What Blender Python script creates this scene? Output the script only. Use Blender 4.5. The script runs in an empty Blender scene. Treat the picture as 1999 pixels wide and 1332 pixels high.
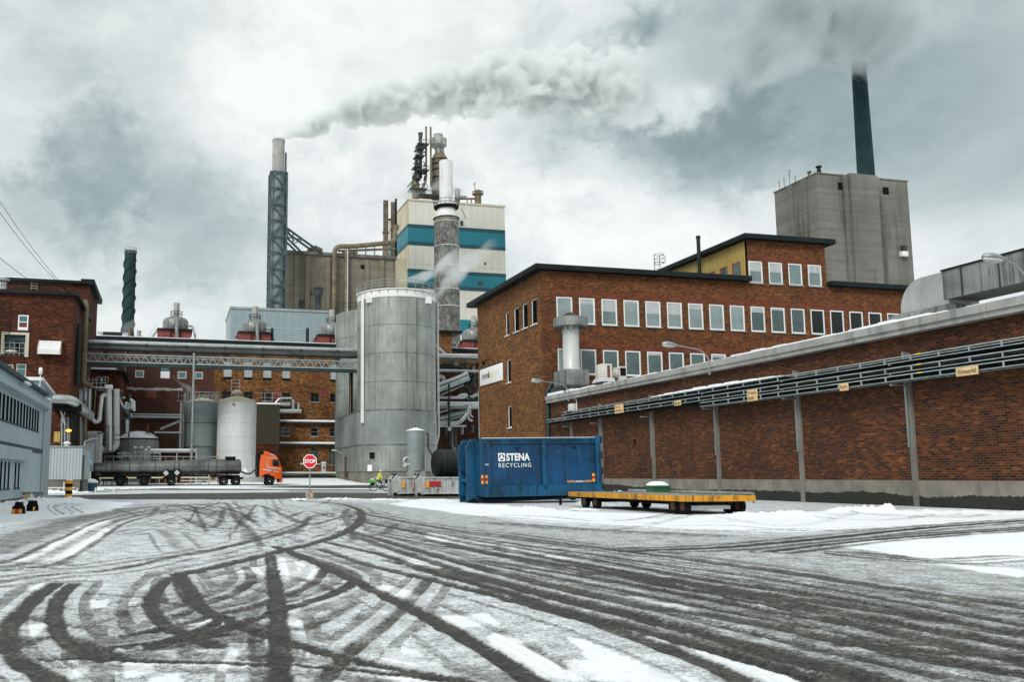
import bpy, math, random
import numpy as np
from mathutils import Vector, Matrix
random.seed(7)
rng = np.random.default_rng(11)
sc = bpy.context.scene
col = sc.collection
D2R = math.radians

# ------------------------------------------------------------------ camera
CAM_H = 1.15
FPX, PX0, PY0 = 1720.0, 745.0, 723.0
PITCH = math.atan((930.0 - PY0) / FPX)
cam_d = bpy.data.cameras.new('camera')
cam = bpy.data.objects.new('camera', cam_d)
col.objects.link(cam)
cam.location = (0, 0, CAM_H)
cam.rotation_euler = (math.pi / 2 + PITCH, 0, 0)
cam_d.sensor_width = 36.0
cam_d.lens = FPX / 1999.0 * 36.0
cam_d.shift_x = (999.5 - PX0) / 1999.0
cam_d.shift_y = (PY0 - 666.0) / 1999.0
cam_d.clip_start = 0.1
cam_d.clip_end = 9000
sc.camera = cam

# ------------------------------------------------------------------ colour management
sc.view_settings.view_transform = 'Standard'
sc.view_settings.look = 'None'
sc.view_settings.exposure = 0.24
sc.view_settings.gamma = 1.0

# ------------------------------------------------------------------ node helpers
def nt_new(nt, typ, **kw):
    n = nt.nodes.new(typ)
    for k, v in kw.items():
        if k.startswith('i_'):
            key = k[2:]
            key = int(key) if key.isdigit() else key.replace('__', ' ')
            if hasattr(v, 'is_output') or isinstance(v, bpy.types.NodeSocket):
                nt.links.new(v, n.inputs[key])
            else:
                n.inputs[key].default_value = v
        else:
            setattr(n, k, v)
    return n

def mth(nt, op, a, b=None, c=None, clamp=False):
    n = nt.nodes.new('ShaderNodeMath')
    n.operation = op
    n.use_clamp = clamp
    for i, v in enumerate((a, b, c)):
        if v is None:
            continue
        if isinstance(v, bpy.types.NodeSocket):
            nt.links.new(v, n.inputs[i])
        else:
            n.inputs[i].default_value = v
    return n.outputs[0]

def rmp(nt, v, lo, hi, a=0.0, b=1.0, smooth=True):
    n = nt.nodes.new('ShaderNodeMapRange')
    n.interpolation_type = 'SMOOTHSTEP' if smooth else 'LINEAR'
    n.clamp = True
    nt.links.new(v, n.inputs['Value'])
    n.inputs['From Min'].default_value = lo
    n.inputs['From Max'].default_value = hi
    n.inputs['To Min'].default_value = a
    n.inputs['To Max'].default_value = b
    return n.outputs[0]

def mixc(nt, f, a, b, mode='MIX'):
    n = nt.nodes.new('ShaderNodeMix')
    n.data_type = 'RGBA'
    n.blend_type = mode
    n.clamp_factor = True
    if isinstance(f, bpy.types.NodeSocket):
        nt.links.new(f, n.inputs[0])
    else:
        n.inputs[0].default_value = f
    for i, v in ((6, a), (7, b)):
        if isinstance(v, bpy.types.NodeSocket):
            nt.links.new(v, n.inputs[i])
        else:
            n.inputs[i].default_value = (v[0], v[1], v[2], 1)
    return n.outputs[2]

def noise(nt, vec, scale, detail=4, rough=0.55, dist=0.0):
    n = nt.nodes.new('ShaderNodeTexNoise')
    if vec is not None:
        nt.links.new(vec, n.inputs['Vector'])
    n.inputs['Scale'].default_value = scale
    n.inputs['Detail'].default_value = detail
    n.inputs['Roughness'].default_value = rough
    n.inputs['Distortion'].default_value = dist
    return n.outputs['Fac']

def vscale(nt, vec, sx, sy, sz, off=(0, 0, 0)):
    n = nt.nodes.new('ShaderNodeMapping')
    nt.links.new(vec, n.inputs['Vector'])
    n.inputs['Scale'].default_value = (sx, sy, sz)
    n.inputs['Location'].default_value = off
    return n.outputs[0]

# ------------------------------------------------------------------ ray helpers (photo pixel -> place)
SITE = math.atan(0.2367)          # every building on the site shares this turn
CA, SA = math.cos(SITE), math.sin(SITE)
cp, sp = math.cos(PITCH), math.sin(PITCH)

def ray_w(px, py):
    u = (px - PX0) / FPX
    v = (PY0 - py) / FPX
    return u, cp - v * sp, sp + v * cp

def ray_s(px, py):
    x, y, z = ray_w(px, py)
    return x * CA + y * SA, -x * SA + y * CA, z

def Pt(px, py, t):
    a, b, c = ray_s(px, py); k = t / b
    return a * k, t, CAM_H + c * k

def Ps(px, py, s):
    a, b, c = ray_s(px, py); k = s / a
    return s, b * k, CAM_H + c * k

def Pd(px, py, d):
    x, y, z = ray_w(px, py); k = d / y
    x, y, z = x * k, d, CAM_H + z * k
    return x * CA + y * SA, -x * SA + y * CA, z

def G(px, py, z=0.0):
    a, b, c = ray_s(px, py); k = (z - CAM_H) / c
    return a * k, b * k, z

def Gw(px, py, z=0.0):
    a, b, c = ray_w(px, py); k = (z - CAM_H) / c
    return a * k, b * k

def s2w(s, t):
    return s * CA - t * SA, s * SA + t * CA

def zg(y):                        # height of the yard: level, then a rise to the mill
    return float(np.interp(y, [0, 98, 106, 118, 126, 150, 400], [0, 0, .16, .56, .84, .9, 1.2]))

def dir_px(px, py):
    v = Vector(ray_w(px, py)); v.normalize(); return v

# ------------------------------------------------------------------ sky and sun
SUN_EL, SUN_AZ = D2R(38), D2R(205)
world = bpy.data.worlds.new('World')
sc.world = world
world.use_nodes = True
wt = world.node_tree
wt.nodes.clear()
w_out = wt.nodes.new('ShaderNodeOutputWorld')
w_bg = wt.nodes.new('ShaderNodeBackground')
w_bg.inputs['Strength'].default_value = 0.103
wt.links.new(w_bg.outputs[0], w_out.inputs['Surface'])
sky = wt.nodes.new('ShaderNodeTexSky')
sky.sky_type = 'NISHITA'
sky.sun_disc = False
sky.sun_elevation = SUN_EL
sky.sun_rotation = SUN_AZ
tc = wt.nodes.new('ShaderNodeTexCoord')
gen = tc.outputs['Generated']
sep = nt_new(wt, 'ShaderNodeSeparateXYZ', i_0=gen)
zz = mth(wt, 'MAXIMUM', sep.outputs[2], 0.0)
den = mth(wt, 'ADD', zz, 0.32)
cx = mth(wt, 'DIVIDE', sep.outputs[0], den)
cy = mth(wt, 'DIVIDE', sep.outputs[1], den)
cvec = nt_new(wt, 'ShaderNodeCombineXYZ', i_0=cx, i_1=cy, i_2=zz).outputs[0]
n1 = noise(wt, cvec, 2.6, 7, 0.58, 0.5)
n2 = noise(wt, vscale(wt, gen, 1, 1, 1.5, (3.1, 0.7, 0.2)), 5.0, 8, 0.6, 0.6)
n3 = noise(wt, vscale(wt, gen, 1, 1, 1.3, (7.1, 2.7, 1.2)), 14.0, 8, 0.62, 0.3)
dens = mth(wt, 'ADD', mth(wt, 'ADD', mth(wt, 'MULTIPLY', n1, 0.34), mth(wt, 'MULTIPLY', n2, 0.36)), 0.055)
# cloud banks: (photo x, y, angular radius in px, weight); + is darker
BANKS = [(180, 335, 140, .14, 1), (115, 430, 150, .10, 1), (290, 410, 220, .13, 1), (410, 470, 190, .08, 1), (740, 60, 400, -.11, 0), (470, 200, 150, -.06, 0), (1000, 340, 120, -.05, 0),
         (1490, 120, 310, .17, 1), (1330, 205, 190, .16, 1), (1190, 165, 140, .13, 1), (1400, 280, 140, .09, 1), (1600, 20, 340, .08, 0), (1760, 110, 330, .10, 0), (1030, 255, 90, .09, 1), (1110, 265, 80, .08, 1),
         (1950, 60, 360, .13, 0), (1230, 480, 190, -.10, 1), (1430, 420, 120, -.05, 1), (1940, 470, 170, -.07, 0), (1830, 330, 220, .07, 0), (30, 60, 380, .11, 0), (480, 490, 140, .05, 1), (640, 420, 150, -.02, 0)]
n5 = noise(wt, vscale(wt, gen, 1, 1, 1.2, (1.7, 9.2, 4.4)), 34.0, 7, 0.62, 0.2)
tot = dens
for bx, by, br, wgt, hd_ in BANKS:
    dv = dir_px(bx, by)
    dt_ = wt.nodes.new('ShaderNodeVectorMath'); dt_.operation = 'DOT_PRODUCT'
    wt.links.new(gen, dt_.inputs[0]); dt_.inputs[1].default_value = dv
    ang = mth(wt, 'ARCCOSINE', mth(wt, 'MINIMUM', dt_.outputs['Value'], 0.99999))
    rr = br / FPX
    wob = mth(wt, 'ADD', ang, mth(wt, 'MULTIPLY', mth(wt, 'SUBTRACT', n3, 0.5), .13 if hd_ else rr * .9))
    wob = mth(wt, 'ADD', wob, mth(wt, 'MULTIPLY', mth(wt, 'SUBTRACT', n5, 0.5), .075 if hd_ else .02))
    tot = mth(wt, 'ADD', tot, mth(wt, 'MULTIPLY', rmp(wt, wob, rr * (1.05 if hd_ else 1.1), rr * (.4 if hd_ else .3)), wgt))
tot = mth(wt, 'ADD', tot, mth(wt, 'MULTIPLY', mth(wt, 'SUBTRACT', n3, 0.5), 0.34))
cr = wt.nodes.new('ShaderNodeValToRGB')
wt.links.new(tot, cr.inputs[0])
e = cr.color_ramp.elements
e[0].position = 0.25; e[0].color = (8.2, 8.4, 8.35, 1)
e[1].position = 0.92; e[1].color = (2.1, 2.72, 2.75, 1)
for p_, c_ in ((0.35, (7.2, 7.5, 7.45, 1)), (0.46, (5.85, 6.4, 6.35, 1)), (0.58, (4.2, 4.9, 4.85, 1)), (0.72, (3.15, 3.85, 3.85, 1))):
    k = e.new(p_); k.color = c_
mx = mixc(wt, 0.94, sky.outputs[0], cr.outputs[0])
wt.links.new(mx, w_bg.inputs['Color'])

sun_d = bpy.data.lights.new('sun', 'SUN')
sun_d.energy = 2.0
sun_d.angle = D2R(20)
sun_d.color = (1.0, 0.97, 0.93)
sun = bpy.data.objects.new('sun', sun_d)
col.objects.link(sun)
# Blender's sky rotation turns clockwise from +Y seen from above
sd = Vector((math.sin(SUN_AZ) * math.cos(SUN_EL), math.cos(SUN_AZ) * math.cos(SUN_EL), math.sin(SUN_EL)))
sun.rotation_euler = sd.to_track_quat('Z', 'Y').to_euler()

# ------------------------------------------------------------------ materials
MATS = {}
def base_mat(name):
    m = bpy.data.materials.new(name)
    m.use_nodes = True
    nt = m.node_tree
    b = nt.nodes['Principled BSDF']
    t = nt.nodes.new('ShaderNodeTexCoord')
    MATS[name] = m
    return m, nt, b, t.outputs['Object']

def M(name, c, rough=0.7, metal=0.0, var=0.25, scale=0.6, streak=0.0, scol=(.03, .03, .028), rust=0.0, rcol=(.16, .06, .02),
      rlo=0.56, bump=0.0, corr=0.0, corr_d=0.5, spec=0.5, fine=0.12, board=0.0, emit=None, sdens=2.2, horiz=False, grime=None):
    m, nt, b, ob = base_mat(name)
    cc = mixc(nt, rmp(nt, noise(nt, ob, scale, 5), .3, .7), [x * (1 - var) for x in c], [min(.95, x * (1 + var)) for x in c])
    if fine:
        cc = mixc(nt, rmp(nt, noise(nt, ob, scale * 14, 4), .35, .65, 0, fine), cc, [x * .45 for x in c])
    if board:
        sx = nt_new(nt, 'ShaderNodeSeparateXYZ', i_0=ob)
        bn = noise(nt, vscale(nt, ob, .05, .05, 1.0 / board), 1.0, 3, .6)
        cc = mixc(nt, rmp(nt, bn, .42, .62, 0, .45), cc, [x * .55 for x in c])
    if streak:
        sv = vscale(nt, ob, sdens, sdens, .045) if not horiz else vscale(nt, ob, .1, .1, sdens)
        s1 = rmp(nt, noise(nt, sv, 1.0, 4, .6), .47, .68)
        s2 = rmp(nt, noise(nt, vscale(nt, ob, .25, .25, .16, (5, 3, 1)), 1.0, 3), .3, .62)
        cc = mixc(nt, mth(nt, 'MULTIPLY', mth(nt, 'MULTIPLY', s1, s2), streak), cc, scol)
    if rust:
        rn = noise(nt, vscale(nt, ob, 1.3, 1.3, .6), 1.4, 7, .68)
        cc = mixc(nt, rmp(nt, rn, rlo, rlo + .08, 0, rust), cc, rcol)
    if grime:
        gx = noise(nt, vscale(nt, ob, grime[1], grime[1], .22, (3, 8, 1)), 1.0, 5, .65)
        gm_ = noise(nt, vscale(nt, ob, .5, .5, .9, (1, 4, 2)), 1.0, 4, .6)
        cc = mixc(nt, mth(nt, 'MULTIPLY', rmp(nt, gx, .53, .60), rmp(nt, gm_, .42, .60, 0, grime[0])), cc, grime[2])
        gx = noise(nt, vscale(nt, ob, 2.4, 2.4, 3.5, (7, 2, 9)), 1.0, 8, .75)
        cc = mixc(nt, rmp(nt, gx, .62, .66, 0, grime[0]), cc, grime[3])
    nt.links.new(cc, b.inputs['Base Color'])
    rn_ = rmp(nt, noise(nt, ob, scale * 5, 3), .3, .7, max(0, rough - .1), min(1, rough + .1))
    nt.links.new(rn_, b.inputs['Roughness'])
    b.inputs['Metallic'].default_value = metal
    b.inputs['Specular IOR Level'].default_value = spec
    h = None
    if corr:
        sx = nt_new(nt, 'ShaderNodeSeparateXYZ', i_0=ob)
        q = mth(nt, 'FRACT', mth(nt, 'DIVIDE', mth(nt, 'ADD', sx.outputs[0], sx.outputs[1]), corr))
        h = mth(nt, 'MULTIPLY', mth(nt, 'ABSOLUTE', mth(nt, 'SUBTRACT', q, .5)), 2.0)
        h = rmp(nt, h, .3, .7)
        g = rmp(nt, h, .0, .25)
        cc2 = mixc(nt, mth(nt, 'MULTIPLY', mth(nt, 'SUBTRACT', 1.0, g), .18), cc, [x * .35 for x in c])
        nt.links.new(cc2, b.inputs['Base Color'])
        bp = nt_new(nt, 'ShaderNodeBump', i_Height=h, i_Strength=corr_d, i_Distance=.04)
        nt.links.new(bp.outputs[0], b.inputs['Normal'])
    elif bump:
        bp = nt_new(nt, 'ShaderNodeBump', i_Height=noise(nt, ob, scale * 9, 6), i_Strength=bump, i_Distance=.03)
        nt.links.new(bp.outputs[0], b.inputs['Normal'])
    if emit:
        b.inputs['Emission Color'].default_value = (*emit[:3], 1)
        b.inputs['Emission Strength'].default_value = emit[3]
    return m

def brick(name, cols, mortar, bw=.27, bh=.09, patch=.35, patch_c=(.5, .5, .5), white=0.0, herring=False, mw=.07, mh=.19):
    m, nt, b, ob = base_mat(name)
    sx = nt_new(nt, 'ShaderNodeSeparateXYZ', i_0=ob)
    u = mth(nt, 'ADD', sx.outputs[0], sx.outputs[1])
    z = sx.outputs[2]
    if herring:
        tri = mth(nt, 'PINGPONG', u, 1.1)
        z = mth(nt, 'ADD', z, mth(nt, 'MULTIPLY', tri, .8))
    zr = mth(nt, 'DIVIDE', z, bh)
    row = mth(nt, 'FLOOR', zr)
    fz = mth(nt, 'FRACT', zr)
    sh = mth(nt, 'MULTIPLY', mth(nt, 'FRACT', mth(nt, 'MULTIPLY', row, .5)), 1.0)
    ur = mth(nt, 'ADD', mth(nt, 'DIVIDE', u, bw), sh)
    cl = mth(nt, 'FLOOR', ur)
    fu = mth(nt, 'FRACT', ur)
    wn = nt.nodes.new('ShaderNodeTexWhiteNoise'); wn.noise_dimensions = '2D'
    cv = nt_new(nt, 'ShaderNodeCombineXYZ', i_0=cl, i_1=row)
    nt.links.new(cv.outputs[0], wn.inputs['Vector'])
    rp = nt.nodes.new('ShaderNodeValToRGB')
    big = noise(nt, vscale(nt, ob, .7, .7, 1.6), 1.0, 4, .6)
    v = mth(nt, 'ADD', mth(nt, 'ADD', mth(nt, 'MULTIPLY', wn.outputs['Value'], .74), .06), mth(nt, 'MULTIPLY', mth(nt, 'SUBTRACT', big, .42), .75), clamp=True)
    nt.links.new(v, rp.inputs[0])
    el = rp.color_ramp.elements
    for i, c in enumerate(cols):
        p_ = i / (len(cols) - 1)
        if i == 0:
            k = el[0]; k.position = 0
        elif i == len(cols) - 1:
            k = el[-1]; k.position = 1
        else:
            k = el.new(p_)
        k.color = (*c, 1)
    cc = rp.outputs[0]
    cc = mixc(nt, rmp(nt, noise(nt, ob, 60, 2), .35, .7, 0, .3), cc, [x * .4 for x in cols[0]])
    mk = mth(nt, 'MAXIMUM', mth(nt, 'LESS_THAN', fu, mw), mth(nt, 'LESS_THAN', fz, mh))
    cc = mixc(nt, mth(nt, 'MULTIPLY', mk, .85), cc, mortar)
    pn = rmp(nt, noise(nt, vscale(nt, ob, .16, .16, .24, (3, 1, 2)), 1.0, 5, .6), .38, .68, 0, patch)
    cc = mixc(nt, pn, cc, mixc(nt, 1.0, cc, patch_c, 'MULTIPLY'))
    if white:
        wn2 = rmp(nt, noise(nt, vscale(nt, ob, .5, .5, .35, (9, 1, 2)), 1.0, 8, .75), .6, .72, 0, white)
        cc = mixc(nt, wn2, cc, (.42, .4, .36))
    nt.links.new(cc, b.inputs['Base Color'])
    b.inputs['Roughness'].default_value = .85
    b.inputs['Specular IOR Level'].default_value = .25
    bp = nt_new(nt, 'ShaderNodeBump', i_Height=mth(nt, 'SUBTRACT', 1.0, mk), i_Strength=.35, i_Distance=.012)
    nt.links.new(bp.outputs[0], b.inputs['Normal'])
    return m

def glassy(name, c, rough=.08, spec=.6, var=.3):
    m, nt, b, ob = base_mat(name)
    cc = mixc(nt, rmp(nt, noise(nt, ob, .35, 3), .3, .7), [x * (1 - var) for x in c], [x * (1 + var) for x in c])
    nt.links.new(cc, b.inputs['Base Color'])
    b.inputs['Roughness'].default_value = rough
    b.inputs['Specular IOR Level'].default_value = spec
    bp = nt_new(nt, 'ShaderNodeBump', i_Height=noise(nt, ob, .8, 2), i_Strength=.06, i_Distance=.05)
    nt.links.new(bp.outputs[0], b.inputs['Normal'])
    return m

brick('brick_wall', [(0.01754, 0.005702, 0.003509), (0.04825, 0.01316, 0.005263), (0.08772, 0.02368, 0.007895), (0.1316, 0.03509, 0.009649), (0.2982, 0.09211, 0.02105)], (.125, .098, .062), patch=.6, patch_c=(.42, .42, .42))
brick('brick_office', [(0.0378, 0.01188, 0.00648), (0.0864, 0.02592, 0.00972), (0.1404, 0.0432, 0.01188), (0.2052, 0.06264, 0.01512), (0.3564, 0.1242, 0.02916)], (.13, .092, .055), patch=.5, patch_c=(.5, .5, .5), mh=.16)
brick('brick_gable', [(0.05625, 0.0225, 0.00875), (0.125, 0.04875, 0.015), (0.1938, 0.0775, 0.02125), (0.2625, 0.11, 0.0275), (0.425, 0.2, 0.05)], (.10, .075, .05), patch=.5, patch_c=(.6, .58, .55))
brick('brick_band', [(.07, .014, .007), (.14, .028, .010), (.20, .042, .013), (.27, .062, .017)], (.13, .10, .07), patch=.15, mh=.14)
brick('brick_ochre', [(0.04725, 0.01928, 0.00756), (0.1148, 0.04763, 0.01512), (0.189, 0.07938, 0.02268), (0.27, 0.1191, 0.03456), (0.4455, 0.2155, 0.0648)], (.09, .07, .045), bw=.42, bh=.15, patch=.6, patch_c=(.42, .33, .25), white=.75, mh=.1)
brick('brick_maroon', [(0.036, 0.0156, 0.0108), (0.066, 0.0252, 0.0168), (0.0816, 0.0312, 0.0192), (0.096, 0.0384, 0.0228)], (.10, .062, .05), bw=.8, bh=.3, patch=.6, patch_c=(.38, .4, .42), herring=True, mh=.2)
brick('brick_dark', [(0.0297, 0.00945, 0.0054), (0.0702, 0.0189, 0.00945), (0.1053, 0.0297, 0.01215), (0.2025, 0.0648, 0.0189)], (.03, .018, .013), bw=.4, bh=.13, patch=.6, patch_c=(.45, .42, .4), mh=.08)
M('concrete', (.18, .168, .142), .9, var=.26, scale=.8, streak=.5, scol=(.07, .065, .055), bump=.4)
M('concrete_pale', (.34, .34, .32), .85, var=.18, scale=.8, streak=.6, scol=(.12, .12, .11), bump=.3)
M('concrete_tower', (.17, .164, .148), .92, var=.22, scale=.12, streak=.85, scol=(.05, .046, .04), board=.7, sdens=.8)
M('concrete_silo', (.19, .170, .125), .92, var=.25, scale=.1, streak=.7, scol=(.07, .058, .04), board=2.5, sdens=.5)
M('concrete_mottled', (.105, .105, .095), .92, var=.55, scale=.3, streak=.6, scol=(.05, .05, .048), rust=.5, rcol=(.32, .32, .30), rlo=.50, sdens=.6)
M('roof_edge', (.007, .013, .014), .6, var=.3, spec=.2)
M('white_frame', (.78, .80, .81), .45, var=.06, streak=.15, scol=(.3, .3, .3))
M('white_paint', (.70, .71, .70), .55, var=.1, scale=.2, streak=.4, scol=(.25, .24, .22))
M('galv', (.33, .37, .365), .42, .6, var=.15, scale=.5, streak=.3, scol=(.12, .13, .13), fine=.03)
M('pillar_grey', (.17, .165, .145), .85, var=.2, streak=.6, scol=(.07, .07, .06))
M('shaft_grey', (.16, .21, .215), .6, .1, var=.15, streak=.3)
M('galv_dull', (.23, .25, .24), .5, .4, grime=(.7, 6.0, (.05, .052, .048), (.32, .34, .33)), var=.3, scale=1.0, streak=.85, scol=(.06, .062, .06), sdens=4)
M('galv_dark', (.045, .055, .055), .55, .3, var=.35, streak=.5)
M('pipe_pale', (.55, .57, .56), .5, .1, var=.12, streak=.3, scol=(.2, .2, .19))
M('pipe_steel', (.42, .46, .46), .33, .7, var=.12, scale=.5, fine=.03)
M('pipe_tan', (.165, .135, .08), .6, .1, var=.4, streak=.7, scol=(.06, .045, .03), rust=.5)
M('pipe_dark', (.016, .021, .021), .6, .1, var=.4, spec=.25)
M('black', (.006, .007, .007), .7, var=.3, spec=.12)
M('tyre', (.008, .008, .008), .9, var=.3, spec=.1)
M('teal_steel', (.016, .045, .05), .55, .2, var=.25, streak=.4)
M('blue_steel', (.055, .085, .092), .55, .2, var=.2, streak=.3)
M('snow', (.80, .84, .87), .75, var=.05, scale=2, fine=.03, bump=.5, spec=.3)
M('silo_metal', (.30, .335, .31), .45, .35, var=.22, scale=.3, streak=.9, scol=(.12, .125, .085), sdens=2.6, rust=.5, rcol=(.5, .53, .51), rlo=.60, grime=(.75, 7.5, (.17, .185, .15), (.36, .39, .37)))
M('rim_white', (.80, .80, .78), .6, var=.06, streak=.15, scol=(.5, .5, .48))
M('pane_slit', (.004, .006, .007), .9, var=.2, spec=.03)
M('silo_skirt', (.27, .31, .30), .5, .25, grime=(.75, 7.0, (.17, .19, .185), (.34, .38, .375)), var=.24, scale=.18, streak=.6, scol=(.12, .135, .13), sdens=3.0)
M('tank_white', (.66, .69, .68), .55, .05, var=.06, scale=.3, streak=.25, scol=(.35, .36, .35))
M('tank_grey', (.26, .32, .32), .55, .1, var=.12, scale=.3, streak=.4, scol=(.15, .17, .17))
M('tank_low', (.33, .34, .31), .6, .05, var=.1, scale=.3, streak=.3, scol=(.12, .12, .11), corr=.35, corr_d=.6)
M('clad_blue', (.245, .315, .33), .5, .1, var=.07, scale=.1, streak=.35, scol=(.2, .24, .25), sdens=1.5, fine=.05)
M('stripe_blue', (.003, .028, .055), .5, var=.1)
M('elbow_metal', (.40, .41, .40), .4, .4, var=.15, scale=.8, streak=.3, scol=(.2, .2, .19), sdens=1.5, fine=.03)
M('clad_k', (.37, .475, .52), .5, .05, var=.05, scale=.2, streak=.3, scol=(.23, .29, .31), corr=.0, fine=.05)
M('clad_k_corr', (.39, .485, .52), .5, .05, var=.05, scale=.2, corr=.16, corr_d=.4)
M('clad_shed', (.42, .47, .475), .5, .1, var=.05, scale=.3, corr=.21, corr_d=.8, streak=.2, scol=(.2, .22, .22))
M('clad_cream', (.58, .56, .49), .6, 0, var=.05, scale=.05, streak=.22, scol=(.36, .32, .22), sdens=.35, fine=.05)
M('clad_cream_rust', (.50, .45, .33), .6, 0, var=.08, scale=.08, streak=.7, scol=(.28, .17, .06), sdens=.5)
M('clad_teal', (.004, .15, .195), .5, .05, var=.12, scale=.08, fine=.04)
M('clad_teal_dark', (.004, .055, .075), .5, .05, var=.1, scale=.08)
M('clad_yellow', (.46, .33, .08), .55, .05, var=.08, scale=.3, corr=.3, corr_d=1.0, streak=.3, scol=(.26, .18, .05))
M('clad_brown', (.034, .028, .013), .6, .1, var=.1, scale=.4)
M('red_box', (.19, .032, .022), .6, .05, var=.12, scale=.3, corr=.55, corr_d=.5, streak=.25)
M('red_paint', (.40, .015, .02), .45, var=.1)
M('red_brickup', (.16, .042, .022), .8, var=.25, scale=1.5)
M('yellow_paint', (.62, .29, .012), .55, var=.12, streak=.2, scol=(.2, .08, .01))
M('yellow_refl', (.85, .36, .02), .4, var=.05)
M('orange_cab', (.68, .10, .006), .3, var=.05, spec=.6)
M('tank_truck', (.145, .15, .14), .34, .7, var=.3, scale=.5, streak=.45, scol=(.03, .034, .034), sdens=1.0)
M('container_blue', (.001, .048, .130), .4, .05, bump=.25, var=.4, scale=.5, streak=.9, scol=(.002, .014, .026), rust=.5, rcol=(.004, .13, .19), rlo=.60, sdens=3.0, grime=(.85, 7.0, (.001, .008, .014), (.03, .20, .26)))
M('container_rim', (.001, .068, .150), .45, .1, var=.4, scale=.6, streak=.75, scol=(.002, .016, .028), rust=.6, rcol=(.008, .02, .024), rlo=.58, grime=(.8, 6.0, (.001, .01, .016), (.02, .13, .18)))
M('container_grey', (.44, .475, .475), .6, .1, var=.15, scale=.7, streak=.6, scol=(.2, .17, .13), rust=.9, rcol=(.13, .055, .02), rlo=.60, grime=(.8, 5.0, (.11, .055, .025), (.09, .035, .015)))
M('trolley_deck', (.20, .19, .175), .8, .05, var=.25, scale=.9, streak=.4, horiz=True)
M('trolley_edge', (.60, .27, .006), .55, .05, var=.15, scale=1.2, streak=.85, scol=(.09, .035, .008), rust=.55, rcol=(.08, .03, .01), rlo=.55, sdens=6)
M('bin_green', (.012, .10, .03), .5, var=.15)
M('green_bright', (.06, .36, .05), .5, var=.1)
M('bin_blue', (.02, .075, .14), .5, var=.15)
M('hivis', (.70, .80, .02), .6, var=.08)
M('skin', (.42, .24, .17), .6, var=.08)
M('trousers', (.018, .02, .026), .85, var=.3)
M('helmet', (.62, .52, .50), .4, var=.05)
M('sign_red', (.60, .002, .008), .4, var=.04, fine=0)
M('sign_white', (.82, .82, .82), .45, var=.03, fine=0)
M('sign_tan', (.72, .48, .24), .6, var=.08, scale=3)
M('sign_dark', (.012, .04, .045), .5, var=.1, fine=0)
M('sign_yellow', (.72, .68, .05), .5, var=.05, fine=0)
M('sign_pale', (.74, .72, .45), .5, var=.05, fine=0)
M('refl_red', (.50, .012, .02), .4, var=.05)
M('rust_white', (.58, .58, .53), .6, var=.1, streak=.5, scol=(.2, .12, .06), rust=1.0, rcol=(.09, .03, .012), rlo=.57, scale=1.4)
M('wood_door', (.06, .035, .02), .8, var=.3)
M('stripe_silver', (.5, .55, .58), .4, .3, var=.05)
M('lamp_amber', (.9, .4, .02), .4, emit=(1, .45, .05, 2.0))
M('lens', (.62, .64, .64), .25, var=.15, spec=.7)
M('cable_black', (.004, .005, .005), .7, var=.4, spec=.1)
M('chimney_dark', (.016, .038, .041), .7, 0, var=.5, scale=.12, streak=.6, scol=(.035, .05, .05), spec=.12)
M('teal_metal', (.36, .43, .43), .45, .35, var=.2, scale=1.4)
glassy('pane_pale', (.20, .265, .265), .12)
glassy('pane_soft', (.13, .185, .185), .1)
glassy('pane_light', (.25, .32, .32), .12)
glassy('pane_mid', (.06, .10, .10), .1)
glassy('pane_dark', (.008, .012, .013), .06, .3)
glassy('pane_blue', (.035, .115, .14), .12)
glassy('pane_black', (.007, .009, .010), .08, .4)
M('blind_grey', (.42, .45, .46), .6, var=.12, streak=.4, scol=(.2, .22, .22))
M('cream_frame', (.50, .46, .36), .6, var=.1)

# damp, darker foot of the plinth with an edge of its own
def plinth_mat():
    m, nt, b, ob = base_mat('plinth')
    sx = nt_new(nt, 'ShaderNodeSeparateXYZ', i_0=ob)
    u = mth(nt, 'ADD', sx.outputs[0], sx.outputs[1])
    cu = nt_new(nt, 'ShaderNodeCombineXYZ', i_0=u)
    lim = mth(nt, 'ADD', mth(nt, 'MULTIPLY', noise(nt, cu.outputs[0], .13, 1, .5), .9), -.12)
    lim = mth(nt, 'ADD', lim, mth(nt, 'MULTIPLY', noise(nt, cu.outputs[0], 1.6, 6, .75), .30))
    lim = mth(nt, 'ADD', lim, mth(nt, 'MULTIPLY', mth(nt, 'SUBTRACT', noise(nt, ob, 5, 5, .7), .5), .22))
    wet = rmp(nt, mth(nt, 'SUBTRACT', lim, sx.outputs[2]), -.015, .03)
    cc = mixc(nt, rmp(nt, noise(nt, ob, 1.1, 6), .3, .7), (.15, .14, .115), (.24, .225, .185))
    cc = mixc(nt, rmp(nt, noise(nt, vscale(nt, ob, 3, 3, .3), 1, 5, .7), .56, .66, 0, .5), cc, (.10, .095, .08))
    cc = mixc(nt, wet, cc, mixc(nt, noise(nt, ob, 3, 5), (.008, .009, .006), (.026, .027, .02)))
    nt.links.new(cc, b.inputs['Base Color'])
    b.inputs['Roughness'].default_value = .85
    bp = nt_new(nt, 'ShaderNodeBump', i_Height=noise(nt, ob, 9, 6), i_Strength=.4, i_Distance=.03)
    nt.links.new(bp.outputs[0], b.inputs['Normal'])
plinth_mat()

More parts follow.
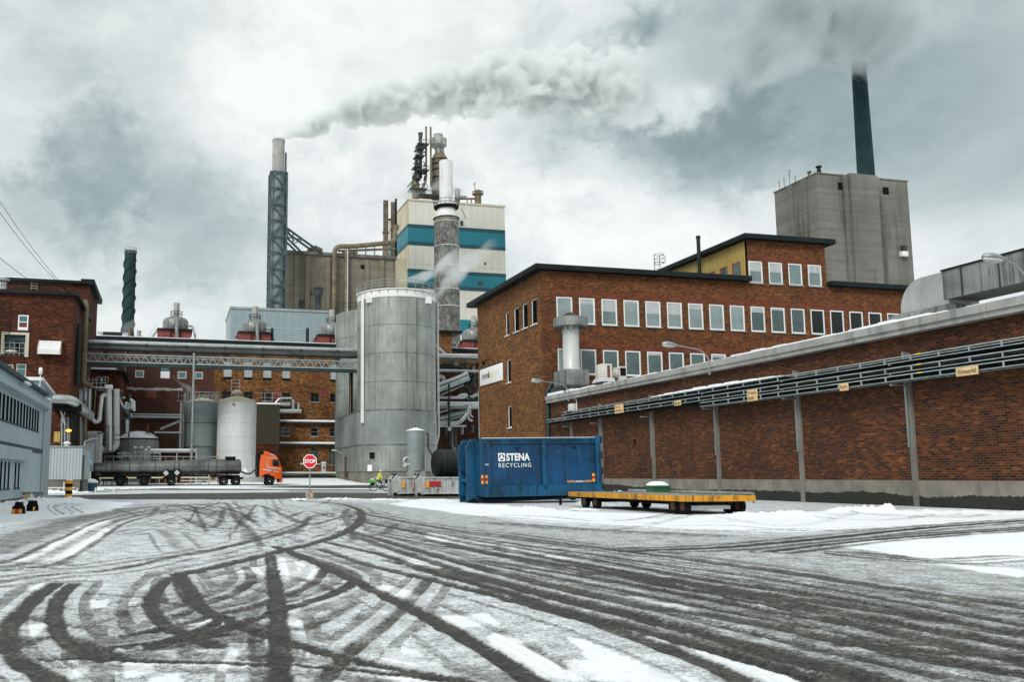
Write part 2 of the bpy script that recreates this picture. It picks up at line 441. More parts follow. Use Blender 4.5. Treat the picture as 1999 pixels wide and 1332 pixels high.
# ------------------------------------------------------------------ mesh building
ORI = {}
class MB:
    def __init__(s):
        s.v = []; s.f = []; s.m = []; s.sm = []; s.cm = 0
    def mat(s, i):
        s.cm = i; return s
    def add(s, vs, fs, smooth=False):
        o = len(s.v)
        s.v.extend([tuple(p) for p in vs])
        for f in fs:
            s.f.append([o + i for i in f]); s.m.append(s.cm); s.sm.append(smooth)
        return s
    def box(s, x0, x1, y0, y1, z0, z1):
        x0, x1 = sorted((x0, x1)); y0, y1 = sorted((y0, y1)); z0, z1 = sorted((z0, z1))
        return s.add([(x0, y0, z0), (x1, y0, z0), (x1, y1, z0), (x0, y1, z0), (x0, y0, z1), (x1, y0, z1), (x1, y1, z1), (x0, y1, z1)],
                     [(0, 3, 2, 1), (4, 5, 6, 7), (0, 1, 5, 4), (1, 2, 6, 5), (2, 3, 7, 6), (3, 0, 4, 7)])
    def bbox(s, x0, x1, y0, y1, z0, z1, b=.02):
        """box with chamfered edges"""
        import bmesh
        x0, x1 = sorted((x0, x1)); y0, y1 = sorted((y0, y1)); z0, z1 = sorted((z0, z1))
        bm = bmesh.new()
        bmesh.ops.create_cube(bm, size=1)
        for v in bm.verts:
            v.co = ((v.co.x + .5) * (x1 - x0) + x0, (v.co.y + .5) * (y1 - y0) + y0, (v.co.z + .5) * (z1 - z0) + z0)
        bmesh.ops.bevel(bm, geom=bm.edges[:], offset=b, segments=2, affect='EDGES', profile=.6)
        bm.verts.index_update()
        s.add([v.co[:] for v in bm.verts], [[v.index for v in f.verts] for f in bm.faces])
        bm.free(); return s
    def beam(s, p, q, w, h=None, up=(0, 0, 1)):
        h = h or w
        p = Vector(p); q = Vector(q); d = (q - p)
        if d.length < 1e-6: return s
        d.normalize(); u = Vector(up)
        if abs(d.dot(u)) > .98: u = Vector((0, 1, 0)) if abs(d.y) < .9 else Vector((1, 0, 0))
        a = d.cross(u).normalized() * (w / 2); b = a.cross(d).normalized() * (h / 2)
        vs = [p - a - b, p + a - b, p + a + b, p - a + b, q - a - b, q + a - b, q + a + b, q - a + b]
        return s.add(vs, [(0, 3, 2, 1), (4, 5, 6, 7), (0, 1, 5, 4), (1, 2, 6, 5), (2, 3, 7, 6), (3, 0, 4, 7)])
    def tube(s, pts, r, n=8, caps=True, smooth=True):
        pts = [Vector(p) for p in pts]
        rs = r if isinstance(r, (list, tuple)) else [r] * len(pts)
        vs = []; prev = None
        for i, p in enumerate(pts):
            if i == 0: d = pts[1] - p
            elif i == len(pts) - 1: d = p - pts[i - 1]
            else: d = (pts[i + 1] - p).normalized() + (p - pts[i - 1]).normalized()
            d.normalize()
            if prev is None:
                u = Vector((0, 0, 1)) if abs(d.z) < .9 else Vector((1, 0, 0))
                a = d.cross(u).normalized()
            else:
                a = (prev - d * prev.dot(d)).normalized()
            prev = a; b = d.cross(a)
            k = rs[i]
            if 0 < i < len(pts) - 1:
                c_ = (pts[i + 1] - p).normalized().dot(d)
                k = rs[i] / max(.6, c_) if c_ < .999 else rs[i]
            for j in range(n):
                t = 2 * math.pi * j / n
                vs.append(p + (a * math.cos(t) + b * math.sin(t)) * k)
        fs = []
        for i in range(len(pts) - 1):
            for j in range(n):
                j2 = (j + 1) % n
                fs.append((i * n + j, i * n + j2, (i + 1) * n + j2, (i + 1) * n + j))
        s.add(vs, fs, smooth)
        if caps:
            o = len(s.v) - len(vs)
            s.f.append([o + j for j in reversed(range(n))]); s.m.append(s.cm); s.sm.append(False)
            k = o + (len(pts) - 1) * n
            s.f.append([k + j for j in range(n)]); s.m.append(s.cm); s.sm.append(False)
        return s
    def pipe(s, pts, r, n=10, bend=None):
        """tube with rounded bends"""
        P = [Vector(p) for p in pts]; bend = bend or r * 2.2
        out = [P[0]]
        for i in range(1, len(P) - 1):
            a = P[i - 1] - P[i]; b = P[i + 1] - P[i]
            k = min(bend, a.length * .45, b.length * .45)
            p0 = P[i] + a.normalized() * k; p1 = P[i] + b.normalized() * k
            for t in (0, .25, .5, .75, 1):
                out.append(p0 * (1 - t) ** 2 + P[i] * 2 * t * (1 - t) + p1 * t * t)
        out.append(P[-1])
        return s.tube(out, r, n)
    def lathe(s, prof, c=(0, 0), n=28, a0=0, a1=2 * math.pi, smooth=True, close=True):
        full = abs(a1 - a0 - 2 * math.pi) < 1e-6
        m = n if full else n + 1
        vs = []
        for r, z in prof:
            for j in range(m):
                t = a0 + (a1 - a0) * j / n
                vs.append((c[0] + r * math.cos(t), c[1] + r * math.sin(t), z))
        fs = []
        for i in range(len(prof) - 1):
            for j in range(n):
                j2 = (j + 1) % m
                fs.append((i * m + j, i * m + j2, (i + 1) * m + j2, (i + 1) * m + j))
        s.add(vs, fs, smooth)
        if close and full:
            o = len(s.v) - len(vs)
            if prof[0][0] > 1e-4:
                s.f.append([o + j for j in reversed(range(m))]); s.m.append(s.cm); s.sm.append(False)
            if prof[-1][0] > 1e-4:
                k = o + (len(prof) - 1) * m
                s.f.append([k + j for j in range(m)]); s.m.append(s.cm); s.sm.append(False)
        return s
    def prism(s, poly, axis, lo, hi):
        """poly in the two other axes (order x,y,z with the axis left out)"""
        n = len(poly)
        def pt(a, b, k):
            return {'x': (k, a, b), 'y': (a, k, b), 'z': (a, b, k)}[axis]
        vs = [pt(a, b, lo) for a, b in poly] + [pt(a, b, hi) for a, b in poly]
        fs = [list(range(n)), list(range(2 * n - 1, n - 1, -1))]
        for i in range(n):
            j = (i + 1) % n
            fs.append((i, i + n, j + n, j))
        return s.add(vs, fs)
    def ell(s, c, rx, ry, rz, n=14, m=8):
        vs = []; fs = []
        for i in range(m + 1):
            p = math.pi * i / m - math.pi / 2
            for j in range(n):
                t = 2 * math.pi * j / n
                vs.append((c[0] + rx * math.cos(p) * math.cos(t), c[1] + ry * math.cos(p) * math.sin(t), c[2] + rz * math.sin(p)))
        for i in range(m):
            for j in range(n):
                j2 = (j + 1) % n
                fs.append((i * n + j, i * n + j2, (i + 1) * n + j2, (i + 1) * n + j))
        return s.add(vs, fs, True)
    def ring(s, c, r, w, n=36, axis='z', a0=0, a1=2 * math.pi):
        """thin round bar bent into a ring"""
        pts = []
        for j in range(n + 1):
            t = a0 + (a1 - a0) * j / n
            if axis == 'z': pts.append((c[0] + r * math.cos(t), c[1] + r * math.sin(t), c[2]))
            elif axis == 'y': pts.append((c[0] + r * math.cos(t), c[1], c[2] + r * math.sin(t)))
            else: pts.append((c[0], c[1] + r * math.cos(t), c[2] + r * math.sin(t)))
        return s.tube(pts, w, 6, caps=False)
    def build(s, name, mat, parent=None, label=None):
        me = bpy.data.meshes.new(name)
        o = ORI.get(parent.name, (0, 0, 0)) if parent else (0, 0, 0)
        me.from_pydata([(p[0] - o[0], p[1] - o[1], p[2] - o[2]) for p in s.v], [], s.f)
        for mm in (mat if isinstance(mat, (list, tuple)) else [mat]):
            me.materials.append(MATS[mm])
        me.polygons.foreach_set('material_index', s.m)
        me.polygons.foreach_set('use_smooth', s.sm)
        import bmesh
        bm = bmesh.new(); bm.from_mesh(me)
        bmesh.ops.recalc_face_normals(bm, faces=bm.faces)
        bm.to_mesh(me); bm.free()
        me.set_sharp_from_angle(angle=D2R(38))
        me.update()
        ob = bpy.data.objects.new(name, me)
        col.objects.link(ob)
        if parent:
            ob.parent = parent
            ORI[ob.name] = o
        if label: ob['label'] = label
        return ob

def thing(name, label, cat, o=(0, 0, 0), group=None, rot=None):
    """Empty at a thing's base. rot None: parts are given in site coordinates; else in the thing's own."""
    e = bpy.data.objects.new(name, None)
    col.objects.link(e)
    x, y = s2w(o[0], o[1])
    e.location = (x, y, o[2])
    e.rotation_euler = (0, 0, SITE if rot is None else rot)
    e.empty_display_size = .3
    e['label'] = label; e['category'] = cat
    if group: e['group'] = group
    ORI[e.name] = tuple(o) if rot is None else (0, 0, 0)
    return e

def solo(mb, name, mat, label, cat, o=(0, 0, 0), group=None, kind=None, rot=None):
    """a thing that is one mesh, in site coordinates"""
    ob = mb.build(name, mat)
    if o != (0, 0, 0) and rot is None:
        for v in ob.data.vertices:
            v.co -= Vector(o)
    x, y = s2w(o[0], o[1])
    ob.location = (x, y, o[2]); ob.rotation_euler = (0, 0, SITE if rot is None else rot)
    if label: ob['label'] = label
    if cat: ob['category'] = cat
    if group: ob['group'] = group
    if kind: ob['kind'] = kind
    return ob

def dup_part(ob, parent, off=(0, 0, 0)):
    c = ob.copy(); col.objects.link(c); c.parent = parent
    c.location = Vector(ob.location) + Vector(off)
    ORI[c.name] = ORI.get(ob.name, (0, 0, 0))
    for ch in list(ob.children):
        dup_part(ch, c)
    return c

def dup_thing(root, loc_st, z, label, rot=None, group=None, skip=()):
    c = root.copy(); col.objects.link(c)
    x, y = s2w(*loc_st); c.location = (x, y, z)
    if rot is not None: c.rotation_euler[2] = rot
    c['label'] = label
    if group: c['group'] = group
    for ch in list(root.children):
        if ch.name.split('.')[0] not in skip:
            dup_part(ch, c)
    return c

def facade(mb, axis, pl, a0, a1, z0, z1, holes=(), dep=.15, inward=1):
    """wall face with real openings. axis 't': plane t=pl, a runs along s; axis 's': plane s=pl, a runs along t"""
    def P(a, z, d=0.0):
        return (a, pl + d * inward, z) if axis == 't' else (pl + d * inward, a, z)
    A = sorted({a0, a1, *[h[0] for h in holes], *[h[1] for h in holes]})
    Z = sorted({z0, z1, *[h[2] for h in holes], *[h[3] for h in holes]})
    A = [a for a in A if a0 - 1e-6 <= a <= a1 + 1e-6]; Z = [z for z in Z if z0 - 1e-6 <= z <= z1 + 1e-6]
    for i in range(len(A) - 1):
        for j in range(len(Z) - 1):
            am = (A[i] + A[i + 1]) / 2; zm = (Z[j] + Z[j + 1]) / 2
            if any(h[0] < am < h[1] and h[2] < zm < h[3] for h in holes): continue
            mb.add([P(A[i], Z[j]), P(A[i + 1], Z[j]), P(A[i + 1], Z[j + 1]), P(A[i], Z[j + 1])], [(0, 1, 2, 3)])
    for h in holes:
        c = [(h[0], h[2]), (h[1], h[2]), (h[1], h[3]), (h[0], h[3])]
        for k in range(4):
            p, q = c[k], c[(k + 1) % 4]
            mb.add([P(*p), P(*q), P(*q, dep), P(*p, dep)], [(0, 1, 2, 3)])
    return mb

def window(parent, axis, pl, h, frame='white_frame', pane='pane_pale', fw=.09, inset=.1, proud=0.0, inward=1, sill=None, bars=(), hbars=(), name='window'):
    """frame (part) with pane and sill (sub-parts) in the opening h"""
    a0, a1, z0, z1 = h
    def bx(mb, aa, ab, za, zb, d0, d1):
        if axis == 't': mb.box(aa, ab, pl + inward * d0, pl + inward * d1, za, zb)
        else: mb.box(pl + inward * d0, pl + inward * d1, aa, ab, za, zb)
    f = MB()
    d0, d1 = inset - .06 - proud, inset
    bx(f, a0, a0 + fw, z0, z1, d0, d1); bx(f, a1 - fw, a1, z0, z1, d0, d1)
    bx(f, a0 + fw, a1 - fw, z0, z0 + fw, d0, d1); bx(f, a0 + fw, a1 - fw, z1 - fw, z1, d0, d1)
    for b_ in bars:
        am = a0 + (a1 - a0) * b_
        bx(f, am - fw / 3, am + fw / 3, z0 + fw, z1 - fw, d0 + .01, d1)
    for b_ in hbars:
        zm = z0 + (z1 - z0) * b_
        bx(f, a0 + fw, a1 - fw, zm - fw / 3, zm + fw / 3, d0 + .012, d1)
    w = f.build(name, frame, parent)
    p = MB(); bx(p, a0 + fw * .9, a1 - fw * .9, z0 + fw * .9, z1 - fw * .9, d1 - .03, d1 + .02); p.build('pane', pane, w)
    if sill:
        q = MB(); bx(q, a0 - .04, a1 + .04, z0 - .07, z0 - .005, -.10, inset - .02); q.build('sill', sill, w)
    return w

def text_geo(body, bold=0.0, spacing=1.0):
    cu = bpy.data.curves.new('lettering', 'FONT')
    cu.body = body; cu.size = 1.0; cu.offset = bold; cu.space_character = spacing
    cu.resolution_u = 3; cu.fill_mode = 'FRONT'
    cu.align_x = 'LEFT'
    ob = bpy.data.objects.new('lettering', cu)
    col.objects.link(ob)
    dg = bpy.context.evaluated_depsgraph_get()
    me = bpy.data.meshes.new_from_object(ob.evaluated_get(dg))
    vs = [v.co[:2] for v in me.vertices]; fs = [list(p.vertices) for p in me.polygons]
    bpy.data.objects.remove(ob); bpy.data.curves.remove(cu); bpy.data.meshes.remove(me)
    return vs, fs

def letters(mb, body, fn, a0, a1, z0, z1, bold=0.0, spacing=1.0):
    """lettering fitted to the box a0..a1 x z0..z1; fn(a,z) gives the place"""
    vs, fs = text_geo(body, bold, spacing)
    xs = [v[0] for v in vs]; ys = [v[1] for v in vs]
    x0, x1, y0, y1 = min(xs), max(xs), min(ys), max(ys)
    mb.add([fn(a0 + (v[0] - x0) / (x1 - x0) * (a1 - a0), z0 + (v[1] - y0) / (y1 - y0) * (z1 - z0)) for v in vs], fs)
    return mb
# ------------------------------------------------------------------ ground: one sheet, finer near the camera, snow worn by wheels
def fbm(x, y, seed, octs=4, gain=.5):
    r = np.random.default_rng(seed)
    L = r.random((256, 256))
    out = np.zeros_like(x); amp = 1.0; tot = 0.0; f = 1.0
    for o in range(octs):
        xs = x * f + 17.3 * o; ys = y * f + 9.1 * o
        xi = np.floor(xs).astype(int); yi = np.floor(ys).astype(int)
        fx = xs - xi; fy = ys - yi
        fx = fx * fx * (3 - 2 * fx); fy = fy * fy * (3 - 2 * fy)
        a = L[xi & 255, yi & 255]; b = L[(xi + 1) & 255, yi & 255]; c = L[xi & 255, (yi + 1) & 255]; d = L[(xi + 1) & 255, (yi + 1) & 255]
        out += amp * ((a * (1 - fx) + b * fx) * (1 - fy) + (c * (1 - fx) + d * fx) * fy)
        tot += amp; amp *= gain; f *= 2
    return out / tot

az_f = np.linspace(D2R(-33), D2R(45), 1050)
az = np.concatenate([az_f, np.linspace(D2R(45), D2R(327), 60)[1:-1]])
rd = np.concatenate([[.6, 1.5, 2.6], np.geomspace(3.6, 185, 860), [200, 230, 280, 360, 520, 900, 1800, 4500]])
NA, NR = len(az), len(rd)
RR, AA = np.meshgrid(rd, az, indexing='ij')
GX = RR * np.sin(AA); GY = RR * np.cos(AA)
FA = len(az_f)
cover = np.full(GX.shape, .60)
grit = np.zeros(GX.shape)
hgt = np.zeros(GX.shape)

def in_poly(poly_px):
    pts = np.array([Gw(*p) for p in poly_px])
    ins = np.zeros(GX.shape, bool)
    j = len(pts) - 1
    wx = GX + (fbm(GX * 1.1, GY * 1.1, 5) - .5) * (.25 + .012 * RR) ; wy = GY + (fbm(GX * 1.1, GY * 1.1, 6) - .5) * (.3 + .03 * RR)
    for i in range(len(pts)):
        xi, yi = pts[i]; xj, yj = pts[j]
        if abs(yi - yj) > 1e-9:
            c = ((yi > wy) != (yj > wy)) & (wx < (xj - xi) * (wy - yi) / (yj - yi) + xi)
            ins ^= c
        j = i
    return ins

def catmull(p, step):
    p = np.array(p, float); out = []
    q = np.vstack([2 * p[0] - p[1], p, 2 * p[-1] - p[-2]])
    for i in range(1, len(q) - 2):
        n = max(2, int(np.linalg.norm(q[i + 1] - q[i]) / step))
        for t in np.linspace(0, 1, n, endpoint=False):
            out.append(.5 * ((2 * q[i]) + (-q[i - 1] + q[i + 1]) * t + (2 * q[i - 1] - 5 * q[i] + 4 * q[i + 1] - q[i + 2]) * t * t + (-q[i - 1] + 3 * q[i] - 3 * q[i + 1] + q[i + 2]) * t ** 3))
    out.append(p[-1])
    return np.array(out)

def track(px, w=.22, k=.6, edge=.5, brown=.5, dep=.007):
    """a wheel mark through the given ground points: w half-free width in metres, k how bare"""
    pts = np.array([Gw(a, b) for a, b in px]); w *= .68
    L_ = catmull(pts, .12)
    hw = w / 2
    arc = rng.uniform(0, 90)
    for i in range(len(L_) - 1):
        p, q = L_[i], L_[i + 1]
        d = q - p; ln = np.hypot(*d)
        if ln < 1e-6: continue
        arc += ln
        R0 = np.hypot(*p); m = hw * 2.2 + ln
        i0 = np.searchsorted(rd, R0 - m); i1 = np.searchsorted(rd, R0 + m) + 1
        a_ = math.atan2(p[0], p[1]); da = m / max(R0, .5)
        j0 = np.searchsorted(az_f, a_ - da); j1 = np.searchsorted(az_f, a_ + da) + 1
        i1 = min(i1, NR); j1 = min(j1, FA)
        if i1 <= i0 or j1 <= j0: continue
        X = GX[i0:i1, j0:j1]; Y = GY[i0:i1, j0:j1]
        t = np.clip(((X - p[0]) * d[0] + (Y - p[1]) * d[1]) / ln ** 2, 0, 1)
        ds_ = np.hypot(X - p[0] - d[0] * t, Y - p[1] - d[1] * t)
        D = DT[i0:i1, j0:j1]; up = ds_ < D
        D[up] = ds_[up]
        sg = ((X - p[0]) * d[1] - (Y - p[1]) * d[0]) / ln
        PS[i0:i1, j0:j1][up] = sg[up]; PL[i0:i1, j0:j1][up] = (arc + t * ln)[up]
    sel = DT < hw * 2.2
    if not sel.any(): return
    dd = DT[sel]
    x, y = GX[sel], GY[sel]
    wob = (fbm(x * 5, y * 5, 31) - .5) * hw * .7
    prof = 1 - np.clip((dd + wob - hw * (1 - edge * .5)) / (hw * edge), 0, 1)
    pat = .35 + .6 * fbm(PS[sel] * 14 + 40, PL[sel] * .45, 33, 4) + .6 * fbm(x * 3.1, y * 3.1, 34, 3)
    c = np.clip(k * prof * pat, 0, 1)
    cover[sel] = cover[sel] * (1 - c)
    rim = np.exp(-((dd - hw * 1.25) / (hw * .35)) ** 2)
    grit[sel] = np.maximum(grit[sel], brown * np.maximum(rim * .6, prof * fbm(x * 7, y * 7, 35)))
    hgt[sel] += rim * dep * fbm(x * 9, y * 9, 41) * 1.6 - prof * dep * .7
    DT[sel] = 1e3
DT = np.full(GX.shape, 1e3); PS = np.zeros(GX.shape); PL = np.zeros(GX.shape)

# broad patches of snow (1) and worn wet ground (0)
cover[GY < 120] = .672
cover[in_poly([(-200, 985), (60, 985), (330, 975), (620, 978), (760, 972), (900, 985), (600, 1010), (300, 1060), (100, 1100), (-200, 1120)])] = .66
cover[in_poly([(840, 972), (940, 985), (1120, 1000), (1400, 1004), (2200, 985), (2300, 1006), (1999, 1012), (1560, 1040), (1300, 1033), (1100, 1022), (930, 1008), (760, 985)])] = .90
cover[in_poly([(-200, 975), (30, 975), (110, 972), (160, 976), (260, 982), (210, 1000), (120, 1010), (-200, 1060)])] = .95
cover[in_poly([(50, 1095), (160, 1030), (225, 1015), (200, 1045), (150, 1085), (100, 1096)])] = .95
cover[in_poly([(478, 1112), (565, 1088), (640, 1098), (610, 1140), (520, 1125)])] = .93
cover[in_poly([(1630, 1066), (1700, 1055), (1999, 1038), (2300, 1030), (2300, 1100), (1999, 1102), (1820, 1094)])] = .97
cover[in_poly([(1830, 1099), (2000, 1112), (2000, 1128), (1900, 1112)])] = .97
cover[in_poly([(960, 1238), (1000, 1245), (1125, 1335), (960, 1335)])] = .96
cover[in_poly([(1095, 1243), (1190, 1262), (1380, 1335), (1230, 1335), (1160, 1290)])] = .93
cover[in_poly([(1195, 1224), (1240, 1228), (1450, 1290), (1580, 1335), (1500, 1335), (1350, 1270)])] = .95
cover[in_poly([(700, 1165), (760, 1190), (860, 1210), (940, 1240), (1000, 1300), (1030, 1340), (620, 1340), (600, 1200)])] = .68
for q_ in ([(850, 1203), (945, 1198), (975, 1222), (880, 1228)], [(735, 1262), (800, 1275), (900, 1325), (760, 1332), (725, 1300)], [(450, 1262), (468, 1264), (476, 1312), (456, 1304)],
           [(232, 1296), (300, 1300), (310, 1310), (255, 1325)], [(300, 1260), (330, 1258), (362, 1282), (330, 1280)], [(165, 1172), (205, 1170), (200, 1188), (170, 1188)],
           [(45, 1225), (95, 1222), (100, 1236), (50, 1240)], [(350, 1212), (420, 1208), (420, 1226), (365, 1226)], [(560, 1200), (600, 1205), (590, 1228), (565, 1222)],
           [(140, 1300), (168, 1298), (140, 1340), (120, 1340)], [(300, 1325), (370, 1315), (400, 1340), (290, 1340)], [(800, 1090), (855, 1100), (860, 1112), (800, 1104)], [(1280, 1175), (1360, 1190), (1358, 1196), (1270, 1182)],
           [(700, 1140), (790, 1150), (830, 1165), (760, 1168)], [(1420, 1160), (1560, 1190), (1600, 1210), (1450, 1180)], [(840, 1040), (960, 1066), (950, 1074), (830, 1050)], [(1000, 1068), (1110, 1092), (1080, 1096), (990, 1080)], [(50, 1140), (95, 1136), (90, 1148), (50, 1150)], [(1100, 1295), (1200, 1290), (1260, 1332), (1120, 1332)]):
    cover[in_poly(q_)] = .93
cover[in_poly([(620, 975), (760, 985), (900, 1005), (1100, 1030), (1400, 1042), (1600, 1048), (2100, 1022), (2100, 1036), (1700, 1060), (1800, 1100), (2100, 1140), (2100, 1340), (1500, 1340), (1250, 1230), (1000, 1140), (720, 1040)])] *= .90
cover[in_poly([(1350, 1120), (1700, 1150), (2100, 1180), (2100, 1340), (1720, 1340), (1500, 1240), (1250, 1150)])] *= .88
cover[in_poly([(60, 1190), (300, 1150), (480, 1130), (560, 1210), (430, 1280), (250, 1290), (60, 1260)])] *= .92
cover[in_poly([(80, 968), (300, 964), (520, 962), (760, 963), (900, 968), (900, 974), (640, 974), (420, 976), (170, 975)])] = .30
cover[in_poly([(560, 955), (640, 953), (730, 957), (720, 963), (560, 962)])] = .55

def blur(a):
    for ax in (0, 1):
        a = (np.roll(a, 1, ax) + 2 * a + np.roll(a, -1, ax)) / 4
    return a
for _ in range(3): cover = blur(cover)
# a field of faint marks in the far half of the yard
rr_ = random.Random(3)
for i in range(38):
    x0 = rr_.uniform(130, 620); y0 = rr_.uniform(985, 1040); sw = rr_.uniform(-1, 1)
    track([(x0, y0), (x0 + 60 + 40 * sw, y0 + rr_.uniform(-14, 8)), (x0 + 130 + 60 * sw, y0 + rr_.uniform(-22, 22)), (x0 + 160 + 80 * sw, y0 + rr_.uniform(-30, 40))], rr_.uniform(.12, .3), rr_.uniform(.12, .34), .9, .2)
for i in range(14):
    x0 = rr_.uniform(20, 520); y0 = rr_.uniform(1120, 1290)
    track([(x0, y0), (x0 + 90, y0 + rr_.uniform(-25, 20)), (x0 + 200, y0 + rr_.uniform(-45, 30))], rr_.uniform(.1, .2), rr_.uniform(.2, .45), .9, .6)
for i in range(34):
    f_ = rr_.uniform(0, 1); y0 = 1005 + 100 * f_; sl = .10 + .17 * f_ + rr_.uniform(-.03, .03); x0 = rr_.uniform(690, 1100)
    n_ = [(x0 + q * 260, y0 + (x0 - 700) * sl + q * 260 * sl + rr_.uniform(-4, 4) + .00003 * (q * 260) ** 2) for q in range(rr_.choice([3, 4, 5]))]
    track(n_, rr_.uniform(.08, .22), rr_.uniform(.2, .5), .9, .6)
def kk(i, k, px): return k * (.60 if px[-1][0] > 1400 and px[0][0] < 1700 else (.9 if k > .72 else .72))
TR = [
 ([(-40, 1142), (100, 1122), (200, 1115), (275, 1102), (350, 1085), (450, 1067), (540, 1045), (600, 1022)], .26, .55),
 ([(350, 1122), (430, 1105), (500, 1088), (650, 1050), (697, 1025), (706, 1008), (695, 993), (650, 983), (560, 977)], .34, .75),
 ([(-30, 1112), (60, 1106), (150, 1110), (300, 1090), (420, 1075), (560, 1030), (620, 1005)], .2, .35),
 ([(540, 1068), (620, 1100), (700, 1137), (800, 1187), (900, 1242), (1000, 1302), (1070, 1345)], .24, .95),
 ([(640, 1060), (750, 1085), (850, 1120), (1000, 1160), (1100, 1197), (1199, 1230), (1399, 1305), (1460, 1340)], .30, .9),
 ([(625, 1072), (725, 1105), (850, 1135), (1000, 1172), (1150, 1215)], .24, .7),
 ([(690, 1000), (860, 1032), (999, 1048), (1250, 1080), (1500, 1112), (1750, 1150), (2040, 1192)], .45, .72),
 ([(690, 1015), (850, 1048), (999, 1075), (1150, 1105), (1400, 1148), (1700, 1190), (2040, 1240)], .45, .8),
 ([(860, 1060), (1000, 1090), (1200, 1126), (1400, 1160), (1650, 1200), (2040, 1270)], .4, .7),
 ([(690, 1040), (850, 1085), (999, 1125), (1250, 1178), (1500, 1222), (1800, 1285), (2040, 1325)], .42, .78),
 ([(700, 1050), (850, 1100), (999, 1145), (1200, 1195), (1400, 1245), (1650, 1305), (1760, 1340)], .36, .82),
 ([(1500, 1180), (1700, 1225), (1900, 1270), (2040, 1300)], .5, .7), ([(1650, 1260), (1850, 1275), (2040, 1290)], .3, .8),
 ([(350, 1120), (372, 1150), (392, 1185), (450, 1215), (520, 1240), (600, 1265), (700, 1290), (850, 1320), (960, 1345)], .20, .9),
 ([(528, 1085), (538, 1150), (545, 1230), (548, 1345)], .22, .8),
 ([(500, 1235), (505, 1280), (508, 1345)], .16, .4),
 ([(840, 1130), (775, 1200), (700, 1260), (630, 1330)], .18, .55),
 ([(110, 1140), (75, 1165), (30, 1210), (14, 1250), (32, 1285), (85, 1318), (120, 1345)], .24, .75),
 ([(145, 1140), (118, 1165), (106, 1200), (118, 1240), (150, 1265), (210, 1290)], .20, .75),
 ([(330, 1128), (305, 1155), (295, 1180), (310, 1208), (350, 1235), (430, 1262)], .22, .75),
 ([(350, 1122), (358, 1150), (380, 1180)], .26, .7),
 ([(480, 1108), (492, 1130), (465, 1155), (400, 1180), (350, 1200)], .18, .6),
 ([(640, 1105), (610, 1140), (525, 1175), (425, 1200), (300, 1232)], .18, .7),
 ([(692, 1138), (650, 1160), (550, 1192), (425, 1232), (300, 1262)], .2, .85),
 ([(575, 1080), (650, 1103), (693, 1122), (694, 1138)], .2, .6),
 ([(205, 1268), (350, 1245), (450, 1205)], .18, .8),
 ([(230, 1290), (450, 1295), (600, 1301), (750, 1314), (960, 1340)], .14, .8),
 ([(-40, 1080), (100, 1030), (225, 1000), (300, 990), (420, 984)], 1.3, .3),
 ([(-40, 1110), (70, 1095), (160, 1050), (225, 1018), (310, 1000), (420, 990)], .35, .45),
 ([(2060, 1012), (1850, 1028), (1700, 1042), (1450, 1067), (1250, 1076)], .42, .95),
 ([(2060, 1030), (1850, 1043), (1700, 1055), (1500, 1078)], .36, .9),
 ([(1990, 1090), (1830, 1096), (1640, 1080)], .3, .5),
 ([(960, 1010), (1100, 1020), (1250, 1030), (1400, 1036), (1600, 1034)], .16, .5), ([(960, 1022), (1100, 1032), (1250, 1040), (1400, 1046)], .2, .5),
 ([(105, 990), (112, 986), (132, 984), (106, 991), (125, 1005)], .16, .5), ([(150, 985), (127, 990), (146, 1002)], .16, .4),
 ([(480, 1010), (420, 1002), (360, 990), (330, 985)], .25, .4), 
 ([(75, 972), (300, 968), (520, 966), (760, 967), (900, 971)], 1.6, .5),
]
for i_, (px, w, k) in enumerate(TR):
    track(px, w * (.8 if px[-1][0] > 1400 else 1), kk(i_, k, px), .5, .75)

for i in range(12):
    x0 = rr_.uniform(900, 1700); y0 = rr_.uniform(990, 1030)
    track([(x0, y0), (x0 + 120, y0 + rr_.uniform(-3, 8)), (x0 + 280, y0 + rr_.uniform(-10, 14)), (x0 + 420, y0 + rr_.uniform(-20, 12))], rr_.uniform(.15, .5), rr_.uniform(.12, .3), .9, .2)
# the far yard and the rise to the mill: mostly snow with grey ruts
far = GY > 62
cover[far] = np.maximum(cover[far], .35)
n_far = fbm(GX * .05 + GY * .012, GY * .16, 77, 4)
cover = np.where((GY > 74), np.clip(.55 + (n_far - .45) * 2.2, .25, 1.0), cover)
cover = np.where(GY > 106, .97, cover)
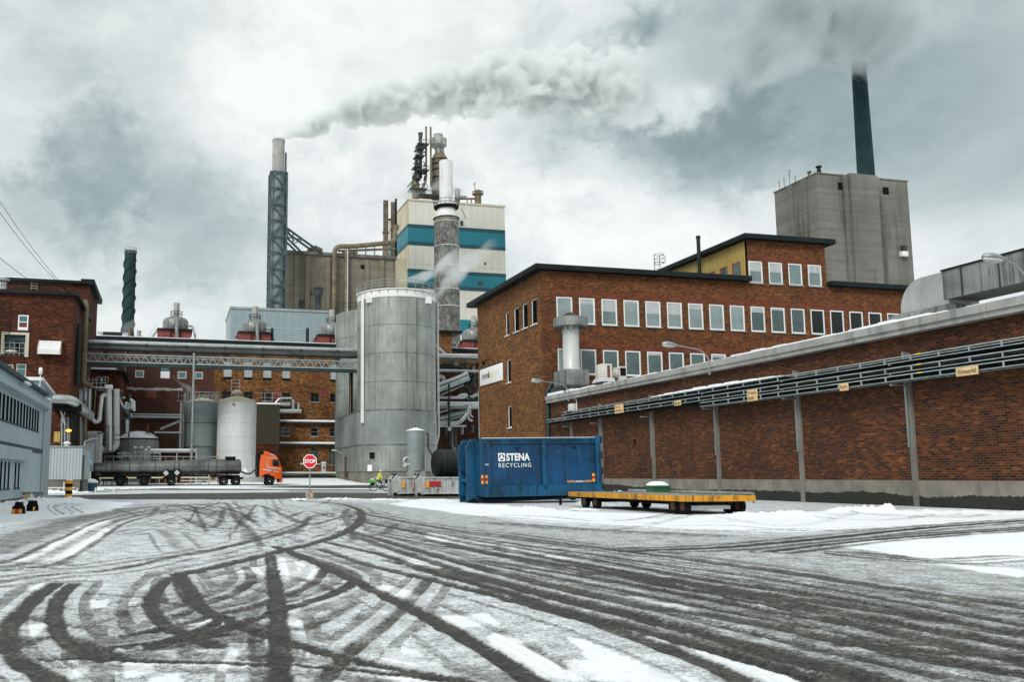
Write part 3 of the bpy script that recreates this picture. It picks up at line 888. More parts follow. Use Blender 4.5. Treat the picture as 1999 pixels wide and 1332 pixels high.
# relief
ZT = np.interp(GY, [0, 98, 106, 118, 126, 150, 400], [0, 0, .16, .56, .84, .9, 1.2])
big = fbm(GX * .35, GY * .35, 51, 4) - .5
fine = fbm(GX * 6, GY * 6, 52, 4) - .5
lump = np.clip(fbm(GX * 11, GY * 11, 53, 3) - .6, 0, 1)
near = np.clip(1.6 - RR / 45, 0, 1)
Z = ZT + hgt * near + big * .03 * np.clip(RR / 20, .2, 1) * (RR < 90) + fine * .005 * near + lump * .022 * near * np.clip(1.3 - np.abs(cover - .5) * 2, 0, 1)
Z -= (1 - cover) * .012
def bank(px0, px1, h, wd, seed, broken=.5):
    """a ploughed ridge of snow between two ground points"""
    global Z, cover, grit
    a = np.array(Gw(*px0)); b = np.array(Gw(*px1)); d = b - a
    t = np.clip(((GX - a[0]) * d[0] + (GY - a[1]) * d[1]) / (d @ d), 0, 1)
    ds_ = np.hypot(GX - a[0] - d[0] * t, GY - a[1] - d[1] * t)
    n_ = fbm(GX * 1.2, GY * 1.2, seed, 3); n2_ = 1.1 - 2.2 * np.abs(fbm(GX * 3.2, GY * 3.2, seed + 1, 4) - .5) * 1.6
    p_ = np.exp(-(ds_ / wd) ** 2) * np.clip(1 - broken + broken * 2.2 * (n_ - .2), 0, 1.4) * np.clip(n2_, .1, 1.2)
    Z = Z + h * p_
    cover = np.maximum(cover, np.clip(p_ * 3, 0, 1) * .98)
    grit *= (1 - np.clip(p_ * 3, 0, 1))
bank((1630, 1000), (1730, 1001), .24, .32, 61, .95)
bank((1780, 1003), (2100, 1006), .12, .7, 62, .8)
bank((1440, 1010), (1560, 1008), .16, .8, 63, .6)
bank((1160, 985), (1230, 975), .45, .6, 64, .7)
bank((580, 978), (650, 977), .20, .35, 65, .95)
bank((660, 976), (880, 980), .12, .5, 66, .8)
bank((930, 989), (985, 991), .10, .35, 67, .9)
bank((-60, 1000), (70, 985), .22, .7, 68, .4)
bank((70, 988), (150, 977), .20, .5, 69, .5)
bank((76, 965), (160, 964), .30, .8, 70, .6)
bank((1010, 996), (1150, 998), .12, .4, 71, .8)
bank((190, 957), (460, 952), .16, .5, 72, .9)

verts = np.empty((NR * NA + 1, 3), np.float32)
verts[:-1, 0] = GX.ravel(); verts[:-1, 1] = GY.ravel(); verts[:-1, 2] = Z.ravel()
verts[-1] = (0, 0, 0)
ii = np.arange(NR - 1)[:, None]; jj = np.arange(NA)[None, :]; j2 = (jj + 1) % NA
quads = np.stack([ii * NA + jj, (ii + 1) * NA + jj, (ii + 1) * NA + j2, ii * NA + j2], -1).reshape(-1, 4)
tri = np.stack([np.full(NA, NR * NA), np.arange(NA), (np.arange(NA) + 1) % NA], -1)
gm = bpy.data.meshes.new('ground')
gm.vertices.add(len(verts)); gm.vertices.foreach_set('co', verts.ravel())
lv = np.concatenate([quads.ravel(), tri.ravel()]).astype(np.int32)
gm.loops.add(len(lv)); gm.loops.foreach_set('vertex_index', lv)
ls = np.concatenate([np.arange(len(quads)) * 4, len(quads) * 4 + np.arange(NA) * 3]).astype(np.int32)
gm.polygons.add(len(ls)); gm.polygons.foreach_set('loop_start', ls)
gm.update(calc_edges=True)
gm.polygons.foreach_set('use_smooth', np.ones(len(ls), bool))
for nm, arr in (('cover', cover), ('grit', grit)):
    at = gm.attributes.new(nm, 'FLOAT', 'POINT')
    at.data.foreach_set('value', np.append(arr.ravel(), .6).astype(np.float32))

gmat, nt, bs, ob_ = base_mat('yard_snow')
ca = nt_new(nt, 'ShaderNodeAttribute', attribute_name='cover').outputs['Fac']
ga = nt_new(nt, 'ShaderNodeAttribute', attribute_name='grit').outputs['Fac']
f1 = noise(nt, ob_, 22, 7, .78)
f2 = noise(nt, ob_, 3.2, 6, .62)
f3 = noise(nt, ob_, 110, 3, .6)
cv = mth(nt, 'ADD', ca, mth(nt, 'MULTIPLY', mth(nt, 'SUBTRACT', f1, .5), 1.15))
cv = mth(nt, 'ADD', cv, mth(nt, 'MULTIPLY', mth(nt, 'SUBTRACT', f2, .5), .55))
cv = mth(nt, 'ADD', cv, mth(nt, 'MULTIPLY', mth(nt, 'SUBTRACT', f3, .5), .55))
rp = nt.nodes.new('ShaderNodeValToRGB')
nt.links.new(cv, rp.inputs[0])
el = rp.color_ramp.elements
el[0].position = .10; el[0].color = (.012, .014, .015, 1)
el[1].position = .90; el[1].color = (.84, .87, .89, 1)
for p_, c_ in ((.30, (.036, .037, .034, 1)), (.43, (.112, .115, .108, 1)), (.54, (.26, .275, .272, 1)), (.66, (.48, .52, .53, 1)), (.77, (.72, .765, .785, 1))):
    k = el.new(p_); k.color = c_
cc = rp.outputs[0]
gv = mth(nt, 'MULTIPLY', ga, rmp(nt, f1, .40, .62))
cc = mixc(nt, mth(nt, 'MULTIPLY', gv, .75), cc, mixc(nt, rmp(nt, f3, .35, .65), (.05, .045, .035), (.33, .29, .24)))
nt.links.new(cc, bs.inputs['Base Color'])
nt.links.new(rmp(nt, cv, .05, .55, .5, .85), bs.inputs['Roughness'])
bs.inputs['Specular IOR Level'].default_value = .2
hh = mth(nt, 'ADD', mth(nt, 'MULTIPLY', f1, .6), mth(nt, 'MULTIPLY', f3, .5))
bp = nt_new(nt, 'ShaderNodeBump', i_Height=hh, i_Strength=.5, i_Distance=.015)
nt.links.new(bp.outputs[0], bs.inputs['Normal'])
gm.materials.append(gmat)
ground = bpy.data.objects.new('ground', gm)
col.objects.link(ground)
ground['kind'] = 'structure'
# ------------------------------------------------------------------ low brick warehouse on the right
sA = G(1999, 998)[0]
T_END = 61.5
zC0 = Ps(1480, 707.7, sA - .34)[2]                 # underside of the cornice
zPl = Ps(1700, 938, sA)[2]
wh = thing('brick_warehouse', 'long low dark brick warehouse with grey plinth and cornice at the right', 'warehouse', (sA, 40, 0))
TN = 6.0
w = MB(); w.box(sA, sA + 26, TN, T_END, zPl, zC0); w.build('wall', 'brick_wall', wh)
w = MB(); w.box(sA - .05, sA + 26.05, TN - .05, T_END, -.3, zPl); w.build('plinth', 'plinth', wh)
w = MB()
zC1 = zC0 + .52
for k in range(18):                                        # cornice slabs with joints
    t0 = TN - .4 + k * 3.12; t1 = t0 + 3.10
    if t1 > T_END: t1 = T_END
    if t0 >= T_END: break
    w.prism([(sA - .34, zC0 + .02), (sA - .34, zC0 + .2), (sA - .42, zC0 + .22), (sA - .42, zC1), (sA + 1.2, zC1), (sA + 1.2, zC0 + .003), (sA - .3, zC0 + .003)], 'y', t0, t1)
w.build('cornice', 'concrete_pale', wh)
w = MB(); w.box(sA + 1.2, sA + 26, TN - .4, T_END, zC0 + .002, zC1 - .08); w.build('roof', 'concrete', wh)
# snow lying on the cornice edge
w = MB()
r_ = random.Random(5)
t = TN
while t < T_END - 1:
    L = .8; px_t = t
    hh = .02 + .13 * max(0, math.sin(t * .23 + .4)) * (1 if (t < 29 or t > 36) else .35) + r_.uniform(0, .05)
    if t > 50 and r_.random() < .35: hh = .01
    w.prism([(sA - .40 + r_.uniform(0, .06), zC1 + .002), (sA - .34, zC1 + hh), (sA + .4, zC1 + hh * 1.25), (sA + 1.1, zC1 + .002)], 'y', t, t + L)
    t += L
w.build('snow', 'snow', wh)
pil_t = [Ps(px, 900, sA)[1] for px in (1787, 1567, 1405, 1278, 1177, 1120)]
zT1 = Ps(1999, 660, sA - .62)[2]
for k, t in enumerate(pil_t + [pil_t[0] - 6.1, pil_t[0] - 12.2]):
    w = MB(); wd = .105 if k != 5 else .06
    w.box(sA - .12, sA + .05, t - wd, t + wd, -.2, zT1 + .25)
    w.box(sA - .135, sA - .10, t - wd * .3, t + wd * .3, .3, zT1)
    w.build('pillar', 'pillar_grey', wh)
    w = MB()
    w.box(sA - .15, sA - .02, t - .045 + wd, t + .045 + wd, zT1 - 3.4, zT1 + .3)
    for q in (0, .37, .76):
        w.box(sA - .80, sA - .1, t - .03 + wd, t + .03 + wd, zT1 - .26 - q * 1.03, zT1 - .19 - q * 1.03)
    w.build('bracket', 'galv', wh)
# wet run-off marks are in the material; a vent slit and stray hooks
w = MB(); tq = Ps(1240, 885, sA)[1]; w.box(sA - .06, sA, tq - .06, tq + .06, 3.1, 3.4); w.build('wall_box', 'black', wh)

# ------------------------------------------------------------------ cable trays on the warehouse wall
def tray(py, px_from, label, snow=None):
    s0 = sA - .80
    z = Ps(1999, py, s0)[2]
    t1 = Ps(px_from, 800, s0)[1] if px_from else T_END
    th = thing('cable_tray', label, 'cable tray', (s0, t1, z), 'galvanised cable trays along the warehouse wall')
    f = MB()
    for sgn, ss in ((0, s0), (1, s0 + .55)):
        f.box(ss - .012, ss + .05, TN, t1, z + .085, z + .125)
        f.box(ss - .012, ss + .05, TN, t1, z - .10, z - .07)
    t = TN
    while t < t1:
        f.box(s0 - .008, s0 + .03, t, t + .05, z - .07, z + .085)
        f.box(s0 + .54, s0 + .58, t, t + .09, z - .07, z + .085)
        t += 1.25
    t = TN
    while t < t1:
        f.box(s0 + .05, s0 + .55, t, t + .05, z - .10, z - .06); t += .475
    f.build('ladder_rail', 'teal_metal', th)
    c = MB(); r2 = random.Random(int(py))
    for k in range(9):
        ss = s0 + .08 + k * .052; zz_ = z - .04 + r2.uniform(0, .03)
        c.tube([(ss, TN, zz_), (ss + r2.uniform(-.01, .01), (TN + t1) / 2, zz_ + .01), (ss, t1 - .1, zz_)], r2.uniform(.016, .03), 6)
    for k in range(5 if py < 700 else 0):  # lower cables added to blacken the gap, in place of shadow between trays
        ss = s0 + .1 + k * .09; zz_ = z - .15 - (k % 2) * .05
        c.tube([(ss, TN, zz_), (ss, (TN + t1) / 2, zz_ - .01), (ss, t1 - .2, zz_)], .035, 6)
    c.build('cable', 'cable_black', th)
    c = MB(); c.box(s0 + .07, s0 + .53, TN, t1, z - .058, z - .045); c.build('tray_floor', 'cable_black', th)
    if snow:
        n = MB(); t = snow[0]
        while t < snow[1]:
            h = snow[2] * (.35 + .65 * math.sin((t - snow[0]) / (snow[1] - snow[0]) * math.pi)) * (.7 + .5 * r2.random())
            n.prism([(s0 - .02, z + .127), (s0 + .02, z + .127 + h * .8), (s0 + .3, z + .13 + h), (s0 + .56, z + .127)], 'y', t, t + .7); t += .7
        n.build('snow', 'snow', th)
    for t in [22.5, 26.8]:
        q = MB(); q.box(s0 - .016, s0 + .02, t, t + .22, z + .088, z + .128); q.build('joint_plate', 'sign_yellow', th)
    return z, s0
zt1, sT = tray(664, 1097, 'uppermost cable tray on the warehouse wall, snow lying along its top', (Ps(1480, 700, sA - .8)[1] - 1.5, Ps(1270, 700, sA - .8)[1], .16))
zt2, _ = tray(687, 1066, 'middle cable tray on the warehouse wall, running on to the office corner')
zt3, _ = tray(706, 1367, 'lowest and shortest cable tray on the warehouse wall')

def tray_sign(px0, px1, py0, py1, lines, label):
    ss = sT - .05
    t0 = Ps(px1, 800, ss)[1]; t1 = Ps(px0, 800, ss)[1]
    pm = (px0 + px1) / 2
    z1 = Ps(pm, py0, ss)[2]; z0 = Ps(pm, py1, ss)[2]
    th = thing('pipe_sign', label, 'sign', (ss, t0, z0), 'tan lettered signs on the cable trays')
    f = MB(); f.bbox(ss - .012, ss + .012, t0, t1, z0, z1, .005); f.build('plate', 'sign_tan', th)
    f = MB(); hgt_ = (z1 - z0); nL = len(lines)
    fn = lambda a, z: (ss - .016, t1 - a, z)
    W = t1 - t0
    for k, (tx, fr) in enumerate(lines):
        zt_ = z1 - hgt_ * (.14 + k * .42 if nL > 1 else .22)
        zb_ = zt_ - hgt_ * (.32 if nL > 1 else .55)
        letters(f, tx, fn, W * .08, W * (.08 + .84 * fr), zb_, zt_, .012)
    f.build('lettering', 'sign_dark', th)
tray_sign(1872, 1916, 715.5, 732.5, [('Virkesavfall', 1)], 'tan sign reading Virkesavfall on the lowest cable tray')
tray_sign(1642, 1659, 748.2, 763, [('Sopor', 1)], 'small tan sign reading Sopor on the lowest cable tray')
tray_sign(1460, 1480, 761, 783, [('PE-belagda', 1), ('slutrullar', .75)], 'square tan sign with two lines beginning PE, where the lowest cable tray starts')
tray_sign(1317, 1330, 782.5, 792, [('Slutrullar', 1)], 'little one-line tan sign below the snow end of the top cable tray')
tray_sign(1200, 1217, 790, 807, [('PE mag', .6), ('emballage', .95)], 'square two-line tan sign nearest the far end of the cable trays')

# ------------------------------------------------------------------ lamps on the warehouse cornice
def wall_lamp(t, label, arm=1.75, rise=.75):
    z0 = zC0 + .15
    th = thing('wall_lamp', label, 'street lamp', (sA - .45, t, z0), 'cobra-head lamps on the warehouse cornice')
    f = MB()
    f.pipe([(sA - .45, t, z0 - .35), (sA - .45, t, z0 + .55), (sA - .95, t, z0 + rise + .12), (sA - .45 - arm, t, z0 + rise + .3)], .035, 8, .25)
    f.box(sA - .5, sA - .41, t - .06, t + .06, z0 - .3, z0 - .1)
    f.build('arm', 'galv', th)
    x0 = sA - .45 - arm
    f = MB()
    prof = [(0, .07), (.12, .1), (.35, .17), (.62, .2), (.82, .15), (.92, .03)]
    n = 12; vs = []
    for a, r in prof:
        for j in range(n):
            u = 2 * math.pi * j / n
            vs.append((x0 + .12 - a, t + r * math.cos(u), z0 + rise + .3 + a * .08 + max(-.05, r * .75 * math.sin(u))))
    fs = []
    for i in range(len(prof) - 1):
        for j in range(n):
            fs.append((i * n + j, i * n + (j + 1) % n, (i + 1) * n + (j + 1) % n, (i + 1) * n + j))
    fs.append(list(range(n))); fs.append([(len(prof) - 1) * n + j for j in range(n)])
    f.add(vs, fs, True); hd = f.build('lamp_head', 'galv', th)
    f = MB(); f.ell((x0 - .38, t, z0 + rise + .295), .42, .16, .13, 14, 8); f.build('lens', 'lens', hd)
    return th
wall_lamp(Ps(1385, 720, sA - .45)[1], 'street lamp leaning from the warehouse cornice in front of the office windows', 1.9, .85)
wall_lamp(Ps(1110, 780, sA - .45)[1], 'street lamp at the far end of the warehouse, beside the office corner', 2.0, .75)
wall_lamp(Ps(2016, 560, sA - .45)[1], 'street lamp cut by the right edge, in front of the big roof duct', 1.1, 1.1)

# ------------------------------------------------------------------ big sheet-metal duct on the warehouse roof
sD = sA + 1.3
tD = Ps(1842, 590, sD)[1]
zDb = Ps(1850, 584, sD)[2]; zDt = Ps(1800, 541, sD)[2]
dk = thing('roof_duct', 'large streaked sheet-metal duct with round elbow hood on the warehouse roof', 'duct', (sD, tD, zC1))
zr = Ps(1800, 622, sD)[2]
wD = 1.5
f = MB()
f.box(sD, sD + wD, TN, tD - .02, zDb, zDt); f.build('duct_run', 'galv_dull', dk)
f = MB(); f.box(sD - .05, sD + wD + .05, TN, tD + .0, zDt + .002, zDt + .07); f.build('top_flange', 'roof_edge', dk)
t2 = Ps(1757, 600, sD)[1]
RX, RZ = (t2 - tD) * .52, (zDt - zr) * .7
f = MB(); prof = [(tD - .2, zr + .35), (tD - .2, zDb), (tD, zDb), (tD, zDt)]
for k in range(9):
    a = math.pi / 2 * k / 8
    prof.append((t2 - RX + RX * math.sin(a), zDt - RZ + RZ * math.cos(a)))
prof.append((t2, zr + .35))
f.prism(prof, 'x', sD + .03, sD + wD - .03); f.build('elbow', 'elbow_metal', dk)
f = MB(); f.prism([(sD - .35, zr), (sD - .25, zr + .28), (sD - .05, zr + .36), (sD + wD + .05, zr + .36), (sD + wD + .35, zr)], 'y', tD - .3, t2 + .35); f.build('base_flashing', 'galv_dull', dk)
f = MB(); f.box(sD - .2, sD + wD + .2, tD - .2, t2 + .3, zC1 - .1, zr - .002); f.build('kerb', 'black', dk)
t = TN + .6
while t < tD:
    f = MB(); f.box(sD - .03, sD - .001, t, t + .05, zDb - .03, zDt); t += 1.55; f.build('seam', 'galv_dark', dk)
f = MB()
for t in (tD - 6.2, tD - 10):
    f.box(sD + .2, sD + .4, t, t + .2, zC1 - .05, zDb)
    f.box(sD + .1, sD + wD, t - .05, t + .25, zDb - .12, zDb - .002)
f.build('support', 'galv', dk)

# ------------------------------------------------------------------ mushroom ventilator and rusty fan at the far end of the roof
sV, tV = 28.9, 59.6
vt = thing('roof_ventilator', 'tall mushroom-capped metal ventilator on a square box in front of the office windows', 'ventilator', (sV, tV, zC1))
k_ = tV / FPX / ray_s(1115, 700)[1]
a_, b_, c_ = Pt(1116, 725, tV); sV = a_
zz0 = Pt(1116, 755, tV)[2]; zz1 = Pt(1116, 724, tV)[2]; zz2 = Pt(1116, 641, tV)[2]; zz3 = Pt(1116, 622, tV)[2]; zz4 = Pt(1116, 611, tV)[2]
wpx = tV / FPX * 1.09
f = MB(); f.bbox(sV - 24 * wpx, sV + 24 * wpx, tV - 1.0, tV + 1.2, zz0, zz1, .03); f.build('box', 'galv_dull', vt)
f = MB(); f.lathe([(17.0 * wpx, zz1), (17.0 * wpx, zz1 + .15), (16.2 * wpx, zz1 + .2), (16.0 * wpx, zz2 - .35), (16.8 * wpx, zz2 - .3), (16.8 * wpx, zz2 - .18), (16 * wpx, zz2 - .15), (16 * wpx, zz2 + .3)], (sV, tV)); f.build('shaft', 'pipe_pale', vt)
f = MB()
f.lathe([(17 * wpx, zz2 + .1), (31 * wpx, zz2 + .0), (33.5 * wpx, zz2 + .08), (33.5 * wpx, zz3), (24 * wpx, zz3 + .03)], (sV, tV), 36); f.build('cap', 'galv_dull', vt)
f = MB(); f.lathe([(24 * wpx, zz3 + .01), (6 * wpx, zz4), (0, zz4 + .04)], (sV, tV), 16); f.build('cone', 'wood_door', vt)
f = MB()
for k in range(8):
    u = 2 * math.pi * k / 8
    f.beam((sV + 16.2 * wpx * math.cos(u), tV + 16.2 * wpx * math.sin(u), zz2 - .2), (sV + 19 * wpx * math.cos(u), tV + 19 * wpx * math.sin(u), zz2 + .25), .12, .04)
f.build('rib', 'galv_dull', vt)
f = MB(); f.box(sV - 27 * wpx, sV + 30 * wpx, tV - 1.2, tV + 1.4, zC1 - .04, zz0 - .002); f.build('support', 'galv_dark', vt)

tF = 55.5
a_, _, zf1 = Pt(1177, 712, tF); zf0 = Pt(1177, 743, tF)[2]
fn_ = thing('extractor_fan', 'flaking white fan housing with rust patch and short ribbed duct on the warehouse roof', 'fan', (a_, tF, zC1))
q_ = tF / FPX * 1.1
f = MB(); f.bbox(a_ - 10 * q_, a_ + 12 * q_, tF - .5, tF + .5, zf0, zf1, .03); f.build('housing', 'rust_white', fn_)
f = MB(); f.prism([(a_ - 15 * q_, zf0 - .15), (a_ - 10.2 * q_, zf0 + .12), (a_ + 12.2 * q_, zf0 + .12), (a_ + 16 * q_, zf0 - .15)], 'y', tF - .7, tF + .7); f.build('skirt', 'pipe_pale', fn_)
f = MB(); f.box(a_ - 12 * q_, a_ + 44 * q_, tF - .45, tF + .45, zC1 - .05, zf0 - .16); f.build('support', 'galv_dark', fn_)
f = MB(); f.box(a_ + 1.5 * q_, a_ + 7 * q_, tF - .51, tF - .49, zf1 - 1.05, zf1 - .12); f.build('rust_patch', 'red_brickup', fn_)
f = MB(); pts = []; rr2 = []
for k in range(22):
    pts.append((a_ + (12 + k * .72) * q_, tF - .1, zf0 + .42)); rr2.append(.30 if k % 2 else .35)
f.tube(pts, rr2, 16); f.build('ribbed_duct', 'rust_white', fn_)
f = MB(); f.bbox(a_ + 27 * q_, a_ + 43 * q_, tF - .5, tF + .4, zf0 - .1, zf0 + .95, .03); f.build('motor_box', 'rust_white', fn_)
f = MB(); f.box(a_ + 29 * q_, a_ + 41 * q_, tF - .52, tF - .495, zf0 + .3, zf0 + .85); f.build('grille', 'black', fn_)

# ------------------------------------------------------------------ brick office building
tB = 62.0
sB = Pt(1062, 700, tB)[0]
zBt = Pt(1066, 531, tB)[2] + .1                           # top of brick
tG = Ps(933, 700, sB)[1]                                  # far end of the gable
sE = Pt(1880, 650, tB)[0]
off = thing('office_building', 'long brown brick office block with rows of white framed windows and a dark roof edge', 'office building', (sB, tB, 0))
def pw(px): return Pt(px, 640, tB)[0]
r1z = (Pt(1103, 632, tB)[2], Pt(1103, 579.5, tB)[2])
r2z = (Pt(1149, 732, tB)[2], Pt(1149, 682, tB)[2])
r3z = (Pt(1481, 553.5, tB)[2], Pt(1481, 510, tB)[2])
w0, w15 = pw(1103), pw(1710)
step = (w15 - w0) / 15
ww = (pw(1119) - pw(1087.5)) / 2
hol1 = [(w0 + k * step - ww, w0 + k * step + ww, *r1z) for k in range(18)]
hol2 = [(w0 + k * step - ww, w0 + k * step + ww, *r2z) for k in range(13)]
p0, p3 = pw(1481), pw(1597)
hol3 = [(p0 + k * (p3 - p0) / 3 - ww * .98, p0 + k * (p3 - p0) / 3 + ww * .98, *r3z) for k in range(4)]
sP0, sP1 = pw(1465.5), pw(1619)
zPt = Pt(1465, 469, tB)[2]
f = MB()
facade(f, 't', tB, sB, sE, -.3, zBt, hol1 + hol2 + [h for h in hol3 if h[2] < zBt and False], .18)
f.add([(sB, tG, -.3), (sE, tG, -.3), (sE, tG, zBt), (sB, tG, zBt)], [(0, 1, 2, 3)])
f.add([(sE, tB, -.3), (sE, tG, -.3), (sE, tG, zBt), (sE, tB, zBt)], [(0, 1, 2, 3)])
f.build('front_wall', 'brick_office', off)
# gable wall with slim windows
def gh(pxa, pxb, pya, pyb):
    pm = (pxa + pxb) / 2
    ta = Ps(pxb, 650, sB)[1]; tb = Ps(pxa, 650, sB)[1]
    return (ta, tb, Ps(pm, pyb, sB)[2], Ps(pm, pya, sB)[2])
zg1 = gh(1020, 1030.6, 591.5, 641)
ghs = [gh(986.5, 993.5, 609, 655), gh(1003, 1013.7, 600, 647.5), gh(1019.5, 1030.6, 591, 641), gh(1037, 1049, 583, 633), gh(987.5, 995.7, 702, 748), gh(988, 996, 793, 836)]
ghs = [(a, b, zg1[2], zg1[3]) if i < 4 else (a, b, c, d) for i, (a, b, c, d) in enumerate(ghs)]
f = MB(); facade(f, 's', sB, tB, tG, -.3, zBt, ghs, .22); f.build('gable_wall', 'brick_gable', off)
f = MB(); f.box(sB - .03, sB + .62, tB - .03, tB + .4, -.2, zBt - .004); f.build('corner_pier', 'brick_office', off)
# penthouse
tPb = Ps(1290, 527, sP0)[1]
f = MB()
facade(f, 't', tB, sP0, sP1, zBt, zPt, hol3, .18)
f.add([(sP1, tB, zBt - .2), (sP1, tPb, zBt - .2), (sP1, tPb, zPt), (sP1, tB, zPt)], [(0, 1, 2, 3)])
f.build('penthouse_wall', 'brick_office', off)
yw = []
for pa, pb, ya, yb in ((1380, 1395.5, 532.5, 546), (1404.5, 1419.5, 523, 546), (1428.5, 1445.5, 513, 544)):
    pm = (pa + pb) / 2
    yw.append((Ps(pb, 520, sP0)[1], Ps(pa, 520, sP0)[1], zBt + .55, Ps(pm, ya, sP0)[2]))
zyt = yw[2][3]
yw = [(a, b, c, zyt) for a, b, c, d in yw]
f = MB(); facade(f, 's', sP0, tB + .25, tPb, zBt, zPt, yw, .12); f.build('yellow_cladding', 'clad_yellow', off)
for h in yw: window(off, 's', sP0, h, 'red_paint', 'pane_mid', .08, .08)
def slab(nm, s0, s1, t0, t1, z0, z1, m='roof_edge'):
    f = MB(); f.bbox(s0, s1, t0, t1, z0, z1, .03); return f.build(nm, m, off)
slab('roof', sB - .75, sP0 - .02, tB - .55, tG + 1.0, zBt + .003, zBt + .42)
slab('roof', sP1 + .02, sE + .6, tB - .55, tG + 1.0, zBt + .003, zBt + .42)
slab('roof', sP0 - .55, sP1 + .65, tB - .6, tPb + .6, zPt + .003, zPt + .42)
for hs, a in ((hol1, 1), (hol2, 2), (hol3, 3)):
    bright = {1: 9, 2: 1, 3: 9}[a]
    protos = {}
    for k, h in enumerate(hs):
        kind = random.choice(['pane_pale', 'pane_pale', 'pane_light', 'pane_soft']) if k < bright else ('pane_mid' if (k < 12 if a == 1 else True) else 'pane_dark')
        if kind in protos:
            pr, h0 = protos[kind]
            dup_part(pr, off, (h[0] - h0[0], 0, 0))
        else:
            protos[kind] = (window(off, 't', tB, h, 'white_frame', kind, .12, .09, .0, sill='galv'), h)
r_ = random.Random(8)
for h, dr in [(hol3[0], .85), (hol3[1], .85), (hol3[3], .7)] + [(h, r_.choice([.25, .5, 1.0])) for h in hol1[1:15] if r_.random() < .4] + [(h, r_.choice([.3, .7])) for h in hol2[1:10] if r_.random() < .35]:
    f = MB(); f.box(h[0] + .13, h[1] - .13, tB + .052, tB + .058, h[3] - dr, h[3] - .12); f.build('roller_blind', 'blind_grey', off)
for h in ghs: window(off, 's', sB, h, 'white_frame', 'pane_slit', .1, .16, sill='white_frame')
for zz_, s1_ in ((r1z[1], sE), (r2z[1], sE)):
    f = MB(); f.box(sB + .64, s1_, tB - .012, tB + .001, zz_ + .04, zz_ + .46); f.build('brick_course', 'brick_band', off)
f = MB(); f.box(sP0 + .05, sP1 - .03, tB - .012, tB + .001, r3z[1] + .05, r3z[1] + .45); f.build('brick_course', 'brick_band', off)
f = MB(); f.tube([(sB - .06, tG - .25, 2.2), (sB - .06, tG - .25, 9.0)], .05, 6); f.build('downpipe', 'galv', off)
a_, _, z_ = Pt(1364, 490, tB + 5)
f = MB(); f.lathe([(.16, zBt + .3), (.16, Pt(1364, 466, tB + 5)[2]), (.2, Pt(1364, 465, tB + 5)[2]), (.2, Pt(1364, 461, tB + 5)[2])], (a_, tB + 5), 12)
solo(f, 'flue_pipe', 'pipe_dark', 'thin dark flue pipe standing behind the yellow clad penthouse roof', 'flue', (a_, tB + 5, zBt + .3))
# roof ladder with safety hoops
tL = tB + 1.5
la = thing('roof_ladder', 'small ladder with safety hoops on the office roof left of the yellow penthouse', 'ladder', (Pt(1288, 530, tL)[0], tL, zBt + .4))
s_, _, zt_ = Pt(1282, 498, tL)
f = MB()
for ds_ in (-.25, .25): f.tube([(s_ + ds_, tL, zBt + .4), (s_ + ds_, tL, zt_)], .025, 6)
for k in range(5): f.tube([(s_ - .25, tL, zBt + .5 + k * .28), (s_ + .25, tL, zBt + .5 + k * .28)], .018, 6)
f.build('stile', 'galv_dark', la)
f = MB()
for k in range(3): f.ring((s_, tL - .35, zt_ - .05 - k * .35), .38, .02, 16)
f.pipe([(s_ + .25, tL, zt_), (s_ + .75, tL, zt_), (s_ + .75, tL, zt_ - .6), (s_ + .45, tL, zt_ - .6)], .025, 6, .1); f.build('hoop', 'galv_dark', la)

f = MB(); a_ = Pt(1067, 700, tB - .35); zq = Pt(1067, 775, tB - .35)[2]
f.tube([(a_[0], tB - .35, 0), (a_[0], tB - .35, zq + .6)], .13, 8); f.tube([(a_[0] + .45, tB - .3, 0), (a_[0] + .45, tB - .3, zq + .2)], .09, 8)
f.pipe([(a_[0], tB - .35, zq + .4), (a_[0] + .5, tB - .4, zq + 1.3), (a_[0] + 1.3, tB - .5, zq + 1.45), (a_[0] + 1.9, tB - .5, zq + .9)], .12, 8, .5)
f.pipe([(a_[0] + .2, tB - .3, zq + .2), (a_[0] + .8, tB - .4, zq + .9), (a_[0] + 1.6, tB - .5, zq + .8), (a_[0] + 1.9, tB - .6, zq + .1)], .15, 8, .5)
solo(f, 'corner_conduit', 'teal_steel', 'dark conduits climbing the corner where the office meets the warehouse', 'conduit', (a_[0], tB - .35, 0))
a_ = Ps(1116, 797, sA - .25); f = MB(); f.bbox(sA - .4, sA - .02, a_[1] - .3, a_[1] + .3, a_[2] - .25, a_[2] + .3, .04); f.pipe([(sA - .1, a_[1] - .5, a_[2] - .6), (sA - .1, a_[1] - .5, a_[2] + .6), (sA - .1, a_[1] - .1, a_[2] + .6)], .04, 6)
solo(f, 'meter_box', 'white_paint', 'small white meter box at the far end of the warehouse wall above the cable trays', 'box', a_)
# ------------------------------------------------------------------ white sign on the gable, lit by three arm lamps
tS0 = Ps(982, 720, sB)[1]; tS1 = Ps(938.3, 720, sB)[1]
zS1 = Ps(938.3, 723, sB)[2]; zS0 = Ps(938.3, 755, sB)[2]
sg = thing('company_sign', 'white company sign board on the brick gable, black lamps above it', 'sign', (sB, tS1, zS0))
f = MB(); f.bbox(sB - .10, sB - .005, tS0, tS1, zS0, zS1, .015); f.build('board', 'sign_white', sg)
W = tS1 - tS0; Hh = zS1 - zS0
fn = lambda a, z: (sB - .104, tS1 - a, z)
f = MB(); letters(f, 'swed', fn, W * .10, W * .44, zS0 + Hh * .34, zS0 + Hh * .80, .008)
f.add([fn(W * .40 + W * .035 * math.cos(k * math.pi / 8), zS0 + Hh * .5 + Hh * .15 * math.sin(k * math.pi / 8)) for k in range(16)], [list(range(16))])
f.build('lettering', 'sign_dark', sg)
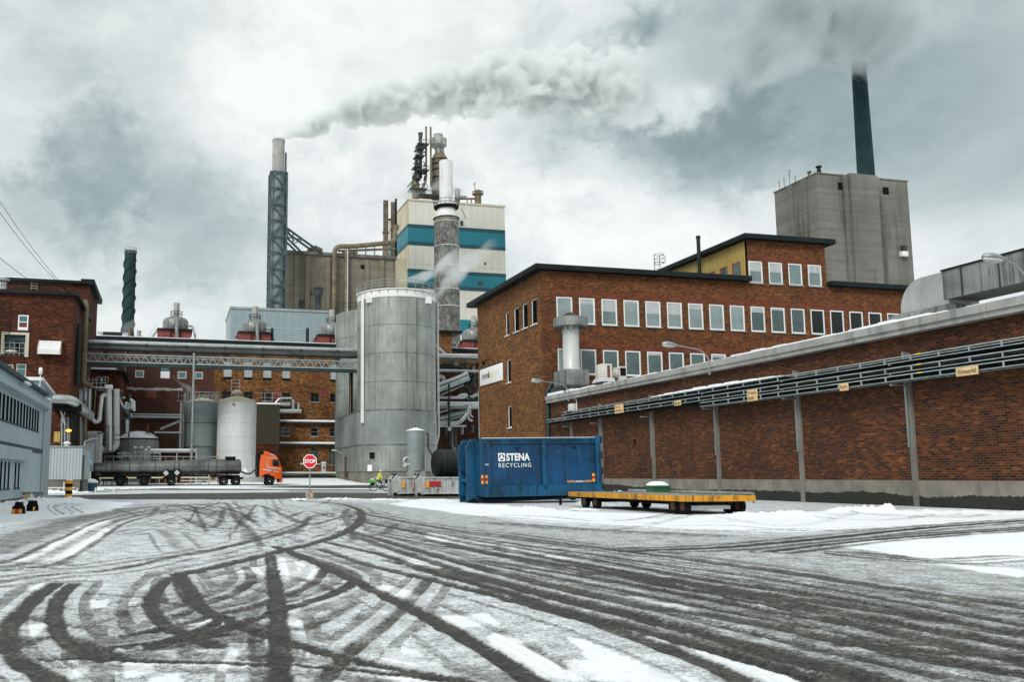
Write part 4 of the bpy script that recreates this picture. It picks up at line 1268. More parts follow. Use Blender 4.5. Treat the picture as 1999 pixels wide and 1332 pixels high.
f = MB(); letters(f, 'paper', fn, W * .47, W * .88, zS0 + Hh * .22, zS0 + Hh * .66, -.002); f.build('lettering', 'sign_pale', sg)
f = MB(); f.add([(sB - .106, p[1], p[2]) for p in [fn(W * .505 + W * .035 * math.cos(k * math.pi / 8), zS0 + Hh * .5 + Hh * .15 * math.sin(k * math.pi / 8)) for k in range(16)]], [list(range(16))]); f.build('emblem', 'sign_yellow', sg)
for k in range(3):
    t = tS0 + W * (.28 + .3 * k)
    f = MB(); f.pipe([(sB, t, zS1 + .08), (sB - .35, t, zS1 + .42), (sB - 1.0, t, zS1 + .40), (sB - 1.15, t, zS1 + .15)], .03, 6, .2)
    f.ell((sB - 1.18, t, zS1 + .1), .16, .12, .2, 10, 6); f.build('lamp', 'black', sg)
f = MB(); f.box(sB - .1, sB, tS0, tS1, zS1 + .01, zS1 + .1); f.build('lamp_rail', 'black', sg)

# ------------------------------------------------------------------ concrete tower with chimney behind
tK = 102.0
sK = Pt(1600, 450, tK)[0]; sK1 = Pt(1783, 520, tK)[0]
zK = Pt(1599, 339, tK)[2]
tK1 = Ps(1514, 420, sK)[1]
kt = thing('concrete_tower', 'tall square tower of streaked board-marked concrete behind the office', 'tower', (sK, tK, 0))
f = MB(); f.box(sK, sK1, tK, tK1, 0, zK); f.build('wall', 'concrete_tower', kt)
f = MB()
for px, wd in ((1656, .55), (1717, .42)):
    s = Pt(px, 450, tK)[0]; f.box(s - wd, s + wd, tK - .22, tK + .02, 0, zK + .02)
for px, wd in ((1548, .5), (1575, .5)):
    t = Ps(px, 450, sK)[1]; f.box(sK - .22, sK + .02, t - wd, t + wd, 0, zK + .02)
f.build('pilaster', 'concrete_tower', kt)
s0 = Pt(1659.5, 450, tK)[0]; s1 = Pt(1713, 450, tK)[0]
f = MB(); f.box(s0, s1, tK - .6, tK + .02, 0, zK + .28); f.build('stair_shaft', 'concrete_tower', kt)
f = MB(); f.box(sK - .12, sK1 + .12, tK - .12, tK1 + .12, zK + .003, zK + .16); f.build('parapet', 'concrete', kt)
for px, py in ((1641.5, 363), (1728.5, 372)):
    s, _, z = Pt(px, py, tK); f = MB(); f.box(s - .5, s + .5, tK - .06, tK + .05, z - .55, z + .5)
    for k in range(6): f.box(s - .5, s + .5, tK - .09, tK - .06, z - .5 + k * .17, z - .42 + k * .17)
    f.build('vent', 'black', kt)
s, _, z = Pt(1761, 497, tK)
f = MB(); f.bbox(s - .55, s + .5, tK - .6, tK, z - .35, z + .35, .03)
solo(f, 'cabinet', 'white_paint', 'white cabinet fixed high on the concrete tower below a floodlight', 'cabinet', (s, tK, z))
f = MB(); f.prism([(tK - .5, z + .55), (tK - .75, z + 1.15), (tK - .15, z + 1.25), (tK - .1, z + .6)], 'x', s - .3, s + .4)
f.tube([(s, tK - .2, z + .3), (s, tK - .2, z + .7)], .05, 6)
solo(f, 'floodlight', 'galv_dark', 'dark floodlight on the concrete tower above the white cabinet', 'floodlight', (s, tK, z + .5))
for i, (px, py, hh) in enumerate(((1521, 352, 22), (1531, 345, 20), (1542, 330, 26), (1553, 342, 12))):
    t = Ps(px, 360, sK + .3)[1]; b = zK + .16; top = Ps(px, py, sK + .3)[2]
    f = MB(); f.tube([(sK + .3, t, b), (sK + .3, t, top)], .035, 5)
    for q in range(2): f.tube([(sK + .3, t - .25, top - .3 - q * .5), (sK + .3, t + .25, top - .3 - q * .5)], .02, 5)
    solo(f, 'antenna', 'pipe_dark', ['antenna at the far left corner of the concrete tower roof', 'antenna second from the far left corner of the concrete tower roof', 'tallest antenna on the concrete tower roof', 'shortest antenna on the concrete tower roof, next to the tallest'][i], 'antenna', (sK + .3, t, b), 'antennas on the concrete tower')
for i, (px, py, r, lab) in enumerate(((1606.5, 320, .38, 'black capped flue at the front corner of the concrete tower roof'), (1580, 334, .28, 'short pale vent pipe on the left edge of the concrete tower roof'))):
    t = Ps(px, 345, sK + 1.0)[1]; top = Ps(px, py, sK + 1)[2]
    t = max(t, tK + .6)
    f = MB(); f.lathe([(r * .75, zK + .1), (r * .75, top - .45), (r * .6, top - .4), (r * .6, top - .2), (r * 1.15, top - .18), (r * 1.0, top)], (sK + 1.0, t), 14)
    solo(f, 'roof_flue', 'pipe_dark' if i == 0 else 'pipe_tan', lab, 'flue', (sK + 1, t, zK + .16))
f = MB(); t = tK + 5
s = sK1 + .4
f.pipe([(s, t, zK * .3), (s, t, Pt(1795, 500, t)[2]), (s + 3, t, Pt(1795, 500, t)[2] - 3)], .75, 14, 2.0)
solo(f, 'corner_pipe', 'pipe_tan', 'curved tan and grey pipe at the right edge of the concrete tower', 'pipe', (s, t, 0))

tCh = 135.0
sC0, _, zc0 = Pt(1691, 346, tCh); zcT = Pt(1677, 88, tCh)[2]
rb = 19.2 / FPX * tCh; rt = 15.5 / FPX * tCh
f = MB(); f.lathe([(rb * 1.12, 0), (rb, zc0), (rt, zcT), (rt * .85, zcT), (rt * .8, zcT - 3)], (sC0, tCh), 32)
solo(f, 'dark_chimney', 'chimney_dark', 'very tall dark green chimney rising behind the concrete tower, its top lost in smoke', 'chimney', (sC0, tCh, 0))
# ------------------------------------------------------------------ twin metal silos
tS = 109.0
sS, _, _ = Pt(774, 700, tS); rS = 77.2 / FPX * tS * 1.03
zSt = Pt(774, 563, tS - rS)[2]
zSk1 = Pt(774, 800, tS - rS)[2]; zSk2 = Pt(774, 867, tS - rS)[2]; zSb = Pt(774, 920.5, tS - rS)[2]
tS2 = 124.0
sl, _, _ = Pt(656.5, 700, tS2); rS2 = rS * .985
sS2 = sl + rS2 * 1.0
zS2t = Pt(690, 603, tS2 - rS2)[2]
M('rail_grey', (.30, .34, .34), .5, .4, var=.1)
sil = thing('silo', 'huge streaked grey metal silo with white railed rim in the middle of the yard', 'silo', (sS, tS, .6))
f = MB()
bands = [zSk1 + (zSt - .9 - zSk1) * k / 4 for k in range(5)]
for k in range(4):
    f.lathe([(rS, bands[k]), (rS, bands[k + 1] - .05), (rS - .03, bands[k + 1] - .04), (rS - .03, bands[k + 1])], (sS, tS), 72, close=False)
f.build('shell', 'silo_metal', sil)
f = MB(); f.lathe([(rS + .05, zSt - .95), (rS + .05, zSt - .05), (rS + .22, zSt - .05), (rS + .22, zSt + .06), (rS - .4, zSt + .06), (0, zSt + .6)], (sS, tS), 72); f.build('rim', 'rim_white', sil)
f = MB()
for k in range(1, 4): f = MB(); f.ring((sS, tS, bands[k]), rS + .01, .03, 72); f.build('seam_band', 'galv_dull', sil)
f = MB()
nR = 28
for k in range(nR):
    u = 2 * math.pi * k / nR
    x, y = sS + (rS + .16) * math.cos(u), tS + (rS + .16) * math.sin(u)
    f.box(x - .03, x + .03, y - .03, y + .03, zSt - .45, zSt + 1.2)
for q in (.45, .82, 1.2): f.ring((sS, tS, zSt + q), rS + .16, .03, 64)
f.build('railing', 'rail_grey', sil)
def on_sil(px, r=None):
    r = r or rS
    a, b, _ = ray_s(px, 700)
    # nearest crossing with the circle
    A = a * a + b * b; B = -2 * (a * sS + b * tS); C = sS ** 2 + tS ** 2 - r * r
    disc = max(0, B * B - 4 * A * C); k = (-B - math.sqrt(disc)) / (2 * A)
    return a * k, b * k
x, y = on_sil(707.5, rS + .25)
f = MB(); f.box(x - .17, x + .17, y - .15, y + .15, zSk1 - 1.5, zSt - .4); f.build('downpipe', 'rim_white', sil)
x, y = on_sil(700, rS + .9)
x, y = sS + (rS + .35) * .97, tS - (rS + .3) * .2
f = MB(); f.pipe([(x, y, zSt - .6), (x, y, zSk2 + 1.2), (x - .5, y - .3, zSk2 - .2), (x - .3, y - .3, zSk2 - 2.2)], .17, 10, .5); f.build('downpipe', 'pipe_pale', sil)
f = MB()
for px in (722, 836):
    x, y = on_sil(px, rS + .08); f.box(x - .45, x + .45, y - .15, y + .35, zSt - 1.55, zSt - .7)
f.build('rim_bracket', 'rim_white', sil)
# skirt wrapped round both silos
def hull(r1, r2, n=30):
    d = Vector((sS2 - sS, tS2 - tS)); L = d.length; a0 = math.atan2(d.y, d.x)
    al = math.acos((r1 - r2) / L)
    pts = []
    for k in range(n + 1):
        u = a0 + al + (2 * math.pi - 2 * al) * k / n
        pts.append((sS + r1 * math.cos(u), tS + r1 * math.sin(u)))
    for k in range(n + 1):
        u = a0 - al + 2 * al * k / n
        pts.append((sS2 + r2 * math.cos(u), tS2 + r2 * math.sin(u)))
    return pts
f = MB(); f.prism(hull(rS + .06, rS2 + .06), 'z', zSk2, zSk1); f.build('skirt', 'silo_skirt', sil)
f = MB(); f.prism(hull(rS + .01, rS2 + .01), 'z', zSb, zSk2); f.build('skirt', 'silo_metal', sil)
f = MB(); f.prism(hull(rS + .12, rS2 + .12), 'z', zSk1 - .03, zSk1 + .10); f.prism(hull(rS + .11, rS2 + .11), 'z', zSk2 - .06, zSk2 + .02); f.build('seam_band', 'galv_dull', sil)
f = MB(); f.prism(hull(rS - .12, rS2 - .12), 'z', -.3, zSb); f.build('plinth', 'concrete', sil)
si2 = thing('silo', 'second grey silo standing close behind the railed one, lower and without railing', 'silo', (sS2, tS2, .8))
f = MB()
for k in range(4):
    z0 = zSk1 + .12 + (zS2t - zSk1 - .12) * k / 4; z1 = zSk1 + .12 + (zS2t - zSk1 - .12) * (k + 1) / 4
    f.lathe([(rS2, z0), (rS2, z1 - .05), (rS2 - .04, z1 - .04), (rS2 - .04, z1)], (sS2, tS2), 60, close=False)
f.lathe([(rS2 - .04, zS2t), (rS2 - .3, zS2t + .1), (0, zS2t + .7)], (sS2, tS2), 60)
f.build('shell', 'silo_metal', si2)
f = MB()
for k in range(14):
    u = math.pi * .75 + math.pi * .9 * k / 13
    x, y = sS2 + (rS2 + .1) * math.cos(u), tS2 + (rS2 + .1) * math.sin(u)
    f.beam((x, y, zS2t), (x, y, zS2t + 1.1), .05)
for q in (.55, 1.1): f.ring((sS2, tS2, zS2t + q), rS2 + .1, .03, 40, a0=math.pi * .75, a1=math.pi * 1.65)
f.build('railing', 'pipe_dark', si2)
# door sits on the flat run of the skirt
def hull_pt(px, extra=.06):
    P = hull(rS + extra, rS2 + extra); a, b, _ = ray_s(px, 800); best = None
    for i in range(len(P)):
        p, q = Vector(P[i]), Vector(P[(i + 1) % len(P)])
        e_ = q - p; den = a * e_.y - b * e_.x
        if abs(den) < 1e-9: continue
        k = (p.x * e_.y - p.y * e_.x) / den; t = (p.x * b - p.y * a) / den
        if -1e-6 <= t <= 1 + 1e-6 and k > 0 and (best is None or k < best[0]): best = (k, e_.normalized())
    k, e_ = best
    return Vector((a * k, b * k)), e_
p, e_ = hull_pt(675.5)
f = MB(); zb_ = CAM_H + (930 - 933.5) / FPX * p.y; zt_ = CAM_H + (930 - 892) / FPX * p.y
f.beam((p.x, p.y, zb_), (p.x, p.y, zt_), .16, 1.0, up=(e_.x, e_.y, 0)); f.build('door', 'wood_door', sil)
p, e_ = hull_pt(685, .02)
zq = CAM_H + (930 - 716) / FPX * p.y
f = MB(); f.beam((p.x, p.y, zSk1 + .12), (p.x, p.y, zq), .1, 2.0, up=(e_.x, e_.y, 0)); bo_ = f.build('bay_opening', 'pane_slit', sil)
f = MB(); f.beam((p.x - .1, p.y - .12, zSk1 + .12), (p.x - .1, p.y - .12, zq), .16); f.build('bay_post', 'pipe_tan', bo_)
p, e_ = hull_pt(668)
f = MB(); z = CAM_H + (930 - 882) / FPX * p.y; o_ = Vector((-.6, -.8))
f.beam((p.x + .3, p.y, z - .35), (p.x - .9, p.y - .7, z + .1), .05); f.ell((p.x - 1.2, p.y - .9, z + .15), .45, .2, .11, 10, 6)
solo(f, 'wall_lamp', 'pipe_pale', 'small lamp on a bent arm above the brown door of the silo skirt', 'lamp', (p.x, p.y, z))
for px, py, w_, h_, m_, lab, nm, ct in ((726, 889.5, .42, .42, 'black', 'small dark hatch box on the silo skirt right of the door', 'hatch', 'hatch'), (722, 914, .36, .36, 'sign_white', 'small white notice on the silo skirt above its plinth', 'notice', 'notice')):
    p, e_ = hull_pt(px); z = CAM_H + (930 - py) / FPX * p.y
    f = MB(); f.beam((p.x, p.y - .1, z - h_), (p.x, p.y - .1, z + h_), .06, w_ * 2, up=(e_.x, e_.y, 0))
    f.mat(1).beam((p.x, p.y - .06, z - h_ - .06), (p.x, p.y - .06, z + h_ + .06), .05, w_ * 2 + .12, up=(e_.x, e_.y, 0))
    solo(f, nm, [m_, 'pipe_pale'], lab, ct, (p.x, p.y, z))

# small tank on a concrete foot in front of the silo
tW = 99.0
sW = Pt(811.5, 880, tW)[0]; rW = 18.2 / FPX * tW
zw0 = Pt(812, 919.5, tW - rW)[2]; zw1 = Pt(812, 841, tW - rW)[2]
tk = thing('small_tank', 'small pale cylindrical tank on a concrete foot in front of the railed silo', 'tank', (sW, tW, 0))
f = MB(); f.lathe([(rW, zw0), (rW, zw0 + (zw1 - zw0) * .51), (rW + .03, zw0 + (zw1 - zw0) * .51), (rW + .03, zw0 + (zw1 - zw0) * .52), (rW, zw0 + (zw1 - zw0) * .52), (rW, zw1)], (sW, tW), 32); f.build('shell', 'tank_grey', tk)
f = MB(); f.lathe([(rW + .08, zw1), (rW + .06, zw1 + .08), (.15, zw1 + .38), (0, zw1 + .4)], (sW, tW), 32); f.build('lid', 'snow', tk)
f = MB(); f.bbox(sW - 16.5 / FPX * tW, sW + 16.5 / FPX * tW, tW - .9, tW + .9, -.2, zw0 - .002, .03); f.build('foot', 'concrete_pale', tk)
f = MB(); f.lathe([(.05, zw1 + .3), (.05, zw1 + .6), (.02, zw1 + .62)], (sW, tW), 8); f.build('valve', 'black', tk)
f = MB(); x = sW + rW + .35
f.pipe([(x - .2, tW - .2, zw1 - .3), (x, tW - .3, zw1 - .3), (x + .05, tW - .3, zw1 - 2), (x + .6, tW - .3, zw0 + 1.6), (x + .6, tW - .3, zw0 - .2)], .10, 8); f.build('pipe', 'galv_dark', tk)
f = MB(); f.ring((sW - rW - .1, tW - .4, zw0 + 1.1), .42, .1, 20, axis='y'); f.ell((sW - rW - .25, tW - .2, zw1 - 2.4 - 1.6), .3, .3, .32); f.build('hatch', 'pipe_pale', tk)
f = MB()
for ds_ in (0, .35): f.beam((sW + rW + .3 + ds_, tW - .5, zw0 + 1.5), (sW + rW + .9 + ds_, tW - 1.0, -.1), .05)
for k in range(7):
    q = k / 6.5; f.beam((sW + rW + .3 + .6 * q, tW - .5 - .5 * q, zw0 + 1.5 - (zw0 + 1.6) * q), (sW + rW + .65 + .6 * q, tW - .5 - .5 * q, zw0 + 1.5 - (zw0 + 1.6) * q), .04)
f.build('ladder', 'galv', tk)

# long dark horizontal tank right of the silo
tH = 97.0
c0 = Pt(852, 905, tH); c1 = Pt(908, 903, tH)
rH = 28 / FPX * tH
ht = thing('horizontal_tank', 'long black horizontal tank lying between the silo and the blue container', 'tank', (c0[0], tH, 0))
f = MB(); f.tube([(c0[0] - .3, tH, c0[2]), (c0[0], tH, c0[2]), (c1[0], tH - .4, c0[2])], [rH * .8, rH, rH], 32)
f.tube([(c1[0], tH - .4, c0[2]), (c1[0] + .45, tH - .42, c0[2])], [rH, rH * .7], 32); f.build('shell', 'pipe_dark', ht)
f = MB()
for q in (.15, .55, .9):
    x = c0[0] + (c1[0] - c0[0]) * q
    f.tube([(x - .06, tH - .4 * q, c0[2]), (x + .06, tH - .4 * q, c0[2])], rH * 1.03, 32)
f.build('hoop', 'galv_dark', ht)
f = MB(); f.prism([(c1[0] - 1.2, -.1), (c1[0] + .3, -.1), (c1[0] - .2, c0[2] + .2), (c1[0] - .6, c0[2] + .2)], 'y', tH - rH - .5, tH - rH - .3)
f.box(c1[0] - 1, c1[0] - .4, tH - 1, tH + 1, -.2, c0[2] - rH * .4); f.build('cradle', 'galv', ht)

# ------------------------------------------------------------------ mill building behind (two brick halves)
tM = 136.0
def hM(px0, px1, py0, py1):
    a, _, z1 = Pt(px0, py0, tM); b, _, z0 = Pt(px1, py1, tM); return (a, b, z0, z1)
sMx = Pt(417, 800, tM)[0]; sM0 = Pt(150, 800, tM)[0]; sM1 = Pt(960, 800, tM)[0]
zM = Pt(540, 675, tM)[2]
m1 = thing('mill_building', 'old maroon brick mill half with zigzag patterned brickwork behind the low tanks', 'mill', (sM0, tM, .8))
def avgz(lst):
    z0 = sum(h[2] for h in lst) / len(lst); z1 = sum(h[3] for h in lst) / len(lst); return [(h[0], h[1], z0, z1) for h in lst]
wA = avgz([hM(264, 281, 723, 738), hM(347, 364, 725, 740), hM(380, 396, 726, 740)])
wBl = [hM(314, 331, 711, 739)]
f = MB(); facade(f, 't', tM, sM0, sMx, -.3, zM, wA + wBl, .2); f.build('wall', 'brick_maroon', m1)
f = MB(); f.box(sM0, sMx - .01, tM + .35, tM + 16, -.3, zM - .01); f.build('body', 'brick_dark', m1)
for h in wA: window(m1, 't', tM, h, 'cream_frame', 'pane_blue', .16, .06)
for h in wBl:
    zz_ = h[2] + (h[3] - h[2]) * .5
    window(m1, 't', tM, (h[0], h[1], zz_, h[3]), 'galv_dark', 'pane_blue', .1, .08)
    f = MB(); f.box(h[0], h[1], tM + .03, tM + .1, h[2], zz_ - .02); f.build('shutter', 'sign_white', m1)
for a_ in ((287.5, 305.5, 762.5, 777.5),):
    h = hM(*a_); f = MB(); f.box(h[0], h[1], tM - .05, tM + .02, h[2], h[3]); f.build('hatch', 'red_brickup', m1)
for a_ in ((262, 279, 763, 780), (313, 331, 764, 780), (264, 281, 709, 722), (380, 396, 712, 725), (346, 352, 763, 780)):
    h = hM(*a_); f = MB(); f.box(h[0], h[1], tM - .03, tM + .02, h[2], h[3]); f.build('bricked_opening', 'brick_dark', m1)
f = MB()
r_ = random.Random(9)
x = Pt(247, 759, tM)[0]; xe = Pt(350, 759, tM)[0]; z = Pt(300, 760, tM)[2]
while x < xe:
    L = r_.uniform(.5, 1.6); f.box(x, x + L, tM - .03 - r_.random() * .02, tM + .01, z - r_.uniform(.12, .3), z + r_.uniform(.1, .25)); x += L
f.build('mortar_scar', 'concrete_pale', m1)
f = MB()
z = Pt(300, 815, tM - .6)[2]
f.tube([(Pt(256, 815, tM)[0], tM - .6, z), (Pt(356, 815, tM)[0], tM - .6, z)], .22, 10)
f.tube([(Pt(256, 811, tM)[0], tM - .35, z + .4), (Pt(356, 811, tM)[0], tM - .35, z + .4)], .14, 8); f.build('pipe', 'galv', m1)
f = MB(); x = Pt(244, 740, tM)[0]; f.tube([(x, tM - .2, 3), (x, tM - .2, zM - 1)], .14, 8); f.build('downpipe', 'pipe_tan', m1)

m2 = thing('mill_building', 'old ochre brick mill half with pale shuttered bays and small dark windows', 'mill', (sMx, tM, .8))
slabs = avgz([hM(436.5, 452, 708, 741), hM(477, 492.5, 708, 741), hM(514, 529.5, 708, 741.5), hM(551.5, 566.5, 708, 742), hM(645.5, 661, 708, 744)])
row2 = avgz([hM(434, 452, 765, 783), hM(476, 494, 766, 783), hM(512.5, 529.5, 766.5, 784), hM(552, 567, 767, 785), hM(607, 622.5, 767.5, 784.5), hM(645, 661, 767.5, 785)])
row3 = avgz([hM(550, 565.5, 835.5, 853), hM(606.5, 621.5, 836, 852), hM(644, 656, 836, 852)])
row4 = [hM(607, 620.5, 877, 906), hM(643.5, 656, 877, 908)]
f = MB(); facade(f, 't', tM, sMx, sM1, -.3, zM, slabs + row2 + row3 + row4, .3); f.build('wall', 'brick_ochre', m2)
f = MB(); f.box(sMx + .01, sM1, tM + .45, tM + 16, -.3, zM - .01); f.build('body', 'brick_dark', m2)
for h in slabs:
    f = MB()
    n = 4
    for k in range(n):
        a = h[0] + (h[1] - h[0]) * k / n; b = h[0] + (h[1] - h[0]) * (k + 1) / n
        f.box(a + .01, b - .01, tM + .06 + .01 * (k % 2), tM + .14, h[2] + .28, h[3])
    w = f.build('shutter', 'blind_grey', m2)
    f = MB(); f.box(h[0] - .08, h[1] + .08, tM - .12, tM + .1, h[2] - .02, h[2] + .14); f.build('sill', 'black', w)
for h in row2: window(m2, 't', tM, h, 'galv_dark', 'pane_dark', .09, .2, bars=(.5,), hbars=(.5,), sill='pipe_pale')
for h in row3: window(m2, 't', tM, h, 'galv', 'pane_dark', .08, .2, hbars=(.55,), sill='pipe_pale')
for h in row4: window(m2, 't', tM, h, 'galv_dark', 'pane_mid', .08, .2, hbars=(.4, .7), sill='pipe_pale')
for a_ in ((533, 549, 762, 775), (625, 638, 762.5, 775.5)):
    h = hM(*a_); f = MB(); f.box(h[0], h[1], tM - .04, tM + .02, h[2], h[3]); f.build('hatch', 'red_box', m2)
h = hM(608.5, 623, 717, 742); f = MB(); f.box(h[0], h[1], tM - .03, tM + .02, h[2], h[3]); f.build('bricked_opening', 'brick_band', m2)
for py, nm in ((825, 'pipe'), (868, 'pipe')):
    f = MB(); z = Pt(600, py, tM - .5)[2]; f.tube([(Pt(545, py, tM)[0], tM - .5, z), (Pt(653, py, tM)[0], tM - .5, z)], .26, 10)
    for q in range(5): x = Pt(555 + q * 24, py, tM)[0]; f.box(x - .06, x + .06, tM - .5, tM, z - .35, z - .2)
    pp = f.build(nm, 'galv_dark', m2)
    f = MB(); f.tube([(Pt(545, py, tM)[0], tM - .55, z + .17), (Pt(653, py, tM)[0], tM - .55, z + .17)], [.2, .22], 10); f.build('snow', 'snow', pp)
f = MB(); x0_ = Pt(508, 926, tM - 3)[0]; x1_ = Pt(657, 926, tM - 3)[0]; zd_ = Pt(600, 924.5, tM - 3)[2]
f.box(x0_, x1_, tM - 3, tM - .01, -.2, zd_); dk_ = f.build('loading_dock', 'plinth', m2)
f = MB(); f.bbox(x0_ - .1, x1_, tM - 3.1, tM - .05, zd_ + .002, zd_ + .2, .06); f.build('snow', 'snow', dk_)
f = MB(); x = Pt(654.5, 850, tM - .5)[0]; f.pipe([(x, tM - .3, 2), (x, tM - .3, Pt(654, 795, tM)[2]), (x + .8, tM - .3, Pt(654, 791, tM)[2])], .24, 8); f.build('downpipe', 'galv_dark', m2)
f = MB(); f.box(sM0 - .5, sM1, tM - .5, tM + 16.4, zM + .003, zM + .5)
f.build('roof', 'roof_edge', m2)
f = MB(); f.box(sM0 - .4, sM1, tM - .4, tM + 16, zM + .503, zM + .62); f.build('snow', 'snow', m2)
# white insulated pipes on the ochre wall
f = MB()
def q_(px, py, d=.8): return Pt(px, py, tM - d)
f.pipe([q_(548, 790), q_(566, 790)], .30, 12)
f.pipe([q_(545, 803), q_(588, 803), ], .34, 12)
for px, py in ((572.5, 781), (583, 787)): f.pipe([q_(px, 803), q_(px, py + 1), q_(px, py)], .28, 12)
f.pipe([q_(536, 790), q_(546, 778), q_(570, 778)], .2, 10)
solo(f, 'wall_duct', 'pipe_steel', 'cluster of silver ducts with two upright stubs on the ochre mill wall', 'duct', q_(560, 803))
f = MB(); s, t, z = Pt(631.5, 923, tM - 2.4)
f.bbox(s - .32, s + .32, t - .3, t + .3, zd_ + .2, zd_ + 1.5, .04); f.mat(1).bbox(s - .36, s + .36, t - .34, t + .34, zd_ + 1.5, zd_ + 1.72, .06); f.mat(2).box(s - .1, s + .12, t - .32, t - .29, zd_ + .7, zd_ + .95)
solo(f, 'waste_bin', ['pipe_pale', 'snow', 'black'], 'pale bin with a snow cap on the loading dock right of the stop sign', 'bin', (s, t, zd_ + .2))
# brown clad annexe left of the dock
tX = 131.0
x0_ = Pt(499, 850, tX)[0]; x1_ = Pt(545.5, 850, tX)[0]
an = thing('annexe', 'dark brown clad annexe on a brick foot behind the orange truck cab', 'annexe', (x0_, tX, 0))
f = MB(); f.box(x0_ - 2, x1_, tX, tM - .01, Pt(520, 868, tX)[2], Pt(520, 790, tX)[2]); f.build('cladding', 'clad_brown', an)
f = MB(); f.box(x0_ - 2, x1_ - .05, tX + .05, tM - .01, -.2, Pt(520, 868, tX)[2] - .003); f.build('foot', 'brick_dark', an)
f = MB(); z = Pt(520, 790, tX)[2]; f.bbox(x0_ - 2, x1_ + .1, tX - .1, tM - .01, z + .002, z + .25, .05); f.build('roof', 'snow', an)
f = MB()
for px in (517, 532, 547): s = Pt(px, 780, tX)[0]; f.tube([(s, tX, z), (s, tX, Pt(px, 766 if px < 540 else 767, tX)[2])], .05, 6)
for zz_ in (1.0, 1.7): f.tube([(x0_, tX, z + zz_), (x1_, tX, z + zz_)], .03, 6)
f.build('railing', 'rail_grey', an)

# ------------------------------------------------------------------ red roof houses with cyclones
zR = zM + .6
def roof_house(px, t, label):
    k = t / FPX * 1.02
    s = Pt(px, 660, t)[0]
    th = thing('roof_house', label, 'roof house', (s, t, zR), 'red roof houses on the mill roof')
    z1 = Pt(px, 651, t)[2]; z2 = Pt(px, 628, t)[2]; z3 = Pt(px, 592, t)[2]
    f = MB(); f.box(s - 31 * k, s + 27 * k, t - 2.6, t + 3, zR - .2, z1); f.box(s - 31 * k - .2, s - 10 * k, t - 2.8, t - 2.61, zR - .2, z1); f.build('house', 'red_box', th)
    f = MB(); f.bbox(s - 34 * k, s + 30 * k, t - 3.1, t + 3.3, z1 + .002, z1 + .3, .05); f.build('roof', 'roof_edge', th)
    f = MB(); f.lathe([(22 * k, z1 + .3), (23.5 * k, z1 + .8), (23.5 * k, z2), (20 * k, z2 + .4), (6 * k, z2 + .9), (0, z2 + .95)], (s - 1 * k, t), 30); f.build('cyclone', 'galv_dull', th)
    f = MB(); f.lathe([(5.6 * k, z2 + .5), (5.6 * k, z3), (4.6 * k, z3), (4.6 * k, z3 - .4)], (s, t), 18); f.build('stack', 'concrete_pale', th)
    f = MB(); f.pipe([(s, t - .4 * k * 10, z3 - 2.0), (s + 1 * k, t - 2.2, z2 - .2), (s + 1.5 * k, t - 3.35, z1 + .2), (s + 2 * k, t - 3.35, zR)], 3.1 * k, 12); f.build('downpipe', 'galv_dull', th)
    f = MB()
    for q in (.45, .9): f.ring((s, t, z2 + .7 + q), 11 * k, .04, 24)
    for q in range(10):
        u = 2 * math.pi * q / 10; f.beam((s + 11 * k * math.cos(u), t + 11 * k * math.sin(u), z2 + .6), (s + 11 * k * math.cos(u), t + 11 * k * math.sin(u), z2 + 1.6), .05)
    f.lathe([(11 * k, z2 + .55), (11 * k, z2 + .65), (6 * k, z2 + .66)], (s, t), 24); f.build('platform', 'pipe_dark', th)
    f = MB(); f.pipe([(s + 20 * k, t - 1, z2 - .8), (s + 30 * k, t - 1, z2 - .8), (s + 36 * k, t - 1.5, z1 - .6), (s + 36 * k, t - 1.5, zR - .2)], 1.9 * k, 12, 1.4); f.build('curved_pipe', 'galv', th)
    f = MB()
    for d_ in (-1.0, -.4): f.beam((s - 34 * k, t + d_, z1 + .3), (s - 50 * k, t + d_, zR), .08, .25)
    for q in range(8):
        a = q / 8; f.beam((s - (34 + 16 * a) * k, t - 1, z1 + .3 + (zR - z1 - .3) * a), (s - (34 + 16 * a) * k, t - .4, z1 + .3 + (zR - z1 - .3) * a), .2, .04)
    f.beam((s - 34 * k, t - 1, z1 + 1.3), (s - 50 * k, t - 1, zR + 1), .05); f.build('stair', 'galv', th)
    f = MB()
    for sg_ in (-1, 1):
        f.beam((s + sg_ * 10 * k, t - 2.7, z1), (s + sg_ * 5 * k, t - 2.7, zR), .1)
    f.build('brace', 'pipe_dark', th)
    return th, s, t
rh, s0_, t0_ = roof_house(343, 143.0, 'red roof house with a round metal cyclone, leftmost of those above the pipe bridge')
for px, lab in ((497, 'red roof house with a cyclone in front of the pale blue hall'), (648, 'red roof house with a cyclone, half hidden behind the twin silos'), (925, 'red roof house with a cyclone between the silo and the office gable')):
    s_ = Pt(px, 660, 143.0)[0]
    dup_thing(rh, (s_, 143.0), zR, lab)
for i, (px, t, py, r, m_, lab) in enumerate(((253.5, 141, 640, .26, 'pipe_tan', 'rusty brown pipe stub on the mill roof beside the twisted chimney'), (271, 141, 646, .32, 'concrete_pale', 'pale roof pipe just right of the twisted chimney'), (275.5, 140, 656, .2, 'pipe_pale', 'short white roof pipe beside the taller pale one right of the twisted chimney'),
                                      (531, 141, 641, .24, 'pipe_dark', 'thin dark roof pipe right of the middle red roof house'), (600, 141, 641, .26, 'pipe_dark', 'thin dark roof pipe with white top in front of the pale blue hall right end'))):
    s = Pt(px, 660, t)[0]; f = MB(); f.lathe([(r, zR - .1), (r, Pt(px, py, t)[2]), (r * .8, Pt(px, py, t)[2])], (s, t), 12)
    solo(f, 'roof_pipe', m_, lab, 'roof pipe', (s, t, zR), 'pipes on the mill roof')
